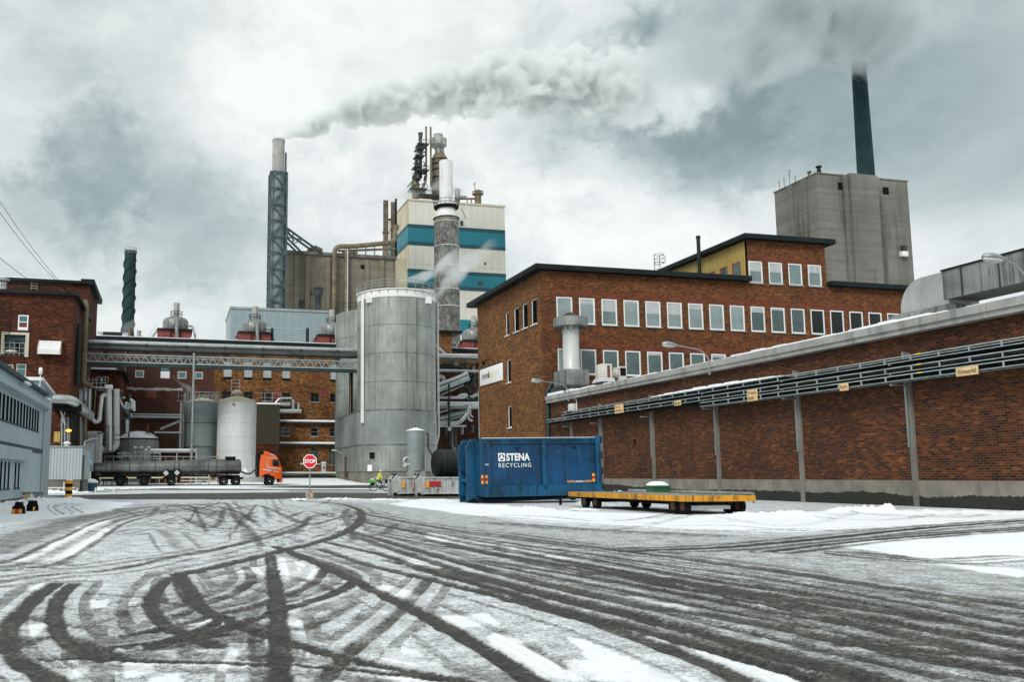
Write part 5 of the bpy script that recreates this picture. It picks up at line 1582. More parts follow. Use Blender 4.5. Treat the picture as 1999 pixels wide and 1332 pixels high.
# small metal roof with melting snow beside the twisted chimney
t = 138.5; s0 = Pt(182, 660, t)[0]; s1 = Pt(248, 660, t)[0]
f = MB(); zl = Pt(200, 671, t)[2]; zh_ = Pt(210, 648, t + 7)[2]
f.add([(s0, t, zl), (s1 - .6, t, zl), (s1, t + 7, zh_), (s0, t + 7, zh_), (s0, t, zl - .4), (s1 - .6, t, zl - .4), (s1, t + 7, zl - .4), (s0, t + 7, zl - .4)], [(0, 1, 2, 3), (0, 4, 5, 1), (1, 5, 6, 2), (2, 6, 7, 3), (3, 7, 4, 0), (7, 6, 5, 4)])
M('metal_snow', (.30, .30, .30), .5, .5, var=.2, scale=.3, rust=1.0, rcol=(.82, .86, .88), rlo=.52)
sr = thing('metal_roof', 'sloping ribbed metal roof with melting snow left of the twisted chimney', 'roof', (s0, t, zl))
f.build('sheet', 'metal_snow', sr)
f = MB(); s = Pt(221, 655, t + 3)[0]; z = zl + (zh_ - zl) * .5; f.box(s - 1.5, s + 1.3, t + 2.4, t + 4.4, z - .5, z + .75); f.build('skylight', 'pipe_dark', sr)

# ------------------------------------------------------------------ pipe bridge
tP = 112.0
bA = Pt(164, 700, tP)[0]; bB = Pt(697, 700, tP)[0]; bC = Pt(936, 700, tP + 14)[0]
zb0 = Pt(430, 713, tP)[2]; zb1 = Pt(430, 698.5, tP)[2]; zpp = Pt(430, 687, tP)[2]; zpq = Pt(430, 680, tP)[2]
br = thing('pipe_bridge', 'long grey lattice girder bridge carrying silver pipes across to the silo', 'pipe bridge', (bA, tP, zb0 - 2))
for tt in (tP, tP + 2.2):
    f = MB()
    f.beam((bA, tt, zb0), (bB, tt, zb0), .22, .2); f.beam((bA, tt, zb1), (bB, tt, zb1), .18, .16)
    n = 33
    for k in range(n):
        x0 = bA + (bB - bA) * k / n; x1 = bA + (bB - bA) * (k + .5) / n; x2 = bA + (bB - bA) * (k + 1) / n
        f.beam((x0, tt, zb1), (x1, tt, zb0), .09); f.beam((x1, tt, zb0), (x2, tt, zb1), .09)
    f.build('truss', 'rail_grey', br)
f = MB(); f.box(bA, bB, tP + .2, tP + 2.1, zb0 - .14, zb0 - .04); f.build('deck', 'pipe_dark', br)
f = MB(); f.tube([(bA, tP + .4, zpp), (bB + .5, tP + .4, zpp)], .30, 14); f.build('pipe', 'galv_dark', br)
f = MB(); f.tube([(bA, tP + 1.6, zpq + .45), (bB + 1, tP + 1.6, zpq + .45)], .34, 14); f.build('pipe', 'pipe_steel', br)
f = MB(); f.tube([(bA, tP + 2.6, zpq - .1), (bB + 1, tP + 2.6, zpq - .1)], .33, 14); f.build('pipe', 'pipe_dark', br)
f = MB(); f.tube([(bA, tP - .2, zb0 - .42), (bB, tP - .2, zb0 - .42)], .16, 10); f.build('pipe', 'teal_steel', br)
for k in range(7):
    x = bA + (bB - bA) * (k + .5) / 7
    f = MB(); f.box(x - .12, x + .12, tP - .1, tP + 2.5, zb1 + .1, zb1 + .3); f.box(x - .3, x + .3, tP + .1, tP + .7, zb1 + .3, zpp - .38); f.box(x - .08, x + .08, tP + .3, tP + .5, zpp + .4, zpp + .75); f.build('saddle', 'pipe_dark', br)
f = MB(); x = Pt(378, 720, tP - .3)[0]; f.tube([(x, tP - .35, .1), (x, tP - .35, Pt(378, 690, tP)[2]), ], .16, 10); f.build('post', 'galv', br)

# ------------------------------------------------------------------ pipes between silo and office
tQ = 118.0
rk = thing('pipe_rack', 'dense tangle of silver and dark pipes between the silo and the office gable', 'pipe rack', (Pt(890, 900, tQ)[0], tQ, .5))
def q_(px, py, d=0.0): return Pt(px, py, tQ + d)
def rkp(pts, r, m_, n=10):
    f = MB(); f.pipe([q_(*p) for p in pts], r * .82, n); return f.build('pipe', m_, rk)
for pts, r, m_ in (
    ([(851, 695, 0), (936, 695.5, 0)], .42, 'pipe_steel'), ([(851, 704, .5), (936, 704.5, .5)], .34, 'pipe_tan'), ([(851, 723.5, -.3), (934, 725, -.3)], .28, 'galv'),
    ([(840, 668, 1), (868, 692, 1), (893, 716, 1), (912, 738, 1)], .36, 'pipe_steel'),
    ([(852, 718, .6), (905, 717, .6), (922, 727, .6), (924, 745, .6)], .40, 'pipe_dark'),
    ([(856, 752, -.6), (900, 736, -.6), (912, 729, -.6)], .46, 'pipe_steel'), ([(856, 762, -.9), (890, 749, -.9), (915, 738, -.9)], .44, 'galv'),
    ([(855, 738, .3), (864, 735, .3), (867, 748, .3)], .40, 'pipe_pale'),
    ([(860, 772, -.2), (905, 752, -.2)], .18, 'galv'), ([(898, 768, -.2), (915, 744, -.2), (921, 726, -.2)], .16, 'pipe_dark'),
    ([(855, 777, -.4), (905, 777, -.4), (912, 771, -.4), (900, 771, -.4), (893, 776, -.4)], .25, 'pipe_pale'), ([(905, 777, 1), (922, 775, 1), (932, 770, 1)], .32, 'galv'),
    ([(852, 788.5, -1), (936, 789.5, -1)], .44, 'pipe_steel'), ([(852, 796, .4), (934, 796, .4)], .26, 'galv'),
    ([(856, 806, 0), (877, 800, 0)], .18, 'galv'), ([(856, 818, .6), (880, 811, .6), (912, 803, .6)], .34, 'galv'), ([(856, 824, .9), (911, 809, .9)], .32, 'galv_dull'),
    ([(852, 826.5, -1.2), (895, 827, -1.2), (911, 811, -1.2), (918, 790, -1.2)], .38, 'galv'), ([(852, 832.5, 0), (910, 832, 0)], .16, 'pipe_pale'),
    ([(913, 796, -1.4), (914, 819, -1.4), (922, 822, -1.4)], .2, 'pipe_steel'), ([(917.5, 796, -1.2), (918, 812, -1.2), (923, 815, -1.2)], .16, 'pipe_steel'),
    ([(884, 800, 1.5), (884, 875, 1.5), (895, 882, 1.5)], .36, 'galv_dull'), ([(888.5, 800, 1.2), (888.5, 870, 1.2), (900, 876, 1.2)], .32, 'galv_dark'),
    ([(876.5, 750, -1.6), (877, 872, -1.6)], .16, 'pipe_dark'), ([(870, 835, 1), (870, 852, 1)], .3, 'galv_dark'), ([(921, 830, 1), (921, 845, 1)], .36, 'galv_dark'), ([(902, 832, .5), (902, 848, .5)], .26, 'galv_dull')):
    rkp(pts, r, m_)
f = MB()
for px in (866, 908, 931):
    a = q_(px, 690, 2); f.beam((a[0], a[1], .5), a, .25)
for pa, pb in (((866, 760), (908, 720)), ((900, 770), (931, 715)), ((866, 815), (931, 775)), ((895, 763), (906, 775)), ((908, 730), (931, 780))):
    f.beam(q_(*pa, 1.2), q_(*pb, 1.2), .14)
for py in (712, 745, 783, 838): f.beam(q_(853, py, 2), q_(936, py, 2), .22)
f.build('frame', 'pipe_dark', rk)
f = MB(); a = q_(846, 720, 4); b = q_(940, 940, 4); f.box(a[0], b[0], tQ + 4, tQ + 4.4, 0, a[2]); f.build('dark_backing', 'brick_dark', rk)  # dark backing added behind the pipes to stand in for their shade
f = MB(); a = q_(877, 838, -1.8); f.ell(a, .28, .28, .28); f.build('gauge', 'pipe_pale', rk)
r_ = random.Random(21)
f = MB()
for k in range(16):
    x = r_.uniform(900, 930); y = r_.uniform(735, 785)
    f.beam(q_(x, y, r_.uniform(0, 2)), q_(x + r_.uniform(4, 20), y + r_.uniform(-14, 10), r_.uniform(0, 2)), r_.uniform(.1, .25))
f.build('bracket', 'teal_steel', rk)
# brick stair tower behind the rack
tY = 132.0
a = Pt(851, 640, tY)[0]; b = Pt(882, 640, tY)[0]; zt_ = Pt(866, 650, tY)[2]
bt = thing('brick_turret', 'ochre brick turret with flat dark roof in front of the concrete chimney', 'turret', (a, tY, zM))
f = MB(); f.box(a - 3, b, tY, tY + 5, 0, zt_); f.build('wall', 'brick_ochre', bt)
f = MB(); f.bbox(a - 3.3, b + 1.6, tY - .6, tY + 5.3, zt_ + .003, zt_ + .35, .04); f.build('roof', 'roof_edge', bt)

# ------------------------------------------------------------------ tanks in front of the mill
t1_ = 121.0
s = Pt(270, 880, t1_)[0]; r = 38.5 / FPX * t1_ * .97
za = Pt(270, 900, t1_ - r)[2]; zb_ = Pt(270, 856, t1_ - r)[2]
lt = thing('low_tank', 'low round ribbed tank with a snow covered dome behind the road tanker', 'tank', (s, t1_, 0))
f = MB(); f.lathe([(r, -.1), (r, zb_)], (s, t1_), 48); f.build('shell', 'tank_low', lt)
f = MB(); f.lathe([(r + .07, zb_ - .12), (r + .07, zb_ + .05), (r - .1, zb_ + .06)], (s, t1_), 48, close=False); f.build('rim', 'black', lt)
f = MB(); f.lathe([(r, zb_ + .06), (r * .9, zb_ + .32), (r * .6, zb_ + .75), (r * .3, zb_ + .98), (0, zb_ + 1.05)], (s, t1_), 40); f.build('dome', 'snow', lt)
f = MB(); x = s + r * .42; f.lathe([(.16, zb_ + .3), (.16, zb_ + 1.9), (.1, zb_ + 1.92)], (x, t1_ - 1.2), 10); f.build('vent_pipe', 'red_brickup', lt)
f = MB(); f.bbox(x - .3, x + .5, t1_ - 1.7, t1_ - .9, zb_ + .2, zb_ + .75, .03); f.box(x + .9, x + 4.4, t1_ - 1.6, t1_ - .6, zb_ + .75, zb_ + .95); f.beam((x + 4.2, t1_ - 1.1, 0), (x + 4.2, t1_ - 1.1, zb_ + .75), .15); f.build('gantry', 'galv', lt)

t2_ = 122.0
s = Pt(392, 840, t2_)[0]; r = 31.5 / FPX * t2_ * .98
zt_ = Pt(392, 785, t2_ - r)[2]; zm_ = Pt(392, 871, t2_ - r)[2]
gt = thing('grey_tank', 'grey green clad storage tank with caged ladder beside the white tank', 'tank', (s, t2_, 0))
f = MB(); f.lathe([(r, zm_), (r, zt_)], (s, t2_), 40); f.build('shell', 'tank_grey', gt)
f = MB(); f.lathe([(r * .88, 0), (r * .88, zm_)], (s, t2_), 40); f.build('foot', 'tank_grey', gt)
f = MB(); f.lathe([(r + .04, zm_ + (zt_ - zm_) * .52), (r + .04, zm_ + (zt_ - zm_) * .535)], (s, t2_), 40); f.build('seam_band', 'galv_dark', gt)
f = MB(); f.lathe([(r + .05, zt_), (r * .8, zt_ + .35), (r * .4, zt_ + .65), (0, zt_ + .75)], (s, t2_), 40); f.build('roof', 'cream_frame', gt)
f = MB()
for k in range(22):
    u = 2 * math.pi * k / 22; f.beam((s + r * math.cos(u), t2_ + r * math.sin(u), zt_), (s + r * math.cos(u), t2_ + r * math.sin(u), zt_ + 1.3), .06)
for q in (.65, 1.3): f.ring((s, t2_, zt_ + q), r, .04, 40)
f.build('railing', 'rail_grey', gt)
f = MB(); x = s - r - .15
for d_ in (-.3, .3): f.beam((x, t2_ - 1.5 + d_, 1), (x, t2_ - 1.5 + d_, zt_ + 1.2), .08)
for k in range(16): f.beam((x, t2_ - 1.8, 1.5 + k * .6), (x, t2_ - 1.2, 1.5 + k * .6), .05)
f.beam((x - .35, t2_ - 1.5, 1), (x - .35, t2_ - 1.5, zt_), .28); f.build('ladder', 'galv', gt)
f = MB(); z = Pt(336, 828, t2_ - 3)[2]; f.beam((Pt(313, 836, t2_ - 3)[0], t2_ - 3, z - .7), (x, t2_ - 1.5, z + .7), .2, .28)
f.build('chute', 'galv', gt)
f = MB(); f.lathe([(.15, zt_ + .3), (.15, zt_ + 2.2)], (s - r * .35, t2_ - 1), 8); f.build('vent_pipe', 'red_brickup', gt)

t3_ = 119.0
s = Pt(462, 840, t3_)[0]; r = 38.0 / FPX * t3_ * .98
zt_ = Pt(462, 783, t3_ - r)[2]
wt_ = thing('white_tank', 'tall white storage tank directly behind the tractor unit of the orange truck', 'tank', (s, t3_, 0))
f = MB(); zs = [0, .22, .40, .57, .74, .87, 1.0]
for a, b in zip(zs[:-1], zs[1:]): f.lathe([(r, a * zt_), (r, b * zt_ - .05), (r - .025, b * zt_ - .04), (r - .025, b * zt_)], (s, t3_), 48, close=False)
f.build('shell', 'tank_white', wt_)
f = MB(); f.lathe([(r + .04, zt_ - .06), (r + .04, zt_), (r * .85, zt_ + .35), (r * .3, zt_ + .75), (.45, zt_ + .8), (.45, zt_ + 1.1), (.75, zt_ + 1.15), (.7, zt_ + 1.4), (.2, zt_ + 1.7), (0, zt_ + 1.72)], (s, t3_), 40); f.build('roof', 'cream_frame', wt_)
f = MB(); x = s - .2
for d_ in (-.55, .55): f.beam((x + d_, t3_ + 1, zt_ + .3), (x + d_, t3_ + 1, zt_ + 3.3), .08)
for k in range(5): f.beam((x - .55, t3_ + 1, zt_ + 1.2 + k * .5), (x + .55, t3_ + 1, zt_ + 1.2 + k * .5), .06)
f.build('gate', 'rail_grey', wt_)
f = MB(); f.ell((Pt(456, 789, t3_ - r)[0], t3_ - r - .0, Pt(456, 790, t3_ - r)[2]), .13, .06, .13); f.build('port', 'black', wt_)
f = MB(); x = s - r * .9
for k in range(7): f.beam((x - .9 * k, t3_ - .5, zt_ + .1), (x - .9 * k, t3_ - .5, zt_ + 1.3), .06)
for q in (.7, 1.3): f.beam((x, t3_ - .5, zt_ + q), (x - 5.4, t3_ - .5, zt_ + q), .05)
f.beam((x, t3_ - .2, zt_ + .05), (x - 5.6, t3_ - .2, zt_ + .05), .8, .08); f.build('walkway', 'rail_grey', wt_)
x, y = Pt(478, 918, t3_ - r)[0], t3_ - r + .02
f = MB(); z = Pt(478, 918, t3_ - r)[2]; f.add([(x - .38, y - .12, z - .3), (x + .38, y - .12, z - .3), (x, y - .12, z + .35)], [(0, 1, 2)]); f.build('warning_label', 'sign_white', wt_)
# low brick pump house with snowy canopy behind the tanker
tN_ = 112.0
x0_ = Pt(281, 890, tN_)[0]; x1_ = Pt(384, 890, tN_)[0]; z0_ = Pt(330, 881, tN_)[2]
ph = thing('pump_house', 'low dark red pump house with a snowy canopy behind the road tanker', 'pump house', (x0_, tN_, 0))
f = MB(); f.box(x0_ + .8, x1_ - .2, tN_ + .8, tN_ + 3, -.1, z0_ - .2); f.build('wall', 'brick_dark', ph)
f = MB(); f.box(x0_, x1_, tN_, tN_ + 3.4, z0_ - .2, z0_); f.build('canopy', 'galv', ph)
f = MB(); f.bbox(x0_ + .05, x1_ - .05, tN_ + .05, tN_ + 3.3, z0_ + .002, z0_ + .28, .1); f.build('snow', 'snow', ph)
f = MB()
for px in (283, 312, 345, 383): x = Pt(px, 900, tN_)[0]; f = MB(); f.tube([(x, tN_ + .1, 0), (x, tN_ + .1, z0_ - .2)], .06, 6); f.build('post', 'white_paint', ph)

rl = thing('guard_rail', 'pale pipe guard rail and valves just above the road tanker', 'railing', (Pt(230, 900, 108)[0], 108, 0))
f = MB()
zr_ = Pt(300, 892, 108)[2]
f.tube([(Pt(205, 890, 108)[0], 108, zr_), (Pt(428, 890, 108)[0], 108, zr_)], .055, 6); f.tube([(Pt(205, 890, 108)[0], 108, zr_ - .6), (Pt(428, 890, 108)[0], 108, zr_ - .6)], .045, 6)
for k in range(14): x = Pt(205 + k * 17, 890, 108)[0]; f.tube([(x, 108, 0), (x, 108, zr_)], .045, 6)
f.build('rail', 'rail_grey', rl)
f = MB(); r_ = random.Random(4)
for k in range(20):
    px = r_.uniform(225, 300); a = Pt(px, r_.uniform(882, 900), 109)
    f.beam(a, (a[0] + r_.uniform(.3, 1.6), a[1] + r_.uniform(-.3, .3), a[2] + r_.uniform(-.1, .1)), r_.uniform(.08, .22))
for px in (263, 276, 290): a = Pt(px, 890, 108.6); f.tube([(a[0], 108.6, 1), (a[0], 108.6, a[2] + .9)], .09, 8); f.ell((a[0], 108.6, a[2] + .9), .3, .25, .2)
f.build('valve', 'galv', rl)
# ------------------------------------------------------------------ left red brick building
tL = 99.0
sL = Pt(140, 700, tL)[0]
zL = Pt(140, 577, tL)[2] - .1
sL0 = Pt(-90, 700, tL)[0]
tL2 = Ps(186, 700, sL)[1]; tLu = Ps(174.5, 560, sL)[1]; zLu = Ps(174.5, 556, sL)[2]
lb = thing('brick_building', 'tall dark red brick building at the left edge with a stepped flat roof', 'brick building', (sL, tL, 0))
def hL(px0, px1, py0, py1):
    a, _, z1 = Pt(px0, py0, tL); b, _, z0 = Pt(px1, py1, tL); return (a, b, z0, z1)
hl = [hL(36, 54.5, 615, 645.5), hL(7, 50.5, 653, 692), hL(32, 50.5, 710, 737), hL(2, 25, 711, 737)]
f = MB(); facade(f, 't', tL, sL0, sL, -.2, zL, hl, .35); f.build('front_wall', 'brick_dark', lb)
sw_ = Ps(148, 660, sL); hs_ = (Ps(146, 650, sL)[1], Ps(149.5, 650, sL)[1], Ps(147, 680, sL)[2], Ps(147, 640, sL)[2])
f = MB(); facade(f, 's', sL, tL, tLu, -.2, zL, [hs_], .2, inward=-1); f.build('side_wall', 'brick_dark', lb)
f = MB(); f.box(sL0, sL + .003, tLu, tL2, -.2, zLu); f.build('rear_block', 'brick_dark', lb)
f = MB(); f.bbox(sL0, sL + .5, tL - .45, tLu - .02, zL + .003, zL + .4, .03); f.build('roof', 'roof_edge', lb)
f = MB(); f.bbox(sL0, sL + .6, tLu - .45, tL2 + .6, zLu + .003, zLu + .4, .03); f.box(sL - 1.0, sL + .62, tLu - .47, tL2 + .6, zLu + .4, zLu + .65); f.build('roof', 'roof_edge', lb)
f = MB(); f.bbox(sL0, sL - 1.2, tLu - .3, tL2, zLu + .402, zLu + .55, .04); f.build('snow', 'snow', lb)
# upper window: blue top light over rusty panel
h = hl[0]
w = window(lb, 't', tL, h, 'white_frame', 'pane_blue', .12, .05, hbars=(.55,))
f = MB(); f.box(h[0] + .12, h[1] - .12, tL + .01, tL + .03, h[2] + .3, h[2] + (h[3] - h[2]) * .5); f.build('panel', 'red_brickup', w)
f = MB(); f.box(h[0] + .1, h[1] - .1, tL - .05, tL + .04, h[2] + .1, h[2] + .32); f.build('snow', 'snow', w)
h = hl[1]
f = MB(); f.box(h[0] - .2, h[0] + .1, tL - .08, tL + .1, h[2], h[3] + .25); f.box(h[1] - .1, h[1] + .25, tL - .08, tL + .1, h[2] - .3, h[3] + .25); f.box(h[0] + .1, h[1] - .1, tL - .08, tL + .1, h[3], h[3] + .25); fr = f.build('loading_opening', 'cream_frame', lb)
f = MB(); f.box(h[0], h[1], tL + .3, tL + .36, h[2], h[3]); f.build('inner_wall', 'teal_steel', fr)
f = MB(); f.box(h[0] + 1.1, h[1] - .6, tL + .24, tL + .29, h[2], h[3] - .6); f.build('dark_door', 'black', fr)
f = MB()
for k in range(5): x = h[0] + .15 + (h[1] - h[0] - .3) * k / 4; f.beam((x, tL - .06, h[2] - .2), (x, tL - .06, h[2] + 1.2), .06)
for q in (.1, .65, 1.2): f.beam((h[0], tL - .06, h[2] + q), (h[1], tL - .06, h[2] + q), .05)
f.build('railing', 'rail_grey', fr)
for h in hl[2:]: window(lb, 't', tL, h, 'cream_frame', 'pane_blue', .12, .1, hbars=(.6,))
f = MB(); f.box(sL - .06, sL - .2, hs_[0], hs_[1], hs_[2], hs_[3]); f.build('side_pane', 'pane_mid', lb)
# white hood
a = Pt(77.5, 665, tL); b = Pt(119, 695, tL)
hd = thing('wall_hood', 'big white metal hood sticking out of the red brick wall', 'hood', (a[0], tL, b[2]))
f = MB(); f.prism([(tL, a[2]), (tL - .35, a[2] - .05), (tL - 1.15, a[2] - 1.05), (tL - 1.15, b[2]), (tL, b[2] + .2)], 'x', a[0], b[0]); f.build('shell', 'white_paint', hd)
f = MB()
for x in (a[0] - .04, b[0] - .02): f.prism([(tL, a[2] + .04), (tL - .37, a[2] - .01), (tL - 1.19, a[2] - 1.03), (tL - 1.19, b[2] - .04), (tL, b[2] + .15)], 'x', x, x + .06)
f.build('edge_trim', 'cream_frame', hd)
f = MB(); z0_, z1_ = Pt(166, 752, tL + 3)[2], Pt(166, 598, tL + 3)[2]
t_ = Ps(166, 650, sL + .5)[1]
f.pipe([(sL + .3, t_, Ps(165, 590, sL + .5)[2] + .6), (sL + .5, t_, Ps(166, 592, sL + .5)[2]), (sL + .5, t_, Ps(164, 752, sL + .5)[2]), (sL + 1.5, t_ + .2, Ps(164, 756, sL + .5)[2])], .32, 12)
solo(f, 'tan_pipe', 'pipe_tan', 'tan upright pipe on the corner of the red brick building, beside the bridge end', 'pipe', (sL + .5, t_, 5))
f = MB()
for k, dt in enumerate((1.2, 1.9, 2.5)):
    t_ = Ps(151, 650, sL + .3)[1] + dt
    f.tube([(sL + .3, t_, Ps(152, 760, sL)[2]), (sL + .3, t_, Ps(153, 640, sL)[2] - k)], .16 + .05 * (k % 2), 8)
solo(f, 'cable_riser', 'pipe_dark', 'bundle of black risers on the side of the red brick building behind the tan pipe', 'riser', (sL, tL + 6, 6))
# ladder, roof rail, vent, ladder hoop
def ladder(px, pya, pyb, lab, m_='pipe_dark', t=tL - .15, w_=.25, n=22):
    s, _, za = Pt(px, pya, t); zb_ = Pt(px, pyb, t)[2]
    f = MB()
    for d_ in (-w_, w_): f.tube([(s + d_, t, zb_), (s + d_, t, za)], .03, 6)
    for k in range(n): z = zb_ + (za - zb_) * (k + .5) / n; f.tube([(s - w_, t, z), (s + w_, t, z)], .022, 5)
    return solo(f, 'wall_ladder', m_, lab, 'ladder', (s, t, zb_))
ladder(11.5, 585, 720, 'black ladder down the front of the red brick building at the left edge', w_=.5, n=30)
ladder(67.5, 538, 574, 'white ladder from the lower roof to the upper roof of the red brick building', 'white_paint', tLu - .2, .35, 8)
f = MB(); z = zL + .4
for k in range(12): s = Pt(2 + k * 11.5, 570, tL + .4)[0]; f.beam((s, tL + .4, z), (s, tL + .4, z + 1.0), .05)
f.beam((sL0, tL + .4, z + .6), (sL - .4, tL + .4, z + .6), .05); f.beam((sL0, tL + .4, z + 1.0), (sL - .4, tL + .4, z + 1.0), .05)
solo(f, 'roof_rail', 'pipe_dark', 'thin dark railing along the lower roof of the red brick building', 'railing', (sL, tL, z))
s, _, zt_ = Pt(4, 543, tL + 3)
f = MB(); f.lathe([(.5, zL + .3), (.5, zt_ - .5), (.75, zt_ - .35), (.8, zt_ - .1), (.6, zt_)], (s, tL + 3), 20)
solo(f, 'roof_vent', 'pipe_pale', 'pale round vent with a flared cap on the red brick building at the left edge', 'vent', (s, tL + 3, zL))
s, _, z = Pt(137, 574, tL + .5)
f = MB(); f.lathe([(.45, z - .25), (.5, z - .1), (.25, z + .1), (0, z + .15)], (s, tL + .3), 14)
solo(f, 'roof_dome', 'sign_white', 'little white dome at the roof corner of the red brick building where the wires land', 'roof fitting', (s, tL + .3, z))
for i, (pa, pb, lab) in enumerate((((-60, 300), (134, 570), 'upper of the two steep overhead wires falling to the red brick roof corner'), ((-30, 372), (136, 572), 'lower of the two steep overhead wires falling to the red brick roof corner'), ((-30, 476), (120, 576), 'flat overhead wire reaching the red brick roof further left than the steep pair'))):
    A = Vector(Pt(*pa, 70)); B = Vector(Pt(*pb, tL + .4)); f = MB(); pts = []
    for k in range(13):
        u = k / 12; p = A.lerp(B, u); p.z -= 1.2 * 4 * u * (1 - u) * .5; pts.append(p)
    f.tube(pts, .022, 5)
    solo(f, 'overhead_wire', 'black', lab, 'wire', tuple(B), 'overhead wires at the left')
f = MB(); a = Pt(22, 686, tL - 1.2); f.pipe([(a[0] - 1.6, tL, a[2] - .5), (a[0] - .7, tL - 1, a[2] - .1)], .04, 6); f.ell(a, .62, .22, .15)
solo(f, 'wall_lamp', 'cream_frame', 'cream street lamp head in front of the railed opening of the red brick building', 'lamp', a)

# maroon lean-to with railing between red building and mill
t_ = 122.0
x0_ = Pt(176, 740, t_)[0]; x1_ = Pt(236, 740, t_)[0]
ln = thing('lean_to', 'dark red lean-to with a snowy flat roof below the pipe bridge at the left', 'lean-to', (x0_, t_, 0))
za_ = Pt(200, 726, t_)[2]
f = MB(); f.box(x0_, x1_, t_, tM - .01, -.2, za_); f.build('wall', 'brick_dark', ln)
f = MB(); f.bbox(x0_ - .3, x1_ + .5, t_ - .4, tM - .5, za_ + .003, za_ + .25, .04); f.build('roof', 'roof_edge', ln)
f = MB(); f.bbox(x0_ - .2, x1_ - .6, t_ - .35, tM - .6, za_ + .253, za_ + .5, .08); f.build('snow', 'snow', ln)

# ------------------------------------------------------------------ process pipes left of the low tank
tR = 108.0
def q_(px, py, d=0.0): return Pt(px, py, tR + d)
rk2 = thing('pipe_cluster', 'crowd of white and silver process pipes left of the low domed tank', 'pipe rack', (q_(215, 940)[0], tR, 0))
for pts, r, m_ in (
    ([(212.5, 757, 0), (213.5, 880, 0)], .34, 'pipe_pale'), ([(227.5, 760, .4), (227.5, 870, .4), (220, 878, .4), (200, 878, .4)], .36, 'pipe_pale'), ([(207, 760, .9), (209, 870, .9)], .26, 'galv'),
    ([(207, 771, -.5), (199, 773, -.5), (196, 800, -.5), (194, 822, -.5), (186, 825, -.5), (170, 808, -.5), (150, 790, -.5)], .24, 'pipe_pale'),
    ([(138.5, 756, 0), (138.5, 782, 0)], .12, 'pipe_pale'), ([(144.5, 755, 0), (143, 790, 0)], .2, 'pipe_pale'), ([(167, 760, .5), (165, 810, .5)], .32, 'pipe_steel'), ([(175, 760, .4), (174, 812, .4)], .3, 'pipe_steel'), ([(183, 757, .2), (181, 815, .2)], .12, 'black'), ([(187, 758, .2), (183, 815, .2)], .1, 'pipe_tan'),
    ([(160, 800, -1), (168, 808, -1), (182, 817, -1)], .18, 'galv'), ([(225, 765, 1), (240, 795, 1), (252, 800, 1), (252, 787, 1)], .2, 'galv'), ([(222, 775, 1.4), (258, 815, 1.4)], .2, 'galv_dull'),
    ([(254, 780, 1), (258, 782, 1), (258, 800, 1)], .16, 'pipe_pale'), ([(259, 783, .8), (262, 785, .8), (262, 803, .8)], .14, 'pipe_pale'), ([(247, 785, 1.2), (247, 800, 1.2)], .2, 'pipe_pale'),
    ([(205, 777, 1.5), (245, 777, 1.5)], .12, 'galv'), ([(192, 762, 1.6), (240, 764, 1.6)], .14, 'pipe_tan'), ([(248, 820, 1), (248, 845, 1)], .2, 'teal_metal'), ([(157, 815, -.5), (157, 873, -.5)], .2, 'galv'), ([(166.5, 782, -1.2), (166.5, 870, -1.2)], .18, 'pipe_tan'), ([(150, 810, .5), (150, 870, .5)], .14, 'galv_dull'), ([(163, 824, 0), (163, 870, 0)], .22, 'pipe_steel')):
    f = MB(); f.pipe([q_(*p) for p in pts], r, 12); f.build('pipe', m_, rk2)
f = MB(); a = q_(206, 752); b = q_(220, 760); f.bbox(a[0], b[0], tR - .6, tR + .6, b[2], a[2], .04); f.build('cap_box', 'white_paint', rk2)
a = q_(148, 760, .5); b = q_(161, 795, .5)
f = MB(); f.bbox(a[0], b[0], tR, tR + 1.2, b[2], a[2], .05); f.build('duct_box', 'galv', rk2)
f = MB()
for px in (206, 213, 222): 
    a = q_(px, 830, -.5); f.beam((a[0], a[1], 0), a, .08)
for k in range(8): f.beam(q_(206, 834 + k * 12, -.5), q_(213, 834 + k * 12, -.5), .06)
for py in (792, 820, 846): f.beam(q_(190, py, 1.2), q_(262, py - 4, 1.2), .14)
for px in (236, 254): a = q_(px, 770, 1.2); f.beam((a[0], a[1], 0), a, .2)
f.beam(q_(145, 800, 0), q_(145, 875, 0), .5); 
f.build('frame', 'teal_steel', rk2)
f = MB()
for k in range(6): a = q_(165 + k * 8, 752, 3); f.beam((a[0], a[1], a[2] - .3), (a[0], a[1], a[2] + .9), .06)
f.beam(q_(163, 742, 3), q_(207, 742, 3), .05); f.beam(q_(163, 748, 3), q_(207, 748, 3), .05)
for px in (193, 205): f.ring(q_(px, 742, 3), .4, .035, 18, axis='y')
f.beam(q_(163, 757, 3), q_(212, 757, 3), .2); f.build('walkway', 'teal_metal', rk2)
f = MB(); 
for q in (850, 859): f.ring(q_(227.5, q, .4), .38, .05, 20)
f.build('blue_band', 'bin_blue', rk2)
# dark bay left of the cluster: canopy pipe, black column, yellow lamp
t_ = 96.0
def q2(px, py, d=0.0): return Pt(px, py, t_ + d)
cn = thing('canopy_duct', 'fat silver duct bending along a black canopy beside the blue grey building', 'duct', q2(130, 800))
f = MB(); f.pipe([q2(98, 779), q2(140, 780), q2(162, 800, 2), q2(176, 812, 5)], .48, 16); f.build('duct', 'pipe_steel', cn)
f = MB(); a = q2(101, 788); b = q2(158, 798); f.box(a[0], b[0], t_ + .5, t_ + 4, b[2] - .2, a[2]); f.build('canopy', 'black', cn)
f = MB(); a = q2(143, 800); f.box(a[0] - .3, a[0] + .3, t_ + .8, t_ + 1.3, 0, a[2]); f.build('column', 'black', cn)
f = MB(); a = q2(103, 830); b = q2(112, 862); f.box(a[0] - .1, b[0], t_ + 2, t_ + 2.1, b[2], a[2] - .6); f.build('yellow_panel', 'clad_yellow', cn)
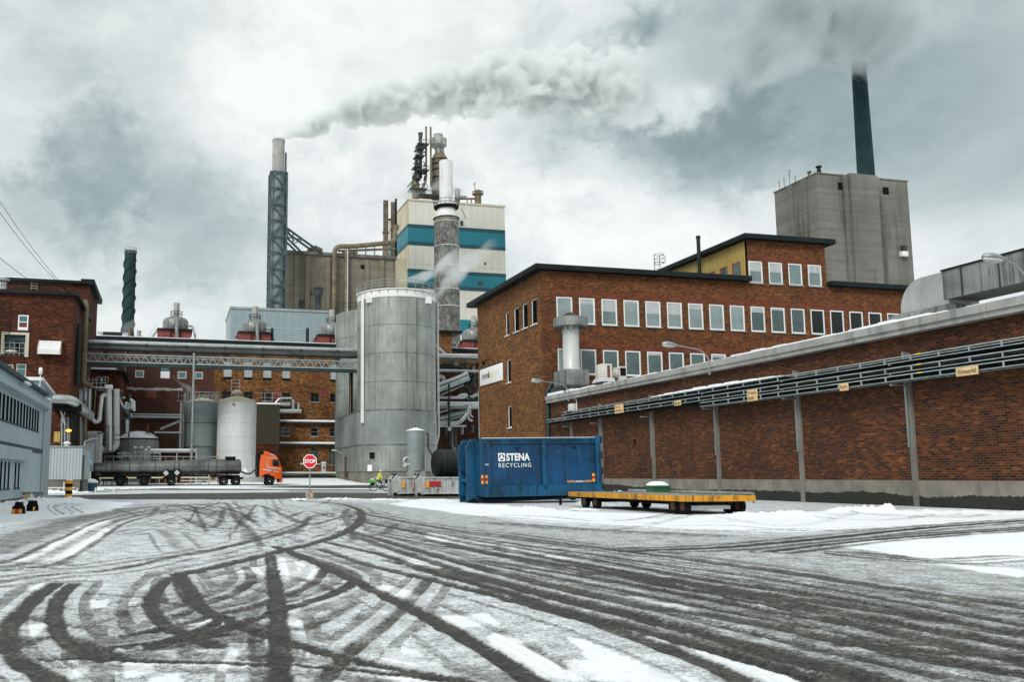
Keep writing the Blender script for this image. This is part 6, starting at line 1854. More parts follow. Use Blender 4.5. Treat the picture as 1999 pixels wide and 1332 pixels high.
f = MB(); a = q2(101, 795, 3); b = q2(145, 880, 3); f.box(a[0], b[0], t_ + 4.05, t_ + 4.2, 0, a[2]); f.build('dark_backing', 'brick_dark', cn)
f = MB(); f.beam(q2(118, 800, 1), q2(127, 830, 1), .15); f.beam(q2(127, 805, 1.2), q2(119, 832, 1.2), .12)
for px in (121, 127, 133): f.tube([q2(px, 815, 2), q2(px, 872, 2)], .12, 8)
f.build('brace', 'galv', cn)
f = MB(); a = q2(134, 841, -.3); f.ell(a, .3, .25, .14); f.mat(1).tube([(a[0] + .1, a[1] + .3, a[2] - 2), (a[0] + .1, a[1] + .3, a[2])], .06, 6)
solo(f, 'yard_light', ['lamp_amber', 'pipe_tan'], 'glowing amber lamp in the dark bay behind the corrugated shed', 'lamp', a)
# louvred box and pale cabinet behind the shed
t_ = 110.0
a = Pt(171, 845, t_); b = Pt(188, 905, t_); c = Pt(198, 905, t_)
lv = thing('chiller_unit', 'tall louvred pale cabinet with a white side behind the shed at the tanker tail', 'cabinet', (a[0], t_, 0))
f = MB(); f.bbox(a[0], b[0] + .3, t_, t_ + 4.5, .2, a[2], .04); f.build('casing', 'white_paint', lv)
f = MB()
for k in range(8): x = a[0] + .05 + (b[0] - a[0] - .1) * k / 8; f.box(x, x + .035, t_ - .05, t_ - .002, .5, a[2] - .2)
for k in range(5): z = .9 + (a[2] - 1.3) * k / 4; f.box(a[0], b[0], t_ - .07, t_ - .05, z, z + .05)
f.build('grille', 'rail_grey', lv)
f = MB(); f.bbox(a[0] - .05, b[0] + .4, t_ - .05, t_ + 4.6, a[2] + .002, a[2] + .16, .04); f.build('snow', 'snow', lv)
f = MB(); a = Pt(162, 872, 72); f.pipe([(a[0] + .1, 72.0, .2), (a[0] + .1, 72, a[2] + .1), Pt(166, 862, 73), Pt(182, 857, 76), Pt(190, 857, 78)], .05, 6)
for k in range(6): p = Pt(168 + k * 3, 866, 74); f.tube([p, (p[0], p[1], p[2] - 2.2)], .03, 5)
solo(f, 'stair_rail', 'rail_grey', 'pale curved handrail at the back corner of the corrugated shed', 'railing', (a[0], 72, 0))

# ------------------------------------------------------------------ blue-grey clad building at the left edge
cK = G(79, 978); sK_, tK_ = cK[0], cK[1]
zKt = Ps(83, 771, sK_)[2]
kb = thing('clad_building', 'blue grey sheet clad building with rows of slit windows at the left edge', 'clad building', (sK_, tK_, 0))
def hK(py0, py1, px): return Ps(px, py1, sK_)[2], Ps(px, py0, sK_)[2]
zu0, zu1 = hK(803, 843, 76); zl0, zl1 = hK(904, 952, 38)
zs0, zs1 = hK(877, 886, 78)
def tk_(px): return Ps(px, 850, sK_)[1]
hol = []
pxs = [6, 13, 20, 26.5, 33, 39.5, 45.5, 51.5, 57, 62.5, 67.5, 72.2]
t0_, t1_ = tk_(4), tk_(72.5)
n = 12
for k in range(n + 8):
    t = t1_ - (t1_ - t0_) * k / (n - 1)
    if t < 22: break
    hol.append((t - .245, t + .245, zu0, zu1))
low = [(tk_(px) - .17, tk_(px) + .17, zl0, zl1) for px in (40, 33.5, 20.5, 13.3, 5.5, -2, -10, -18)]
f = MB(); facade(f, 's', sK_, 20, tK_, .28, zKt, [], .12, inward=-1)
f.add([(sK_, tK_, .28), (sK_ - 14, tK_, .28), (sK_ - 14, tK_, zKt), (sK_, tK_, zKt)], [(0, 1, 2, 3)])
f.build('wall', 'clad_k', kb)
f = MB(); f.box(sK_ - 14, sK_ - .06, 20, tK_ - .05, -.2, .275); f.build('plinth', 'concrete', kb)
protos = {}
for grp_, hh in (('u', hol), ('l', low)):
    for h in hh:
        if grp_ in protos:
            w, h0 = protos[grp_]; dup_part(w, kb, (0, h[0] - h0[0], 0))
        else:
            f = MB(); f.box(sK_ - .03, sK_ + .006, h[0], h[1], h[2], h[3]); w = f.build('window', 'pane_slit', kb); protos[grp_] = (w, h)
            f = MB(); f.box(sK_, sK_ + .05, h[0] - .03, h[1] + .03, h[2] - .07, h[2] - .003); f.build('sill', 'teal_steel', w)
f = MB(); z0_ = Ps(83, 800, sK_)[2]; f.prism([(sK_ + .001, z0_ + 0.0), (sK_ + .32, z0_ + .06), (sK_ + .32, zKt - .42), (sK_ + .001, zKt - .3)], 'y', 20, tK_ + .02); f.build('canopy', 'clad_k_corr', kb)
f = MB(); f.prism([(sK_ - 14, zKt + .003), (sK_ + .16, zKt + .003), (sK_ + .16, zKt + .16), (sK_ - 14, zKt + .2)], 'y', 20, tK_ + .12); f.build('roof', 'teal_steel', kb)
f = MB(); f.box(sK_ - .05, sK_ + .025, 20, tK_ + .03, zs0, zs1); f.build('blue_stripe', 'stripe_blue', kb)
zc0_, zc1_ = hK(879, 901, 48)
f = MB(); f.box(sK_ + .001, sK_ + .28, 20, tk_(50), zc0_, zc1_); f.build('canopy', 'clad_k_corr', kb)
f = MB()
for px, py in ((36, 746), (82, 779)):
    t = tk_(px); z = Ps(px, py, sK_)[2]; f.ell((sK_ + .25, t, z), .12, .7, .07, 12, 6)
f.build('snow', 'snow', kb)
f = MB(); f.tube([(sK_ + .05, tK_ - .3, .3), (sK_ + .05, tK_ - .3, z0_)], .045, 6); f.build('downpipe', 'clad_k', kb)
# pale block behind it
tk2 = tK_ + 3.4
sk2 = Pt(79, 745, tk2)[0]; zk2 = Pt(79, 744, tk2)[2]
pb = thing('pale_block', 'pale blue grey block with white roof trim behind the slit windowed building', 'clad building', (sk2, tk2, 0))
te = Ps(101, 800, sk2)[1]; ze = Ps(101, 772, sk2)[2]
f = MB(); f.add([(sk2 - 8, tk2, 0), (sk2, tk2, 0), (sk2, te, 0), (sk2 - 8, te, 0), (sk2 - 8, tk2, zk2), (sk2, tk2, zk2), (sk2, te, ze), (sk2 - 8, te, ze)], [(0, 1, 5, 4), (1, 2, 6, 5), (2, 3, 7, 6), (3, 0, 4, 7), (4, 5, 6, 7)]); f.build('wall', 'clad_k_corr', pb)
f = MB(); f.beam((sk2 - 8, tk2 - .1, zk2 + .09), (sk2 + .1, tk2 - .1, zk2 + .09), .2, .17); f.beam((sk2 + .05, tk2, zk2 + .09), (sk2 + .05, te, ze + .09), .2, .17); f.build('roof_trim', 'white_frame', pb)
f = MB(); f.box(sk2 - .02, sk2 + .03, Ps(88, 800, sk2)[1], Ps(92, 800, sk2)[1], Ps(90, 803, sk2)[2], Ps(90, 785, sk2)[2]); f.build('slit_window', 'pane_mid', pb)
f = MB(); f.box(sk2 - .02, sk2 + .03, Ps(81, 850, sk2)[1], Ps(86, 850, sk2)[1], Ps(83, 871, sk2)[2], Ps(83, 835, sk2)[2]); f.build('dark_door', 'pane_dark', pb)
a = Pt(77.5, 765, tK_ - 1)
f = MB(); f.tube([(a[0], tK_ - 1, zKt + .1), (a[0], tK_ - 1, Pt(77.5, 732, tK_ - 1)[2])], .02, 6)
zz_ = Pt(77.5, 732, tK_ - 1)[2]; f.lathe([(.05, zz_), (.09, zz_ + .05), (.09, zz_ + .28), (.06, zz_ + .34), (0, zz_ + .35)], (a[0], tK_ - 1), 10)
solo(f, 'roof_beacon', 'sign_white', 'white beacon on a thin pole on the roof of the slit windowed building', 'beacon', (a[0], tK_ - 1, zKt))

# ------------------------------------------------------------------ corrugated shed
cS = G(157, 962.5); sH, tH_ = cS[0], cS[1]
sH0 = Pt(66, 900, tH_)[0]; tH2 = Ps(176, 900, sH)[1]
zh0 = Pt(150, 937, tH_)[2]; zh1 = Pt(150, 874, tH_)[2]
sh = thing('corrugated_shed', 'small pale corrugated shed on a concrete base behind the striped bollard', 'shed', (sH, tH_, 0))
f = MB(); f.box(sH0, sH, tH_, tH2, zh0, zh1); f.build('cladding', 'clad_shed', sh)
f = MB(); f.box(sH0 + .05, sH - .08, tH_ + .08, tH2 - .05, -.2, zh0 - .003); f.build('foot', 'concrete', sh)
f = MB(); f.bbox(sH0 - .05, sH + .07, tH_ - .07, tH2 + .05, zh1 + .002, zh1 + .1, .02); f.build('roof', 'galv', sh)
f = MB(); t = Ps(161, 900, sH)[1]; f.box(sH - .02, sH + .03, t - .0, t + 1.3, .1, zh1 - .5); f.build('door', 'teal_steel', sh)
s = Pt(131, 868, tH_ + 1.5)[0]
f = MB(); f.lathe([(.16, zh1 + .1), (.16, zh1 + .25), (.28, zh1 + .3), (.2, zh1 + .42), (0, zh1 + .48)], (s, tH_ + 1.5), 14); f.build('roof_vent', 'white_paint', sh)
f = MB(); s = Pt(124.5, 955, tH_ - 1)[0]; f.tube([(s, tH_ - 1, 0), (s, tH_ - 1, .75)], .035, 8); f.mat(1).tube([(s, tH_ - 1, .75), (s, tH_ - 1, .95)], .04, 8)
solo(f, 'marker_post', ['white_frame', 'red_paint'], 'thin white marker post with red tip beside the shed base, left of the striped bollard', 'post', (s, tH_ - 1, 0))
f = MB(); s = Pt(108, 959, tH_ - 1.2)[0]; f.beam((sH0, tH_ - .8, .35), (sH - .3, tH_ - .8, .35), .12, .08)
for k in range(5): f.beam((sH0 + .6 + k * 1.2, tH_ - .8, 0), (sH0 + .6 + k * 1.2, tH_ - .8, .35), .08)
solo(f, 'kerb_rail', 'white_paint', 'low white rail along the foot of the corrugated shed', 'railing', (s, tH_ - .8, 0))
# blue tub and blue striped post at the tanker's tail
a = G(177, 959); f = MB(); f.lathe([(.42, 0), (.52, .62)], a[:2], 18); f.mat(1).lathe([(.55, .62), (.56, .74), (.3, .9), (0, .95)], a[:2], 18)
solo(f, 'blue_tub', ['bin_blue', 'snow'], 'blue tub heaped with snow at the corner of the corrugated shed', 'tub', (a[0], a[1], 0))
a = G(173.5, 957); f = MB(); zt_ = Pt(173, 918, a[1])[2]; f.tube([(a[0], a[1], 0), (a[0], a[1], zt_)], .11, 10); f.mat(1).tube([(a[0], a[1], zt_ * .5), (a[0], a[1], zt_ * .95)], .13, 10); f.mat(2).ell((a[0] + .05, a[1], Pt(173, 903, a[1])[2]), .16, .1, .2, 10, 6)
f.mat(0).tube([(a[0] + .05, a[1] + .05, zt_ * .9), (a[0] + .05, a[1] + .05, Pt(173, 880, a[1])[2])], .03, 6)
M('blue_lamp', (.02, .4, .85), .4, var=.05)
solo(f, 'hydrant_post', ['bin_blue', 'pipe_pale', 'blue_lamp'], 'blue and white standpipe post behind the shed, next to the tanker tail', 'post', (a[0], a[1], 0))
# striped bollard
a = G(133.5, 976.5); rB = .165
bo = thing('bollard', 'yellow and black striped bollard on the snow in front of the corrugated shed', 'bollard', (a[0], a[1], 0))
zt_ = Pt(134, 938, a[1])[2]; n = 6; f = MB()
for k in range(n):
    z0 = -.05 + (zt_ + .05) * k / n; z1 = -.05 + (zt_ + .05) * (k + 1) / n
    f.mat(k % 2).lathe([(rB, z0), (rB, z1)], a[:2], 20, close=(k in (0, n - 1)))
f.build('post', ['black', 'yellow_refl'], bo)
f = MB(); f.ell((a[0], a[1], zt_), rB * .95, rB * .95, .06); f.build('snow', 'snow', bo)
# two reflector blocks
def block(px, py, w_, h_, turn, lab, refl):
    a = G(px, py)
    th = thing('barrier_block', lab, 'barrier', (a[0], a[1], 0), 'rubber barrier blocks by the clad building')
    c_, s_ = math.cos(turn), math.sin(turn)
    def R(x, y, z): return (a[0] + x * c_ - y * s_, a[1] + x * s_ + y * c_, z)
    def blk(pr, y0, y1):
        n = len(pr); f = MB(); f.add([R(x, y0, z) for x, z in pr] + [R(x, y1, z) for x, z in pr], [list(range(n)), list(range(2 * n - 1, n - 1, -1))] + [(i, i + n, (i + 1) % n + n, (i + 1) % n) for i in range(n)]); return f
    w = w_ / 2
    blk([(-w, -.05), (w, -.05), (w * .82, h_ * .6), (w * .6, h_ * .66), (w * .45, h_), (-w * .35, h_), (-w * .5, h_ * .72), (-w * .84, h_ * .6)], -.12, .12).build('body', 'tyre', th)
    for k in range(3):
        x0 = -w * .92 + w * 1.84 * k / 3; x1 = -w * .92 + w * 1.84 * (k + 1) / 3
        blk([(x0, h_ * .06), (x1 - .005, h_ * .06), (x1 * .92, h_ * .4), (x0 * .92, h_ * .4)], -.135, -.122).build('reflector', refl[k], th)
    blk([(-w * .3, h_), (w * .42, h_), (w * .3, h_ + .05), (-w * .2, h_ + .05)], -.1, .1).build('snow', 'snow', th)
block(36, 1003.5, .36, .36, SITE * -1, 'rubber barrier block showing yellow and red reflectors, nearer of the two by the clad wall', ('yellow_refl', 'refl_red', 'yellow_refl'))
block(63, 998, .34, .34, 1.1, 'black rubber barrier block turned away, further of the two by the clad wall', ('yellow_refl', 'black', 'black'))
a = G(57, 985); f = MB(); z = .42
f.beam((a[0] - .5, a[1] + .5, z), (a[0] + .6, a[1] - .5, z + .03), .05, .12); f.mat(1).beam((a[0] - .1, a[1] - .05, z - .22), (a[0] - .1, a[1] - .05, z + .02), .13, .03); f.mat(2).beam((a[0] + .12, a[1] - .1, z - .2), (a[0] + .12, a[1] - .1, z + .02), .16, .03)
f.mat(0).beam((a[0] - .45, a[1] + .45, 0), (a[0] - .45, a[1] + .45, z), .05); f.beam((a[0] + .5, a[1] - .4, 0), (a[0] + .5, a[1] - .4, z), .05)
solo(f, 'low_barrier', ['galv', 'yellow_refl', 'sign_white'], 'low snow dusted rail with an orange and a white plate behind the rubber blocks', 'barrier', (a[0], a[1], 0))

# ------------------------------------------------------------------ far structures
f = MB(); t = 195.0
s, _, zt_ = Pt(255, 490, t); r0 = 12.2 / FPX * t; zb_ = Pt(253, 650, t)[2]

tw = thing('twisted_chimney', 'dark green chimney wound with spiral strakes rising over the mill at the left', 'chimney', (s, t, 0))
f = MB(); f.lathe([(r0, 0), (r0 * .88, zt_ - .8)], (s, t), 32); f.build('shaft', 'chimney_dark', tw)
f = MB()
for k in range(3):
    pts = []
    for i in range(90):
        u = i / 89; z = zb_ - 4 + (zt_ - 2 - zb_ + 4) * u; a = 2 * math.pi * (u * 2.3 + k / 3)
        rr = r0 * (1 - .12 * z / zt_) + .12
        pts.append((s + rr * math.cos(a), t + rr * math.sin(a), z))
    f.tube(pts, .11, 6)
f.build('strake', 'chimney_dark', tw)
f = MB(); f.lathe([(r0 * .86, zt_ - .8), (r0 * .93, zt_ - .7), (r0 * .93, zt_ - .1), (r0 * .8, zt_)], (s, t), 24); f.build('cap', 'galv_dark', tw)
f = MB(); f.ring((s, t, zt_ + .5), r0 * .95, .05, 24); f.ring((s, t, zt_ + .05), r0 * .97, .06, 24)
for k in range(10): u = 2 * math.pi * k / 10; f.beam((s + r0 * .95 * math.cos(u), t + r0 * .95 * math.sin(u), zt_ - .6), (s + r0 * .95 * math.cos(u), t + r0 * .95 * math.sin(u), zt_ + .5), .05)
f.build('railing', 'rail_grey', tw)

# pale blue hall
t = 176.0
sH1 = Pt(450, 640, t)[0]; sH2 = Pt(645, 640, t)[0]; zt_ = Pt(545, 607, t)[2]; tb_ = Ps(441, 640, sH1)[1]
ha = thing('blue_hall', 'plain pale blue clad hall rising behind the mill roof', 'hall', (sH1, t, 0))
f = MB(); f.box(sH1, sH2, t, tb_, 0, zt_); f.build('wall', 'clad_blue', ha)
f = MB(); f.box(sH1 - .2, sH2 + .2, t - .2, tb_ + .2, zt_ + .003, zt_ + .45); f.build('roof_trim', 'galv', ha)
f = MB(); z = Pt(545, 642, t)[2]; f.box(sH1, sH2, t - .05, t - .002, z, z + .12); f.build('seam', 'clad_k', ha)
for k in range(1, 12): x = sH1 + (sH2 - sH1) * k / 12; f = MB(); f.box(x - .04, x + .04, t - .04, t - .002, 10, zt_); f.build('seam', 'clad_k', ha)

# concrete silo block
t = 212.0
a = Pt(556, 550, t)[0]; b = Pt(772, 550, t)[0]; zt_ = Pt(660, 501, t)[2]
cs = thing('silo_block', 'broad tan concrete block with vertical ribs behind the pale blue hall', 'concrete building', (a, t, 0))
f = MB(); f.box(a, b, t, t + 22, 0, zt_); f.build('wall', 'concrete_silo', cs)
f = MB(); f.bbox(a - .5, b + .3, t - .5, t + 22.3, zt_ + .003, zt_ + .8, .06); f.build('parapet', 'concrete_tower', cs)
for px in (579, 600, 640, 655, 677, 716, 745):
    s = Pt(px, 550, t)[0]; f = MB(); f.box(s - .55, s + .55, t - .5, t - .002, 0, zt_ - .4); f.build('rib', 'concrete_silo', cs)
for px0, px1, py0, py1, m_ in ((580, 597, 585, 600, 'galv_dark'), (603, 610, 568, 577, 'galv_dark'), (704, 711, 517, 525, 'black')):
    p = Pt(px0, py0, t); q = Pt(px1, py1, t); f = MB(); f.box(p[0], q[0], t - .12, t + .1, q[2], p[2]); f.build('vent', m_, cs)
for px, m_, r in ((650.5, 'pipe_tan', .6), (672.5, 'pipe_tan', .32), (676, 'pipe_pale', .2)):
    s = Pt(px, 550, t)[0]; f = MB(); f.tube([(s, t - 1.4, 20), (s, t - 1.4, Pt(px, 490 if px > 660 else 492, t)[2])], r, 12)
    if px < 660:
        f = MB(); f.pipe([(s, t - 1.4, 20), (s, t - 1.4, Pt(650, 484, t)[2]), Pt(690, 481, t - 1.4), Pt(762, 474, t - 1.4), Pt(770, 470, t), Pt(772, 440, t)], r, 14, 1.8)
        for q in range(5): f.tube([Pt(680 + q * 17, 482.5 - q * 1.7, t - 1.4), (Pt(680 + q * 17, 500, t - 1.4)[0], t - 1.4, zt_)], .16, 6)
        f.tube([Pt(660, 490, t - 1), Pt(770, 486, t - 1)], .3, 8)
    solo(f, 'riser_pipe', m_, {650.5: 'tan pipe rising before the concrete block and bending over to the striped boiler house', 672.5: 'thin tan pipe on the face of the ribbed concrete block', 676: 'thin white pipe on the face of the ribbed concrete block'}[px], 'pipe', (s, t - 1.4, 20))
for px0, px1, py, pk, lab in ((602, 630, 484, 478, 'small gabled tan vent house at the left of the ribbed concrete block roof'), (669, 698, 491, 485, 'small gabled tan vent house mid way along the ribbed concrete block roof'), (728, 746, 499, 497, 'low grey vent house at the right of the ribbed concrete block roof')):
    p = Pt(px0, 495, t + 2)[0]; q = Pt(px1, 495, t + 2)[0]; z1 = Pt(px0, py, t + 2)[2]; z2 = Pt(px0, pk, t + 2)[2]
    f = MB(); f.prism([(p, zt_ + .7), (q, zt_ + .7), (q, z1), ((p + q) / 2, z2), (p, z1)], 'y', t + 2, t + 7)
    solo(f, 'vent_house', 'concrete_silo', lab, 'vent house', (p, t + 2, zt_ + .8), 'vent houses on the concrete block')
p = Pt(621, 600, t - 10)
f = MB(); k = (t - 10) / FPX; f.lathe([(6.5 * k, p[2] - 4), (6.5 * k, Pt(621, 581, t - 10)[2]), (9 * k, Pt(621, 577, t - 10)[2]), (9.5 * k, Pt(621, 566, t - 10)[2]), (11.5 * k, Pt(621, 564, t - 10)[2]), (9 * k, Pt(621, 561, t - 10)[2]), (0, Pt(621, 560, t - 10)[2])], (p[0], t - 10), 20)
solo(f, 'hall_vent', 'galv_dark', 'dark flared ventilator on the pale blue hall roof in front of the concrete block', 'ventilator', p)

# chimney in a lattice mast
t = 204.0
s, _, zt_ = Pt(544, 274, t); k = t / FPX
zm_ = Pt(543, 336, t)[2]; zb_ = Pt(542, 607, t)[2]
lc = thing('mast_chimney', 'tall grey chimney held in a steel lattice mast, white smoke streaming from its top', 'chimney', (s, t, 0))
f = MB(); f.lathe([(13.2 * k, 0), (13.2 * k, zm_)], (s, t), 32); f.build('shaft', 'shaft_grey', lc)
f = MB(); f.lathe([(12.3 * k, zm_ - .5), (12.3 * k, zt_), (11.6 * k, zt_), (11.2 * k, zt_ - 3)], (s, t), 32); f.lathe([(12.8 * k, zt_ - .4), (12.8 * k, zt_ + .1)], (s, t), 32, close=False); f.build('flue', 'concrete_pale', lc)
f = MB(); w_ = 16.2 * k
cor = [(s - w_, t - w_), (s + w_, t - w_), (s + w_, t + w_), (s - w_, t + w_)]
for c in cor: f.beam((c[0], c[1], 0), (c[0], c[1], zm_ - .5), .42)
nb = 10; z00 = zb_ - 6
for i in range(nb):
    za = z00 + (zm_ - .6 - z00) * i / nb; zc = z00 + (zm_ - .6 - z00) * (i + 1) / nb
    for j in range(4):
        p, q = cor[j], cor[(j + 1) % 4]
        if (i + j) % 2: p, q = q, p
        f.beam((p[0], p[1], za), (q[0], q[1], zc), .30); f.beam((p[0], p[1], zc), (q[0], q[1], zc), .30)
f.build('lattice', 'blue_steel', lc)
f = MB(); 
A = Pt(558, 444, t); B = Pt(632, 497, t + 8); C = Pt(558, 462, t); D = Pt(592, 496, t + 8)
for o in (0, 3):
    f.beam((A[0], A[1] + o, A[2]), (B[0], B[1] + o, B[2]), .4); f.beam((C[0], C[1] + o, C[2]), (D[0], D[1] + o, D[2]), .36)
    f.beam((A[0], A[1] + o, A[2]), (C[0] + 2, C[1] + o, C[2] - 1), .25); f.beam(Pt(572, 455, t + o), Pt(572, 475, t + o), .25); f.beam(Pt(558, 462, t + o), Pt(590, 468, t + o), .25); f.beam(Pt(572, 476, t + o), Pt(592, 468, t + o), .22)
f.build('stay', 'blue_steel', lc)
f = MB(); x = s + 13.5 * k; f.box(x, x + .35, t - .5, t + .5, zm_ - 3, zt_ - 3); f.build('ladder', 'blue_steel', lc)

# striped boiler house
t = 238.0
sB_ = Pt(798, 500, t)[0]; sB2 = Pt(986.5, 500, t)[0]; tB2 = Ps(760, 500, sB_)[1]
zt_ = Pt(798, 391, t)[2]
bh = thing('boiler_house', 'huge cream boiler house with broad teal stripes in the centre background', 'boiler house', (sB_, t, 0))
f = MB(); f.box(sB_, sB2, t, tB2, 0, zt_); 
f.build('wall', 'clad_cream', bh)
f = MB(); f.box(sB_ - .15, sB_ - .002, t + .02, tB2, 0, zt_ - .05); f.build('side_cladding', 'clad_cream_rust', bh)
f = MB(); f.box(sB_ - .4, sB2 + .3, t - .3, tB2, zt_ + .003, zt_ + .5); f.build('roof_trim', 'cream_frame', bh)
for y0, y1, m_ in ((437, 444.5, 'clad_teal_dark'), (444.5, 471, 'clad_teal'), (471, 478, 'clad_teal_dark'), (524.5, 531.5, 'clad_teal_dark'), (531.5, 554.5, 'clad_teal'), (554.5, 562, 'clad_teal_dark'), (620, 650, 'clad_teal')):
    z1 = Pt(798, y0, t)[2]; z0 = Pt(798, y1, t)[2]
    f = MB(); f.box(sB_ - .22, sB2 + .05, t - .12, tB2 + .1, z0 + .01, z1 - .01); f.build('stripe', m_, bh)
for px0, px1, py0, py1 in ((898, 904, 431, 441), (945.5, 949, 513, 517), (933, 942, 549, 558), (777, 779.5, 441, 450)):
    if px0 < 790:
        z1 = Ps(px0, py0, sB_)[2]; z0 = Ps(px0, py1, sB_)[2]; f = MB(); f.box(sB_ - .3, sB_, Ps(px1, 450, sB_)[1], Ps(px0, 450, sB_)[1], z0, z1)
    else:
        p = Pt(px0, py0, t); q = Pt(px1, py1, t); f = MB(); f.box(p[0], q[0], t - .2, t, q[2], p[2])
    f.build('vent', 'galv_dark', bh)
for k in range(1, 6): z = zt_ * (.3 + .7 * k / 6); f = MB(); f.box(sB_, sB2, t - .03, t - .002, z - .06, z + .06); f.build('seam', 'blind_grey', bh)
for k in range(1, 14): x = sB_ + (sB2 - sB_) * k / 14; f = MB(); f.box(x - .05, x + .05, t - .025, t - .002, 0, zt_); f.build('seam', 'blind_grey', bh)
M('tank_annex', (.46, .42, .29), .7, var=.1, scale=.1, streak=.4, scol=(.25, .2, .1))
p = Pt(763, 500, 226)[0]; q = Pt(781, 500, 226)[0]
f = MB(); f.box(p, q + 2, 226, 237.5, 0, Pt(770, 504, 226)[2])
solo(f, 'cream_annexe', 'tank_annex', 'cream strip of building wedged between the concrete block and the striped boiler house', 'annexe', (p, 226, 0))
for i, (px, y0, y1, r, m_, lab) in enumerate(((753, 392, 500, .7, 'pipe_tan', 'tan smoking stack left of the striped boiler house'), (767, 395, 480, .6, 'pipe_tan', 'tan pipe with flanges climbing the side of the striped boiler house'), (773, 388, 500, .3, 'pipe_dark', 'thin black pipe climbing the side of the striped boiler house'))):
    tt = 224.0 if i == 0 else 228.0
    s = Pt(px, 450, tt)[0]; f = MB(); z1 = Pt(px, y0, tt)[2]; z0 = Pt(px, y1, tt)[2] - 8
    f.lathe([(r, z0), (r, z1), (r * .8, z1), (r * .8, z1 - .8)], (s, tt), 16)
    for q in (.35, .62): z = z0 + (z1 - z0) * q; f.lathe([(r * 1.3, z - .3), (r * 1.3, z + .3)], (s, tt), 16)
    if i == 2: f.beam((s, tt, z1 - 6), (s - 3, tt, z1 - 6), .4)
    solo(f, 'boiler_pipe', m_, lab, 'pipe', (s, tt, z0), 'pipes beside the striped boiler house')

# process tower on the boiler house roof
t = 246.0; k = t / FPX
pt_ = thing('process_tower', 'rusty evaporator tower with wide cap, stacks and gantries on the boiler house roof', 'process tower', (Pt(855, 395, t)[0], t, zt_))
def q_(px, py, d=0.0): return Pt(px, py, t + d)
s = q_(858, 330)[0]
Z = lambda py: q_(858, py)[2]
f = MB()
prof = [(17.5 * k, Z(395)), (17.5 * k, Z(313))]
f.lathe(prof, (s, t), 28); f.build('vessel', 'concrete_silo', pt_)
f = MB()
for py in (364, 349, 334, 323, 313): f = MB(); f.lathe([(18.2 * k, Z(py) - .25), (18.2 * k, Z(py) + .25)], (s, t), 28); f.build('hoop', 'pipe_dark', pt_)
f = MB(); f.lathe([(19 * k, Z(313)), (12 * k, Z(302)), (10 * k, Z(300))], (s, t), 28); f.build('cone', 'pipe_tan', pt_)
f = MB(); f.lathe([(10 * k, Z(300)), (10 * k, Z(287))], (s, t), 28); f.build('neck', 'galv_dull', pt_)
f = MB(); f.lathe([(10.5 * k, Z(289)), (17.5 * k, Z(285)), (17.8 * k, Z(273)), (17 * k, Z(272)), (10 * k, Z(271)), (10 * k, Z(263)), (7 * k, Z(262)), (0, Z(261.5))], (s - .3, t), 30); f.build('cap', 'concrete_pale', pt_)
for px, y0, y1, r, m_ in ((832, 247, 352, 1.9, 'pipe_tan'), (841, 248, 364, 2.0, 'pipe_tan')):
    f = MB(); x = q_(px, 300, -3)[0]; f.tube([(x, t - 3, q_(px, y1, -3)[2]), (x, t - 3, q_(px, y0, -3)[2])], r * k * 1.05, 12)
    if px == 832: f = MB(); f.pipe([(x, t - 3, q_(px, y0, -3)[2]), (x, t - 3, q_(px, 352, -3)[2]), q_(824, 366, -3)], r * k * 1.05, 12, 2)
    f.build('stack', m_, pt_)
f = MB(); x = q_(821, 300, -2)[0]; f.lathe([(3.2 * k, q_(821, 352)[2]), (3.2 * k, q_(821, 277)[2]), (5 * k, q_(821, 266)[2]), (5.2 * k, q_(821, 264.5)[2])], (x, t - 2), 16); f.build('flare_stack', 'galv_dark', pt_)
f = MB(); f.lathe([(7 * k, q_(810, 390)[2] - 1), (7 * k, q_(810, 370)[2]), (9 * k, q_(810, 367)[2]), (6 * k, q_(810, 356)[2]), (4 * k, q_(810, 352)[2])], (q_(811, 370, -2)[0], t - 2), 18); f.build('lower_vessel', 'pipe_tan', pt_)
f = MB()
for px0, px1, py in ((813, 829, 289), (815, 836, 281), (811, 828, 304), (808, 822, 325), (813, 836, 332), (800, 832, 368), (818, 858, 380)):
    p = q_(px0, py, -4); q2_ = q_(px1, py, -4); f.box(p[0], q2_[0], t - 5, t - 1, p[2] - .15, p[2] + .15)
    for j in range(5): x = p[0] + (q2_[0] - p[0]) * j / 4; f.beam((x, t - 5, p[2]), (x, t - 5, p[2] + 1.2), .12)
    f.beam((p[0], t - 5, p[2] + 1.2), (q2_[0], t - 5, p[2] + 1.2), .12)
for px in (810, 814, 818): f.beam(q_(px + 2, 300, -3), q_(px - 1, 352, -3), .35)
for pa, pb in (((818, 292), (812, 312)), ((812, 312), (818, 330)), ((818, 330), (808, 350)), ((806, 352), (795, 366)), ((822, 290), (830, 283)), ((824, 300), (834, 292))): f.beam(q_(*pa, -3), q_(*pb, -3), .3)
f.build('gantry', 'galv_dark', pt_)
r_ = random.Random(2); f = MB()
for j in range(34):
    x = r_.uniform(806, 832); y = r_.uniform(318, 372)
    f.beam(q_(x, y, r_.uniform(-4, 1)), q_(x + r_.uniform(-5, 5), y + r_.uniform(-9, 9), r_.uniform(-4, 1)), r_.uniform(.2, .6))
f.build('pipework', 'galv_dark', pt_)
f = MB(); f.lathe([(5.5 * k, zt_), (5.5 * k, q_(900, 378)[2])], (q_(893, 380)[0], t), 18); f.lathe([(6 * k, q_(893, 370)[2] - 1.6), (6 * k, q_(893, 370)[2]), (3 * k, q_(893, 368)[2])], (q_(893, 372)[0], t), 18)
f.tube([q_(896, 386), q_(910, 386)], 4.5 * k, 18); 
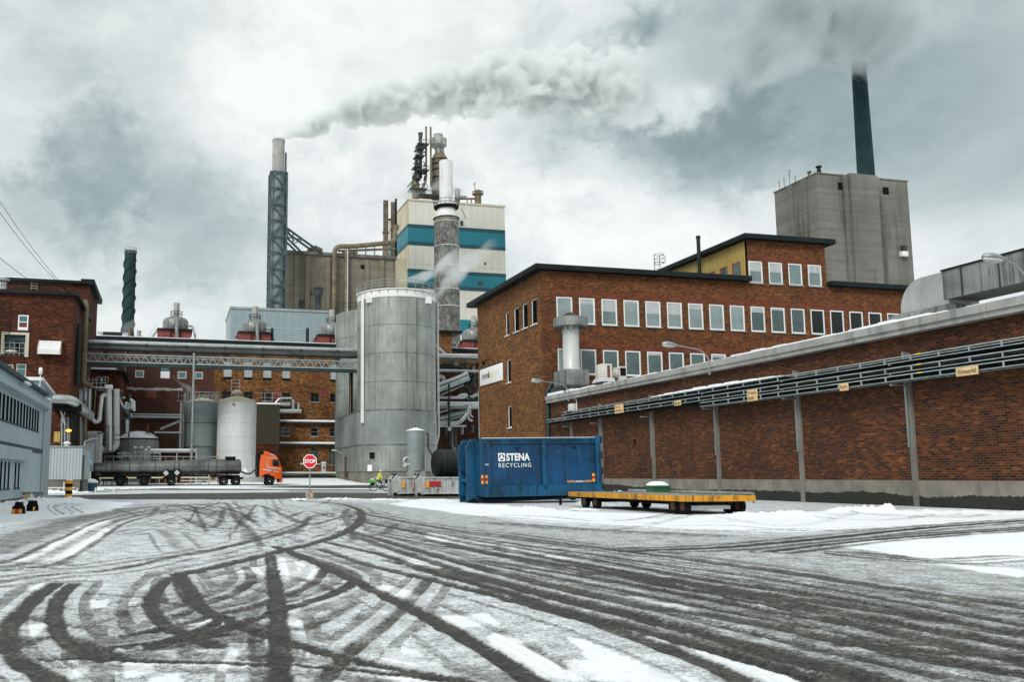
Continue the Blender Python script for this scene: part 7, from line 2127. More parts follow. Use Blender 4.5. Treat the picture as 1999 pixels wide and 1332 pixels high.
solo(f, 'roof_tank', 'galv_dull', 'round grey roof tank and drum just right of the white chimney on the boiler house', 'tank', (q_(893, 380)[0], t, zt_))
x = q_(933, 385)[0]
f = MB(); f.lathe([(7 * k, zt_ + .1), (7 * k, q_(933, 381)[2]), (12 * k, q_(933, 380)[2]), (12 * k, q_(933, 378.5)[2]), (8 * k, q_(933, 378)[2]), (8 * k, q_(933, 374)[2]), (4 * k, q_(933, 371)[2])], (x, t), 18)
f.ring((x, t, q_(933, 375)[2]), 11.5 * k, .12, 20); f.beam(q_(912, 388), q_(932, 388), .5, .5); f.beam(q_(912, 388), q_(912, 397), .3); f.beam(q_(920, 388), q_(920, 397), .3); f.tube([q_(928, 374), q_(926, 356)], .12, 5); f.beam(q_(924, 360), q_(929, 358), .15)
solo(f, 'roof_tank', 'pipe_tan', 'rusty railed roof tank with an aerial near the right end of the boiler house', 'tank', (x, t, zt_))

# concrete chimney with white steel top
t = 196.0; k = t / FPX
s = Pt(872, 500, t)[0]
cc_ = thing('concrete_chimney', 'mottled concrete chimney with a white steel upper stack in front of the striped boiler house', 'chimney', (s, t, 0))
Z = lambda py: Pt(872, py, t)[2]
f = MB(); f.lathe([(26.8 * k, 0), (26.0 * k, Z(437))], (s, t), 40); f.build('shaft', 'concrete_mottled', cc_)
f = MB(); f.lathe([(26.2 * k, Z(437)), (26.2 * k, Z(431))], (s, t), 40, close=False); f.build('rust_band', 'pipe_tan', cc_)
for py in (436, 483, 522, 567, 600): f = MB(); f.ring((s, t, Z(py)), 26.5 * k, .1, 40); f.build('hoop', 'pipe_pale', cc_)
f = MB(); f.lathe([(25.5 * k, Z(431)), (24 * k, Z(424)), (19 * k, Z(410)), (18 * k, Z(407)), (15.5 * k, Z(395)), (14.5 * k, Z(391))], (s, t), 40); f.build('cone', 'white_paint', cc_)
f = MB(); n = 6; 
for j in range(n): f.lathe([(14.1 * k, Z(391) + (Z(316) - Z(391)) * j / n), (14.1 * k, Z(391) + (Z(316) - Z(391)) * (j + 1) / n - .12), (13.9 * k, Z(391) + (Z(316) - Z(391)) * (j + 1) / n - .1), (13.9 * k, Z(391) + (Z(316) - Z(391)) * (j + 1) / n)], (s, t), 36, close=False)
f.lathe([(14.1 * k, Z(316)), (13.3 * k, Z(315)), (12.8 * k, Z(320))], (s, t), 36); f.build('stack', 'white_paint', cc_)
f = MB(); f.lathe([(19 * k, Z(409)), (26 * k, Z(407)), (26.5 * k, Z(404)), (18 * k, Z(405))], (s, t), 40); f.build('gallery', 'black', cc_)
f = MB()
for py in (399, 393): f.ring((s, t, Z(py)), 26.5 * k, .07, 40)
for j in range(16): u = 2 * math.pi * j / 16; f.beam((s + 26.5 * k * math.cos(u), t + 26.5 * k * math.sin(u), Z(404)), (s + 26.5 * k * math.cos(u), t + 26.5 * k * math.sin(u), Z(393)), .08)
f.ring((s, t, Z(428)), 26.5 * k, .2, 40); f.beam((s + 4, t - 26 * k, Z(432)), (s + 3, t - 20 * k, Z(411)), .5, .1)
f.build('railing', 'galv_dark', cc_)
# ------------------------------------------------------------------ blue roll-off container (own axes: x along its length, y away, z up)
def root_at(name, label, cat, px, py, rot, z=0.0, group=None, d=None):
    if d is None: x, y = Gw(px, py)
    else:
        a = ray_w(px, py); x, y = a[0] / a[1] * d, d
    e = thing(name, label, cat, (0, 0, 0), group, rot)
    e.location = (x, y, z)
    return e

LC, WC, HC0, HC = 5.55, 2.5, .30, 2.72
cb = root_at('container', 'big scuffed blue steel skip container with bold white lettering', 'container', 939.5, 976, SITE, .0)
cx_ = cb.location.copy()
cb.location = (ray_w(939.5, 900)[0] / ray_w(939.5, 900)[1] * 37.6, 37.6, 0.0)
cb.rotation_euler = (0, D2R(-1.0), SITE)
f = MB(); f.box(.12, LC - .15, .06, WC - .06, HC0, HC - .02); f.build('body', 'container_blue', cb)
f = MB()
for y0, y1 in ((-.03, .12), (WC - .12, WC + .03)):
    f.bbox(.05, LC - .1, y0, y1, HC - .22, HC + .02, .02)
    f.prism([(y0 + (.0 if y0 < 1 else .15), HC0 - .05), (y0 + (.12 if y0 < 1 else .03), HC0 - .05), (y0 + .15 if y0 < 1 else y0, HC0 + .1), (y0 + .15 if y0 < 1 else y0, HC0 + .46), (y0 - .02 if y0 < 1 else y1 + .02, HC0 + .40), (y0 - .02 if y0 < 1 else y1 + .02, HC0 + .22)], 'x', .1, LC - .1)
f.build('side_rail', 'container_rim', cb)
for y in (-.05, WC + .05):
    f = MB(); s_ = -1 if y < 1 else 1
    f.bbox(LC * .505, LC * .505 + .20, min(y, y - s_ * .14), max(y, y - s_ * .14), HC0 - .05, HC + .02, .015)
    f.bbox(-.02, .16, min(y + s_ * .01, y - s_ * .16), max(y + s_ * .01, y - s_ * .16), HC0 - .02, HC + .02, .02)
    f.bbox(LC - .22, LC + .02, min(y + s_ * .02, y - s_ * .18), max(y + s_ * .02, y - s_ * .18), HC0 - .05, HC + .1, .02)
    f.bbox(0, LC, min(y - s_ * .02, y - s_ * .12), max(y - s_ * .02, y - s_ * .12), HC - .12, HC - .06, .01); f.build('post', 'container_rim', cb)
f = MB()
for y in (.62, 1.62):                                        # front guide beams with sloped tops
    f.prism([(-.42, .12), (.1, .12), (.1, HC + .02), (-.18, HC + .02), (-.42, HC - .35)], 'y', y, y + .14)
    for k in range(7): f.tube([(-.34, y - .01, .7 + k * .28), (-.34, y + .15, .7 + k * .28)], .09, 10)
f.box(-.05, .06, .1, WC - .1, HC0, HC - .1)
f.prism([(-.36, .9), (-.02, .9), (-.02, 1.02), (-.36, 1.02)], 'y', .76, 1.62)
f.build('hook_frame', 'container_rim', cb)
f = MB(); f.tube([(-.3, .76, 1.35), (-.3, 1.62, 1.35)], .05, 10); f.box(-.12, -.06, .8, 1.6, 1.0, 1.7); f.build('hook_bar', 'black', cb)
f = MB()
for y in (.72, 1.62): f.prism([(-.40, .0), (-.25, -.02), (LC - .2, .10), (LC - .2, HC0), (-.40, HC0)], 'y', y, y + .16)
f.build('skid_rail', 'container_blue', cb)
f = MB()
for y in (.5, WC - .75): f.tube([(-.15, y, .06), (-.15, y + .25, .06)], .14, 14); f.tube([(LC - .5, y, .10), (LC - .5, y + .25, .10)], .13, 14)
f.build('roller', 'black', cb)
f = MB(); f.box(.3, LC - .3, .4, WC - .4, .12, HC0); f.build('underframe', 'black', cb)
f = MB()
for k in range(4): f.bbox(LC - .05, LC + .1, -.02, .14, .5 + k * .68, .66 + k * .68, .02)
for k in range(4): f.tube([(LC + .06, .0, .45 + k * .68), (LC + .06, .0, .75 + k * .68)], .05, 8)
f.build('hinge', 'black', cb)
f = MB()
for x in (LC * .30, LC * .78): f.beam((x - .1, -.04, HC - .36), (x, -.06, HC - .44), .04); f.beam((x, -.06, HC - .44), (x + .06, -.04, HC - .38), .04)
f.build('rope_hook', 'black', cb)
YS = .052
fn = lambda a, z: (a, YS, z)
f = MB()
x0 = .82; zt = HC - .62
letters(f, 'STENA', fn, x0 + .36, x0 + 1.45, zt - .33, zt, .035)
letters(f, 'RECYCLING', fn, x0 + .01, x0 + 1.49, zt - .60, zt - .42, .004, 1.25)
f.build('lettering', 'sign_white', cb)
f = MB(); f.add([fn(x0, zt - .34), fn(x0 + .31, zt - .34), fn(x0 + .31, zt + .01), fn(x0, zt + .01)], [(0, 1, 2, 3)]); f.build('logo_square', 'sign_white', cb)
f = MB(); c = (x0 + .155, zt - .165)
for k in range(3):                                          # ring of three arms
    a0 = math.pi / 2 + 2 * math.pi * k / 3
    pts = [(c[0] + .125 * math.cos(a0 + .16 + (2.094 - .32) * j / 10), c[1] + .135 * math.sin(a0 + .16 + (2.094 - .32) * j / 10)) for j in range(11)] + \
          [(c[0] + .07 * math.cos(a0 + .3 + (2.094 - .6) * j / 6), c[1] + .075 * math.sin(a0 + .3 + (2.094 - .6) * j / 6)) for j in range(6, -1, -1)]
    f.add([(p[0], YS - .004, p[1]) for p in pts], [list(range(len(pts)))])
f.build('logo', 'container_blue', cb)
def marks(x0, z0, w, h, y=YS - .002, n=3):
    f = MB()
    for k in range(n): f.mat([0, 1, 0][k]).add([(x0, y, z0 + h * k / n), (x0 + w, y, z0 + h * k / n), (x0 + w, y, z0 + h * (k + 1) / n), (x0, y, z0 + h * (k + 1) / n)], [(0, 1, 2, 3)])
    f.build('reflector', ['yellow_refl', 'refl_red'], cb)
marks(.17, .82, .14, .36); marks(-.015, .82, .1, .36, -.064); marks(LC - .40, .82, .13, .36)
f = MB()
for k in range(4):
    for b in (LC - 1.55, LC - .80):
        sg_ = -1 if b < LC - 1 else 1
        x = b + k * .095; f.add([(x, YS, .80), (x + .05, YS, .80), (x + .05 + sg_ * .05, YS, .89), (x + sg_ * .05, YS, .89)], [(0, 1, 2, 3)])
f.build('hazard_mark', 'yellow_refl', cb)
f = MB(); f.add([fn(LC - 1.2, .80), fn(LC - .82, .80), fn(LC - .82, .88), fn(LC - 1.2, .88)], [(0, 1, 2, 3)]); f.add([fn(.2, HC - 1.12), fn(.38, HC - 1.12), fn(.38, HC - 1.06), fn(.2, HC - 1.06)], [(0, 1, 2, 3)]); f.build('label_plate', 'blind_grey', cb)
f = MB(); fe = lambda a, z: (-.053, WC - a, z)
letters(f, 'STENA', fe, .62, 1.75, HC - 1.0, HC - .7, .03); letters(f, 'RECYCLING', fe, .62, 1.75, HC - 1.28, HC - 1.1, .0); f.build('lettering', 'sign_white', cb)
f = MB(); f.bbox(.1, LC - .15, -.03, .10, HC + .022, HC + .045, .01); f.build('snow', 'snow', cb)

# ------------------------------------------------------------------ low grey open containers
def low_container(px, py, label, L):
    th = root_at('low_container', label, 'container', px, py, SITE - .02, 0, 'low grey open skip containers')
    f = MB(); f.box(.1, L, .05, 2.35, .12, .16)
    for y in (.02, 2.34): f.box(.1, L, y, y + .05, .16, 1.02)
    f.box(.08, .13, .05, 2.35, .12, 1.02); f.box(L - .05, L, .05, 2.35, .12, 1.02); f.build('body', 'container_grey', th)
    f = MB()
    for y in (-.04, 2.30): f.bbox(.05, L + .02, y, y + .12, 1.0, 1.1, .015); f.bbox(.05, L + .02, y + .01, y + .1, .12, .22, .01)
    k = .35
    while k < L: f.box(k, k + .07, -.03, .03, .2, 1.0); f.box(k, k + .07, 2.38, 2.44, .2, 1.0); k += .72
    f.build('rib', 'container_grey', th)
    f = MB()
    for y in (-.02, 2.3): f.bbox(-.06, .14, y, y + .12, .1, 1.12, .02)
    f.box(-.02, .06, .05, 2.3, .1, .25); f.build('end_frame', 'container_grey', th)
    for y in (.55, 1.55): f = MB(); f.prism([(-.3, .0), (.12, .0), (.12, 1.16), (-.05, 1.2), (-.3, .95)], 'y', y, y + .16); f.build('hook_frame', 'container_grey', th)
    f = MB(); f.tube([(-.22, .6, .9), (-.22, 1.7, .9)], .04, 8); f.beam((-.25, .62, 1.0), (-.05, .68, 1.28), .07); f.beam((-.05, 1.6, 1.3), (.05, 1.68, 1.05), .07); f.build('hook_bar', 'black', th)
    f = MB()
    for y in (.5, 1.75): f.tube([(-.1, y, .08), (-.1, y + .2, .08)], .12, 12)
    f.box(.2, L, .5, 1.9, .02, .12); f.build('underframe', 'black', th)
    for y0, z0, m_ in ((-.035, .5, 'yellow_refl'), (2.3, .5, 'yellow_refl')):
        f = MB(); f.box(-.075, -.062, y0 + .02, y0 + .11, z0, z0 + .36); f.build('reflector', m_, th)
    f = MB(); f.box(.16, .33, -.045, -.032, .48, .86); f.build('reflector', 'yellow_refl', th)
    return th
lcA = low_container(826, 969.5, 'low rusty grey open container with red plates, in front of the other grey one', 6.0)
for x0 in (.38, .74):
    f = MB(); f.box(x0, x0 + .3, -.06, -.045, .58, .86); f.build('red_plate', 'refl_red', lcA)
f = MB(); f.box(-.31, -.30, .82, .95, .45, .8); f.build('red_plate', 'refl_red', lcA)
f = MB(); f.beam((3.1, -.05, .82), (3.7, -.05, .5), .05); f.build('rust_bar', 'red_brickup', lcA)
lcB = low_container(779, 969.0, 'low rusty grey open container, the left one half hidden behind the other', 3.2)

# ------------------------------------------------------------------ yellow edged flat trailer
th = thing('flat_trailer', 'flat trolley trailer with worn yellow edge and small black wheels on the snow', 'trailer', (0, 0, 0), None, D2R(16))
Zt = .56
a = ray_w(1337, 969); kk = (Zt - CAM_H) / a[2]; th.location = (a[0] * kk, a[1] * kk, 0)
LT, WT = 7.2, 2.45
f = MB(); f.box(.015, WT - .015, .015, LT - .015, Zt - .05, Zt); f.build('deck', 'trolley_deck', th)
f = MB()
f.bbox(-.02, .06, -.02, LT + .02, Zt - .17, Zt + .004, .012); f.bbox(WT - .06, WT + .02, -.02, LT + .02, Zt - .17, Zt + .004, .012); f.bbox(.06, WT - .06, -.02, .05, Zt - .17, Zt + .004, .012); f.bbox(.06, WT - .06, LT - .05, LT + .02, Zt - .17, Zt + .004, .012); f.build('edge_frame', 'trolley_edge', th)
f = MB()
for x in (.55, WT - .75): f.box(x, x + .2, .3, LT - .3, Zt - .3, Zt - .06)
for y in (.55, .95, 5.6, 6.2): f.box(.35, WT - .35, y, y + .18, .22, Zt - .2)
f.box(.5, WT - .5, .35, 1.3, .26, Zt - .1); f.box(.5, WT - .5, 5.4, 6.5, .26, Zt - .1); f.build('chassis', 'black', th)
def wheel(mbt, mbr, c, r, w, axis=(1, 0, 0)):
    A = Vector(axis) * (w / 2); C = Vector(c)
    mbt.tube([C - A, C - A * .85, C + A * .85, C + A], [r * .9, r, r, r * .9], 24)
    mbr.tube([C - A * 1.06, C - A * 1.0], [r * .42, r * .55], 18); mbr.tube([C + A * 1.0, C + A * 1.06], [r * .55, r * .42], 18)
wi = 0
for x in (.22, WT - .22):
    for y in ((.35, .85) if x < 1 else (.45, .95)):
        tw_ = MB(); rw_ = MB(); wheel(tw_, rw_, (x, y, .23), .235, .16)
        w_ = tw_.build('wheel', 'tyre', th); rw_.build('rim', 'wood_door', w_)
    for y in (5.55, 6.35):
        tw_ = MB(); rw_ = MB(); wheel(tw_, rw_, (x, y, .23), .235, .16)
        w_ = tw_.build('wheel', 'tyre', th); rw_.build('rim', 'wood_door', w_)
f = MB(); f.beam((.9, LT - .6, .38), (.75, LT + 2.2, .26), .07); f.beam((1.5, LT - .6, .38), (.85, LT + 2.2, .26), .07); f.beam((.8, LT + 2.1, .26), (.8, LT + 2.6, .22), .06); f.beam((.8, LT + 2.25, .25), (.8, LT + 2.25, -.02), .08); f.build('drawbar', 'black', th)
f = MB(); f.box(.4, WT - .5, .5, .56, .14, .34); f.build('snow', 'snow', th)

# grit bin with snowy lid
a = G(1284, 966.5); tn = a[1]
a = Pt(1284, 960, 38.5)
gb = thing('grit_bin', 'green grit bin with a snow covered lid against the warehouse wall', 'grit bin', (a[0], 38.5, 0))
f = MB(); W_ = .42
f.prism([(-.36, .0), (.36, .0), (.40, .62), (-.40, .62)], 'y', 0, .01)
f = MB(); vs = []
for z, w, dd in ((.0, .38, .28), (.62, .45, .35), (.62, .49, .39), (.70, .49, .39)):
    for x, y in ((-w, -dd), (w, -dd), (w, dd), (-w, dd)): vs.append((a[0] + x, 38.5 + y, z))
fs = [(0, 3, 2, 1)]
for i in range(3):
    for j in range(4): fs.append((i * 4 + j, i * 4 + (j + 1) % 4, i * 4 + 4 + (j + 1) % 4, i * 4 + 4 + j))
fs.append((12, 13, 14, 15)); f.add(vs, fs); f.build('box', 'bin_green', gb)
f = MB(); vs = []
for z, w, dd in ((.702, .50, .40), (.76, .48, .38), (.86, .34, .26), (.90, .18, .14)):
    n = 16
    for j in range(n):
        u = 2 * math.pi * (j + .5) / n; c_, s_ = math.cos(u), math.sin(u); q = max(abs(c_), abs(s_)) ** .75
        vs.append((a[0] + w * c_ / q, 38.5 + dd * s_ / q, z))
fs = []
for i in range(3):
    for j in range(16): fs.append((i * 16 + j, i * 16 + (j + 1) % 16, i * 16 + 16 + (j + 1) % 16, i * 16 + 16 + j))
fs.append(list(range(48, 64))); f.add(vs, fs, True); f.build('lid', 'snow', gb)
# low rail behind the trailer
f = MB(); a0 = Pt(1228, 957, 41); a1 = Pt(1470, 962, 33.5)
A = Vector((a0[0], 41, .45)); B = Vector((a1[0], 33.5, .42)); f.beam(A, B, .12, .10)
for k in range(8): p = A.lerp(B, k / 7); f.beam((p.x, p.y, 0), (p.x, p.y, .45), .08)
solo(f, 'guard_rail', 'galv', 'low galvanised guard rail just behind the yellow edged trailer', 'railing', (A.x, A.y, 0))

# ------------------------------------------------------------------ stop sign
d_ = 43.5
st = root_at('stop_sign', 'red octagonal STOP sign on a thin post in the middle of the yard', 'stop sign', 604.5, 975, 0.0)
st.location.z = 0.02
zc_ = CAM_H + (930 - 902.3) / FPX * st.location.y
R8 = 14.2 / FPX * st.location.y
f = MB(); f.tube([(0, 0, .1), (0, 0, zc_ - .2)], .032, 10); f.build('post', 'galv', st)
def octo(r, y, m): 
    return [(r * math.cos(math.pi / 8 + k * math.pi / 4), y, zc_ + r * math.sin(math.pi / 8 + k * math.pi / 4)) for k in range(8)]
f = MB(); f.add(octo(R8, -.05, 0) + octo(R8, -.035, 0), [list(range(8)), list(range(15, 7, -1))] + [(k, k + 8, (k + 1) % 8 + 8, (k + 1) % 8) for k in range(8)]); pl = f.build('plate', 'sign_white', st)
f = MB(); f.add(octo(R8 * .885, -.054, 0), [list(range(8))]); f.build('red_face', 'sign_red', pl)
f = MB(); letters(f, 'STOP', lambda a, z: (a, -.058, z), -R8 * .74, R8 * .74, zc_ - R8 * .27, zc_ + R8 * .27, .03); f.build('lettering', 'sign_white', pl)
f = MB(); z = zc_ - .13; f.tube([(-R8 * 1.15, 0, z), (R8 * 1.2, 0, z - .02)], .022, 6); f.ell((-R8 * 1.2, 0, z), .06, .03, .06); f.ell((R8 * 1.25, 0, z - .02), .09, .03, .025); f.build('bracket', 'galv', st)
f = MB(); f.bbox(-.19, .19, -.16, .16, -.05, .34, .03); bs_ = f.build('base_block', 'concrete_pale', st)
f = MB(); f.mat(0).box(-.06, .03, -.172, -.162, .12, .22).mat(1).box(.03, .12, -.172, -.162, .12, .22); f.build('reflector', ['refl_red', 'yellow_refl'], bs_)
f = MB(); f.tube([(0, 0, .34), (0, 0, .40)], .08, 10); f.build('collar', 'galv', st)

# ------------------------------------------------------------------ road tanker (own axes: x forward, y away from the viewer, z up)
dT = 98.0
tr = root_at('tanker_truck', 'orange cabbed truck with a long grimy grey tank trailer before the storage tanks', 'truck', 176, 940, SITE, zg(98) + .03, d=dT)
x_of = lambda px: (px - 176) * .0571
LTK = x_of(465)
zb = 1.32
def tank_r(x): return .64 + (.88 - .64) * min(1, max(0, (x - .3) / (LTK - 3)))
f = MB(); n = 28; xs = [.12, .15, .3] + [.3 + (LTK - .9) * k / 12 for k in range(1, 13)] + [LTK - .25, LTK, LTK + .08]
pts = []; rs_ = []
for i, x in enumerate(xs):
    r = tank_r(x)
    if i == 0: r *= .55
    if i == 1: r *= .93
    if i == len(xs) - 2: r *= .88
    if i == len(xs) - 1: r *= .5
    pts.append((x, 1.25, zb + tank_r(x))); rs_.append(r)
f.tube(pts, rs_, n); f.build('tank', 'tank_truck', tr)
f = MB()
for px in (204, 215, 248, 297, 334, 343, 400, 416, 437):
    x = x_of(px); r = tank_r(x); f.tube([(x - .05, 1.25, zb + r), (x + .05, 1.25, zb + r)], r + .045, n)
f.build('tank_rib', 'galv_dark', tr)
x = x_of(434); f = MB(); f.box(x, x + 1.15, .75, 1.75, zb + 2 * tank_r(x) - .05, zb + 2 * tank_r(x) + .28); f.build('hatch_box', 'black', tr)
f = MB(); f.box(.0, .3, .15, 2.35, .75, zb + 1.0); f.box(.3, LTK - 1, .45, .65, 1.02, 1.28); f.box(.3, LTK - 1, 1.85, 2.05, 1.02, 1.28)
f.box(x_of(315), x_of(348), -.02, .3, 1.0, 1.45); f.box(.4, x_of(335), .3, 2.2, .8, 1.05); f.build('chassis', 'black', tr)
f = MB()
for p0, p1, z in ((192, 219, .83), (247, 262, .85), (290, 312, .87), (346, 405, .9)): f.box(x_of(p0), x_of(p1), .0, .06, z, z + .15)
for p0, p1, z in ((346, 404, .55),): f.box(x_of(p0), x_of(p1), .02, .05, z, z + .1)
f.box(x_of(403), x_of(404.5), .0, .06, .45, 1.05); f.build('side_guard', 'cream_frame', tr)
f = MB()
for px, z in ((245.5, .95), (313, .98), (401, 1.1), (403, .55), (418, .75), (468, .62)): f.box(x_of(px) - .07, x_of(px) + .07, -.04, .0, z, z + .13)
f.build('marker_lamp', 'yellow_refl', tr)
f = MB()
for px, z in ((318, 1.45), (339, 1.5)): c = x_of(px); f.add([(c - .32, -.03, z), (c, -.03, z - .32), (c + .32, -.03, z), (c, -.03, z + .32)], [(0, 1, 2, 3)])
f.build('placard', 'blind_grey', tr)
f = MB(); f.beam((x_of(384), .1, 1.35), (x_of(396), .1, .95), .1); f.box(x_of(388), x_of(397), .1, .5, .4, .75); f.build('landing_leg', 'galv_dark', tr)
for px, rr, rim in ((182, .52, 'black'), (231.5, .52, 'galv_dark'), (276.5, .52, 'galv_dark'), (328.5, .54, 'galv'), (430.8, .5, 'pipe_pale'), (455.3, .5, 'pipe_pale'), (522.5, .53, 'pipe_pale')):
    for y in (.2, 2.3):
        t_ = MB(); c = (x_of(px), y, rr)
        t_.tube([(c[0], y - .17, rr), (c[0], y - .14, rr), (c[0], y + .14, rr), (c[0], y + .17, rr)], [rr * .9, rr, rr, rr * .9], 28)
        w_ = t_.build('wheel', 'tyre', tr)
        r_ = MB(); sg_ = -1 if y < 1 else 1
        yy = y + sg_ * .172
        for q0, q1 in ((.60, .40),):
            m = 24; vs = [(c[0] + rr * q * math.cos(2 * math.pi * j / m), yy + (0 if q == q0 else -sg_ * .05), rr + rr * q * math.sin(2 * math.pi * j / m)) for q in (q0, q1) for j in range(m)]
            r_.add(vs, [(j, (j + 1) % m, m + (j + 1) % m, m + j) for j in range(m)], True)
        r_.tube([(c[0], yy - sg_ * .02, rr), (c[0], yy + sg_ * .02, rr)], rr * .16, 12)
        r_.build('rim', rim, w_)
f = MB()
for px, w_ in ((231.5, 1.3), (276.5, 1.3), (328.5, 1.35), (443, 2.7)):
    c = x_of(px)
    pts = [(c + (w_ / 2 + .06) * math.cos(math.pi * j / 10), 0, .5 + (.66 if w_ < 2 else .62) * math.sin(math.pi * j / 10)) for j in range(11)]
    for j in range(10): f.beam((pts[j][0], .22, pts[j][2]), (pts[j + 1][0], .22, pts[j + 1][2]), .5, .04, up=(0, 1, 0)) if False else f.add([(pts[j][0], 0, pts[j][2]), (pts[j + 1][0], 0, pts[j + 1][2]), (pts[j + 1][0], .5, pts[j + 1][2]), (pts[j][0], .5, pts[j][2])], [(0, 1, 2, 3)])
f.build('mudguard', 'black', tr)
# tractor
XC0, XC1 = x_of(500), x_of(547)
f = MB(); f.box(x_of(418), XC0 + 1.6, .75, 1.75, .72, 1.0); f.box(x_of(425), x_of(463), .6, 1.9, 1.0, 1.25); f.build('tractor_frame', 'black', tr)
f = MB(); f.bbox(x_of(469), x_of(511), -.02, .7, .52, 1.0, .05); f.bbox(x_of(469), x_of(511), -.06, .0, .88, 1.0, .02); f.bbox(x_of(469), x_of(511), -.06, .0, .42, .52, .02)
for k in range(4): f.box(x_of(477 + k * 9), x_of(478 + k * 9), -.05, -.02, .52, .88)
f.build('side_tank', 'pipe_steel', tr)
f = MB(); f.bbox(x_of(472), x_of(498), .3, 2.2, 1.05, 1.2, .04); f.build('catwalk', 'pipe_pale', tr)
f = MB(); f.pipe([(x_of(463), 1.0, 1.75), (x_of(474), .9, 1.35), (x_of(484), .9, 1.3), (x_of(496), 1.0, 1.85)], .045, 8, .6); f.pipe([(x_of(463), 1.2, 1.8), (x_of(476), 1.1, 1.45), (x_of(486), 1.1, 1.42), (x_of(496), 1.2, 1.95)], .045, 8, .6); f.build('air_hose', 'black', tr)
f = MB(); f.box(x_of(494.5), x_of(498.5), .3, .55, 1.0, 2.0); f.tube([(x_of(496.5), .42, 2.0), (x_of(496.5), .42, 2.2)], .08, 8); f.build('exhaust', 'galv_dark', tr)
f = MB(); f.box(XC0 - .2, XC0 + .12, .08, 2.42, 1.0, 3.7); f.prism([(XC0 - .15, 3.7), (XC0 + .55, 3.7), (XC0 + .55, 4.0), (XC0 + .1, 3.95)], 'y', .15, 2.35); f.build('rear_fairing', 'black', tr)
cabp = [(XC0 + .12, .98), (XC0 + .35, .95), (XC0 + .38, 1.15), (XC0 + .62, 1.4), (XC0 + 1.15, 1.45), (XC0 + 1.62, 1.25), (XC0 + 1.9, .80), (XC1 - .18, .78), (XC1 - .02, 1.0), (XC1, 1.55), (XC1 - .03, 2.1), (XC1 - .18, 2.3), (XC1 - .42, 3.05), (XC1 - .62, 3.35), (XC0 + .2, 3.55), (XC0 + .08, 2.4), (XC0 + .06, 1.3)]
import bmesh
def slabmesh(poly, y0, y1, bev=.07):
    bm = bmesh.new(); n = len(poly)
    va = [bm.verts.new((p[0], y0, p[1])) for p in poly]; vb = [bm.verts.new((p[0], y1, p[1])) for p in poly]
    bm.faces.new(va); bm.faces.new(vb[::-1])
    for i in range(n): bm.faces.new((va[i], vb[i], vb[(i + 1) % n], va[(i + 1) % n]))
    bm.edges.ensure_lookup_table()
    ed = [e for e in bm.edges if abs(e.verts[0].co.y - e.verts[1].co.y) < 1e-6]
    bmesh.ops.bevel(bm, geom=ed, offset=bev, segments=3, affect='EDGES', profile=.5)
    bm.verts.index_update()
    r = [v.co[:] for v in bm.verts], [[v.index for v in f.verts] for f in bm.faces]
    bm.free(); return r
f = MB(); f.add(*slabmesh(cabp, 0.0, 2.5)); cab = f.build('cab', 'orange_cab', tr)
f = MB(); f.add(*slabmesh([(XC0 + .5, 3.5), (XC0 + .5, 4.0), (XC0 + .85, 3.98), (XC0 + 1.5, 3.72), (XC1 - .55, 3.38), (XC1 - .75, 3.3)], .18, 2.32, .1)); f.build('roof_deflector', 'orange_cab', cab)
f = MB(); f.add([(XC0 + 1.15, .16, 3.62), (XC0 + 1.55, .16, 3.66), (XC1 - .62, .16, 3.42), (XC0 + 1.6, .16, 3.5)], [(0, 1, 2, 3)]); f.build('roof_stripe', 'stripe_silver', cab)
f = MB(); f.add(*slabmesh([(XC0 + 1.55, 2.32), (XC0 + 1.55, 3.0), (XC0 + 1.7, 3.06), (XC1 - .5, 3.0), (XC1 - .25, 2.28), (XC1 - .9, 2.25)], -.015, .05, .01)); f.build('side_window', 'pane_black', cab)
f = MB(); f.add([(XC1 - .19, .18, 2.32), (XC1 - .19, 2.32, 2.32), (XC1 - .425, 2.3, 3.03), (XC1 - .425, .2, 3.03)], [(0, 1, 2, 3)]); f.add([(XC1 - .17, .18, 2.32), (XC1 - .17, 2.32, 2.32), (XC1 - .40, 2.3, 3.03), (XC1 - .40, .2, 3.03)], [(0, 1, 2, 3)]); f.build('windscreen', 'pane_black', cab)
f = MB(); f.bbox(XC1 - .6, XC1 - .12, .1, 2.4, 3.02, 3.2, .04); f.build('sun_visor', 'black', cab)
f = MB(); f.bbox(XC1 - .22, XC1 - .05, -.28, -.08, 2.35, 3.0, .04); f.tube([(XC1 - .15, -.2, 2.95), (XC1 - .3, .05, 3.05)], .025, 6); f.bbox(XC1 + .12, XC1 + .22, .0, .2, 2.8, 3.05, .03); f.tube([(XC1 + .15, .1, 3.0), (XC1 - .3, .2, 3.12)], .025, 6); f.build('mirror', 'black', cab)
f = MB()
def strip(pts, w):
    for i in range(len(pts) - 1):
        a, b = Vector(pts[i]), Vector(pts[i + 1]); d = (b - a).normalized(); nn = Vector((-d.y, d.x)) * (w[i] / 2); n2 = Vector((-d.y, d.x)) * (w[i + 1] / 2)
        f.add([(a.x - nn.x, -.012, a.y - nn.y), (b.x - n2.x, -.012, b.y - n2.y), (b.x + n2.x, -.012, b.y + n2.y), (a.x + nn.x, -.012, a.y + nn.y)], [(0, 1, 2, 3)])
strip([(XC0 + .98, 2.98), (XC0 + .93, 2.5), (XC0 + .98, 2.22), (XC0 + 1.2, 2.1), (XC0 + 1.8, 2.02), (XC1 - .1, 1.92)], [.02, .08, .13, .14, .12, .05])
strip([(XC0 + .42, 1.88), (XC0 + .7, 1.86), (XC0 + 1.4, 1.74), (XC1 - .3, 1.58)], [.12, .15, .13, .05])
strip([(XC0 + .80, 3.12), (XC0 + .98, 3.30), (XC0 + 1.06, 3.36)], [.02, .06, .02])
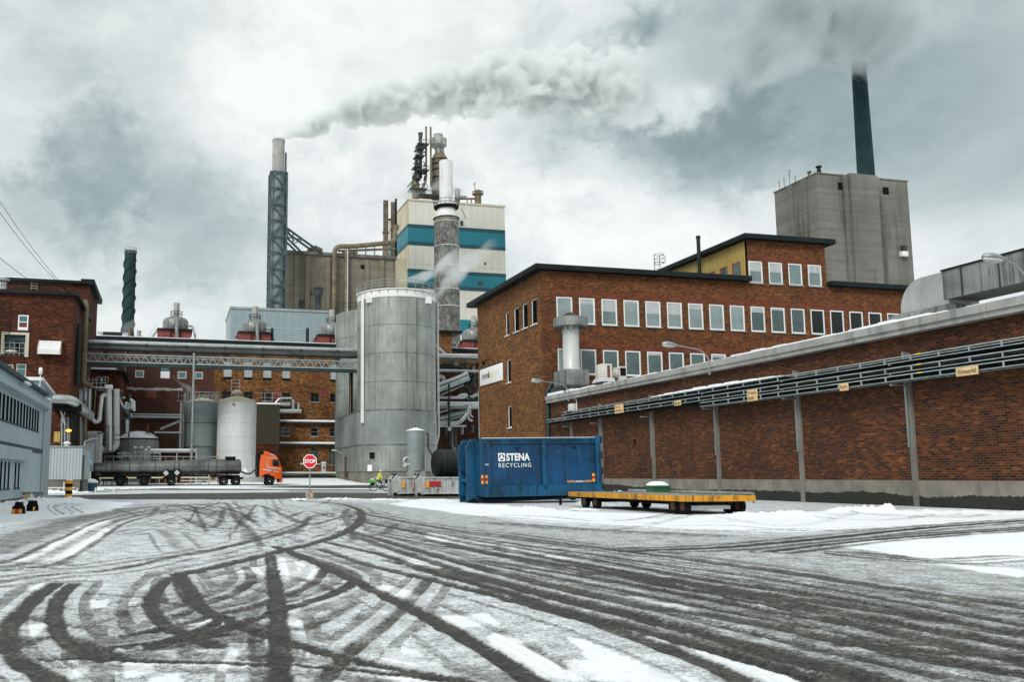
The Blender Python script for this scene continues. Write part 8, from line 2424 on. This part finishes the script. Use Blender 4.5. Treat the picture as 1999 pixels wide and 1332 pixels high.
strip([(XC0 + 1.0, 3.22), (XC0 + 1.3, 3.20), (XC0 + 1.6, 3.18), (XC0 + 2.0, 3.19)], [.03, .07, .06, .05])
f.build('livery_stripe', 'stripe_silver', cab)
f = MB(); f.bbox(XC0 + 1.48, XC0 + 1.66, -.03, .02, 1.66, 1.74, .01); f.build('door_handle', 'black', cab)
f = MB(); f.box(XC0 + 1.42, XC0 + 1.435, -.006, .0, 1.5, 3.1); f.build('door_seam', 'wood_door', cab)
f = MB(); f.bbox(XC1 - .35, XC1 + .06, .05, 2.45, .38, .8, .05); f.bbox(XC1 - .02, XC1 + .05, .35, 2.15, .9, 1.7, .03); f.build('bumper', 'black', cab)
f = MB(); f.bbox(XC1 - .2, XC1 + .05, .02, .3, .62, 1.25, .04); f.build('headlight', 'refl_red', cab)
f = MB(); f.bbox(XC1 - .3, XC1 + .0, .0, .18, .42, .62, .03); f.build('step', 'orange_cab', cab)
f = MB()
c = x_of(522.5)
f.add([(c + (.68 if q == 0 else .62) * math.cos(math.pi * j / 12), y, .53 + (.68) * math.sin(math.pi * j / 12)) for y in (.02, .55) for q in (0,) for j in range(13)], [(j, j + 1, 14 + j, 13 + j) for j in range(12)])
f.box(c - .6, c + .6, .4, .5, .5, 1.1); f.build('wheel_arch', 'black', cab)

# ------------------------------------------------------------------ cyclist
dB = 67.0
bk = root_at('bicycle', 'dark bicycle with a front basket and a green crate on the carrier', 'bicycle', 743, 940, .05, 0.0, d=dB)
S_ = 1.0
hub_r, hub_f = (-.60, 0, .345), (.52, 0, .345)
tw_ = None
for nm, c in (('wheel', hub_r), ('wheel', hub_f)):
    f = MB(); f.ring(c, .345, .024, 32, axis='y'); w_ = f.build(nm, 'tyre', bk)
    f = MB(); f.ring(c, .318, .014, 28, axis='y')
    for k in range(14): u = math.pi * 2 * k / 14; f.beam(c, (c[0] + .315 * math.cos(u), 0, c[2] + .315 * math.sin(u)), .005)
    f.tube([(c[0], -.04, c[2]), (c[0], .04, c[2])], .025, 8); f.build('rim', 'blue_steel', w_)
f = MB()
bb = (-.10, 0, .29); seat = (-.27, 0, .86); head = (.33, 0, .80); head2 = (.30, 0, .92)
f.tube([bb, seat], .018, 8); f.tube([bb, (.37, 0, .66)], .02, 8); f.tube([(-.2, 0, .6), head], .016, 8); f.tube([hub_r, bb], .012, 6); f.tube([hub_r, (-.24, 0, .76)], .010, 6)
f.tube([hub_f, (.40, 0, .58), head2], .015, 8); f.build('frame', 'white_paint', bk)
f = MB(); f.pipe([(.30, 0, .92), (.28, 0, 1.02), (.26, .26, 1.06), (.12, .28, 1.06)], .012, 6, .06); f.pipe([(.28, 0, 1.02), (.26, -.26, 1.06), (.12, -.28, 1.06)], .012, 6, .06); f.build('handlebar', 'black', bk)
f = MB(); f.ell((-.28, 0, .90), .14, .08, .04); f.build('saddle', 'black', bk)
f = MB(); f.tube([(-.10, -.06, .29), (-.10, .06, .29)], .08, 16); f.beam((-.10, -.08, .29), (.02, -.08, .16), .02); f.beam((-.10, .08, .29), (-.22, .08, .42), .02); f.beam((-.04, -.1, .15), (.08, -.1, .15), .06, .02); f.beam((-.28, .1, .43), (-.16, .1, .43), .06, .02); f.build('crank', 'black', bk)
f = MB(); f.bbox(.36, .62, -.17, .17, .74, .99, .02); f.build('basket', 'black', bk)
f = MB(); f.box(-.92, -.36, -.07, .07, .72, .74); f.tube([hub_r, (-.75, 0, .73)], .008, 6); f.bbox(-.86, -.50, -.14, -.07, .50, .70, .03); f.bbox(-.86, -.50, .07, .14, .50, .70, .03); f.build('carrier', 'black', bk)
f = MB(); f.ring(hub_r, .37, .012, 16, axis='y', a0=.3, a1=math.pi); f.ring(hub_f, .37, .012, 14, axis='y', a0=.9, a1=math.pi); f.build('mudguard', 'black', bk)
cr_ = root_at('crate', 'bright green crate with a pale bag riding on the bicycle carrier', 'crate', 743, 940, .05, 0.0, d=dB)
f = MB(); f.prism([(-.96, .745), (-.42, .745), (-.36, .97), (-1.02, .97)], 'y', -.2, .2); f.build('box', 'green_bright', cr_)
f = MB(); f.ell((-.68, 0, .98), .2, .15, .1); f.build('bag', 'pipe_pale', cr_)
# rider: one skinned body
pe = root_at('person', 'person in a yellow hi-vis jacket, dark trousers and pale helmet riding a bicycle', 'person', 743, 940, .05, 0.0, d=dB)
def skin_body(name, joints, edges, mat_fn, mats, parent):
    me = bpy.data.meshes.new(name)
    me.from_pydata([j[0] for j in joints], edges, [])
    ob = bpy.data.objects.new(name, me); col.objects.link(ob)
    md = ob.modifiers.new('skin', 'SKIN')
    lay = me.skin_vertices[0].data if me.skin_vertices else None
    if lay is None:
        bm = bmesh.new(); bm.from_mesh(me); bm.verts.layers.skin.verify(); bm.to_mesh(me); bm.free(); lay = me.skin_vertices[0].data
    for i, j in enumerate(joints):
        r = j[1]; lay[i].radius = r if isinstance(r, tuple) else (r, r); lay[i].use_root = (i == 0)
    sb = ob.modifiers.new('sub', 'SUBSURF'); sb.levels = sb.render_levels = 2
    dg = bpy.context.evaluated_depsgraph_get()
    m2 = bpy.data.meshes.new_from_object(ob.evaluated_get(dg))
    bpy.data.objects.remove(ob); bpy.data.meshes.remove(me)
    m2.name = name
    m2.materials.clear()
    for m_ in mats: m2.materials.append(MATS[m_])
    for p in m2.polygons:
        p.material_index = mat_fn(p.center); p.use_smooth = True
    o = bpy.data.objects.new(name, m2); col.objects.link(o); o.parent = parent
    return o
J = []; E = []
def j(p, r, par=None):
    J.append((p, r)); i = len(J) - 1
    if par is not None: E.append((par, i))
    return i
pel = j((-.27, 0, .98), (.15, .13)); sp1 = j((-.22, 0, 1.16), (.14, .12), pel); ch = j((-.13, 0, 1.34), (.17, .13), sp1); nb_ = j((-.06, 0, 1.47), (.09, .08), ch); nk = j((-.03, 0, 1.53), (.055, .055), nb_); hd_ = j((.0, 0, 1.60), (.085, .075), nk); ht_ = j((.01, 0, 1.70), (.085, .075), hd_)
for sg_ in (-1, 1):
    sh_ = j((-.08, sg_ * .18, 1.42), .065, ch); el_ = j((.02, sg_ * .25, 1.20), .05, sh_); wr = j((.16, sg_ * .26, 1.08), .035, el_); pm = j((.20, sg_ * .265, 1.075), (.035, .02), wr)
    hp = j((-.24, sg_ * .10, .95), .10, pel)
    kn = j((.12, sg_ * .11, .72) if sg_ < 0 else (.05, sg_ * .11, .84), .065, hp); an_ = j((-.02, sg_ * .10, .26) if sg_ < 0 else (-.22, sg_ * .10, .52), .045, kn); to = j((.09, sg_ * .10, .17) if sg_ < 0 else (-.10, sg_ * .10, .45), .04, an_)
body = skin_body('body', J, E, lambda c: 0 if (c.z > 1.51 or (c.x > .15 and c.z > 1.02)) else (1 if c.z > .99 and c.x < .16 else (3 if (c.z < .24 or (c.z < .52 and c.x < -.12 and c.y > 0)) else 2)), ['skin', 'hivis', 'trousers', 'black'], pe)
f = MB()
for sg_ in (-1, 1):
    for k in range(4):
        y0 = sg_ * .265; f.tube([(.195 + k * .004, y0 - .03 + k * .02, 1.085), (.225, y0 - .03 + k * .02, 1.075 - k * .002), (.215, y0 - .03 + k * .02, 1.045)], [.010, .0095, .008], 6)
    f.tube([(.17, sg_ * .235, 1.075), (.19, sg_ * .222, 1.06), (.215, sg_ * .23, 1.05)], [.012, .011, .009], 6)
f.build('fingers', 'skin', pe)
f = MB(); f.lathe([(.12, 1.655), (.125, 1.69), (.11, 1.76), (.07, 1.80), (0, 1.815)], (.01, 0), 18); f.lathe([(.125, 1.655), (.13, 1.665), (.128, 1.68)], (.01, 0), 18); f.build('helmet', 'helmet', pe)
f = MB(); f.ell((.10, 0, 1.60), .022, .014, .02, 8, 6); f.ell((.012, .078, 1.60), .018, .012, .028, 8, 6); f.ell((.012, -.078, 1.60), .018, .012, .028, 8, 6); f.build('nose_and_ears', 'skin', pe)
f = MB()
for y in (.03, -.03): f.ell((.083, y, 1.632), .010, .012, .008, 8, 6)
f.ell((.082, 0, 1.562), .008, .022, .006, 8, 6); f.build('eyes_and_mouth', 'trousers', pe)
f = MB()
for z, rx, ry, cx2 in ((1.08, .165, .15, -.245),): f.tube([(cx2 - .012, 0, z - .025), (cx2 + .012, 0, z + .025)], [.168, .168], 22, caps=False)
f.build('reflective_band', 'stripe_silver', pe)
for o in (bk, cr_, pe): o.scale = (.90, .90, .90)

# ------------------------------------------------------------------ smoke and steam
def smoke(name, label, path, dens, d0, cat='smoke', amp=1.0, nscale=.06, fade=(.0, .75), sharp=2.2, colr=(.86, .88, .88), aniso=.2, seed=0, det=5, hard=1.0):
    """path: (px, py, radius px) at distance t; a lumpy volume along it"""
    C = []
    for px, py, r in path:
        p = Pt(px, py, d0); C.append((p[0], p[2], r * d0 / FPX))
    o = (C[0][0], d0, C[0][1])
    L = C[-1][0] - C[0][0]
    sgn = 1 if L > 0 else -1
    f = MB()
    dense = []
    for i in range(len(C) - 1):
        for q in range(4):
            u = q / 4; dense.append([C[i][k] * (1 - u) + C[i + 1][k] * u for k in range(3)])
    dense.append(list(C[-1]))
    f.tube([(c[0], d0, c[1]) for c in dense], [c[2] * 1.35 for c in dense], 14)
    m = bpy.data.materials.new(name); m.use_nodes = True; MATS[name + label] = m
    nt = m.node_tree; nt.nodes.clear()
    out = nt.nodes.new('ShaderNodeOutputMaterial'); vol = nt.nodes.new('ShaderNodeVolumePrincipled')
    nt.links.new(vol.outputs[0], out.inputs['Volume'])
    ob = nt.nodes.new('ShaderNodeTexCoord').outputs['Object']
    sx = nt_new(nt, 'ShaderNodeSeparateXYZ', i_0=ob)
    xn = mth(nt, 'DIVIDE', sx.outputs[0], L, clamp=True)
    def curve(vals, vmax):
        c = nt.nodes.new('ShaderNodeFloatCurve'); nt.links.new(xn, c.inputs['Value'])
        cm = c.mapping.curves[0]
        while len(cm.points) > 2: cm.points.remove(cm.points[1])
        for i, (u, v) in enumerate(vals):
            if i == 0: cm.points[0].location = (u, v / vmax)
            elif i == len(vals) - 1: cm.points[-1].location = (u, v / vmax)
            else: cm.points.new(u, v / vmax)
        for p in cm.points: p.handle_type = 'AUTO_CLAMPED'
        c.mapping.update()
        return mth(nt, 'MULTIPLY', c.outputs[0], vmax)
    us = [(c[0] - C[0][0]) / L for c in C]
    zmin = min(c[1] for c in C) - o[2]; zmax = max(c[1] for c in C) - o[2]; zr_ = max(1e-3, zmax - zmin)
    zc = mth(nt, 'ADD', curve([(u, c[1] - o[2] - zmin) for u, c in zip(us, C)], zr_), zmin)
    rr = curve([(u, c[2]) for u, c in zip(us, C)], max(c[2] for c in C))
    dy = sx.outputs[1]; dz = mth(nt, 'SUBTRACT', sx.outputs[2], zc)
    dist = mth(nt, 'SQRT', mth(nt, 'ADD', mth(nt, 'MULTIPLY', dy, dy), mth(nt, 'MULTIPLY', dz, dz)))
    q = mth(nt, 'SUBTRACT', 1.0, mth(nt, 'DIVIDE', dist, rr))
    v = vscale(nt, ob, 1, 1, 1, (seed * 3.7, seed, seed * 1.3))
    n_a = noise(nt, v, nscale, det, .6, .4)
    val = mth(nt, 'ADD', mth(nt, 'MULTIPLY', q, sharp), mth(nt, 'MULTIPLY', mth(nt, 'SUBTRACT', n_a, .56), amp * 6.0))
    val = mth(nt, 'MINIMUM', mth(nt, 'MAXIMUM', mth(nt, 'MULTIPLY', val, hard), 0.0), 1.0)
    val = mth(nt, 'MULTIPLY', val, rmp(nt, q, -.3, .12))
    fd = rmp(nt, xn, fade[1], 1.0, 1.0, 0.0)
    fi = rmp(nt, xn, 0.0, max(1e-3, fade[0]), 0.0 if fade[0] > 0 else 1.0, 1.0)
    den = mth(nt, 'MULTIPLY', mth(nt, 'MULTIPLY', mth(nt, 'MULTIPLY', val, fd), fi), dens)
    if hard > 1: den = mth(nt, 'MULTIPLY', den, rmp(nt, xn, 0.0, .22, 4.0, 1.0))
    nt.links.new(den, vol.inputs['Density'])
    vol.inputs['Color'].default_value = (*colr, 1); vol.inputs['Anisotropy'].default_value = aniso
    ob_ = solo(f, name, name + label, label, cat, o)
    return ob_
sc.cycles.volume_bounces = 6
sc.cycles.volume_max_steps = 160
sc.cycles.volume_step_rate = .35
smoke('smoke_plume', 'thick pale smoke plume streaming right from the lattice mast chimney', [(544, 272, 11), (568, 258, 18), (610, 238, 28), (660, 218, 34), (720, 203, 44), (790, 190, 52), (870, 180, 62), (960, 168, 70), (1060, 160, 80), (1180, 165, 92), (1300, 175, 105), (1430, 180, 120)], .75, 204.0, nscale=.15, fade=(.0, .5), amp=1.15, sharp=2.3, seed=1, colr=(.945, .968, .966), hard=2.5, det=7)
smoke('smoke_plume', 'thin grey plume drifting right from the top of the boiler house tower', [(836, 252, 5), (860, 258, 10), (900, 258, 14), (950, 243, 20), (1010, 225, 30), (1100, 240, 42), (1200, 250, 55)], .06, 250.0, nscale=.09, fade=(.05, .3), amp=1.2, seed=2)
smoke('smoke_bank', 'broad bank of smoke swallowing the top of the dark green chimney', [(1150, 150, 50), (1300, 110, 95), (1440, 65, 130), (1560, 38, 145), (1640, 32, 145), (1720, 36, 145), (1800, 45, 135), (1900, 60, 110)], .5, 126.0, nscale=.07, fade=(.6, .7), amp=1.0, sharp=1.3, seed=3, colr=(.72, .77, .775))
smoke('steam', 'wisp of steam rising over the railed silo rim', [(775, 548, 4), (800, 547, 8), (830, 540, 15), (855, 525, 22), (885, 510, 26), (915, 500, 24)], .9, 118.0, 'steam', nscale=.28, fade=(.05, .4), amp=1.2, seed=4)
smoke('steam', 'steam drifting in front of the foot of the concrete chimney', [(838, 600, 8), (858, 572, 22), (880, 545, 30), (905, 525, 28), (935, 500, 24), (975, 470, 22)], .3, 186.0, 'steam', nscale=.14, fade=(.1, .45), amp=1.2, seed=5)
smoke('steam', 'white steam billowing at the foot of the boiler house tower', [(752, 391, 3), (775, 384, 8), (800, 376, 12), (830, 372, 14), (860, 366, 14), (890, 372, 13), (930, 384, 8)], .4, 243.0, 'steam', nscale=.16, fade=(.05, .6), amp=1.1, seed=6)
smoke('steam', 'puff of steam against the maroon mill wall above the grey tank', [(388, 772, 3), (375, 762, 7), (358, 752, 10), (345, 742, 9), (332, 730, 7)], .45, 130.0, 'steam', nscale=.4, fade=(.05, .5), amp=1.2, seed=7)
smoke('steam', 'mist round the foot of the twisted chimney', [(228, 648, 4), (243, 640, 12), (258, 635, 13), (275, 645, 5)], .10, 150.0, 'steam', nscale=.3, fade=(.3, .6), amp=1.0, seed=8)
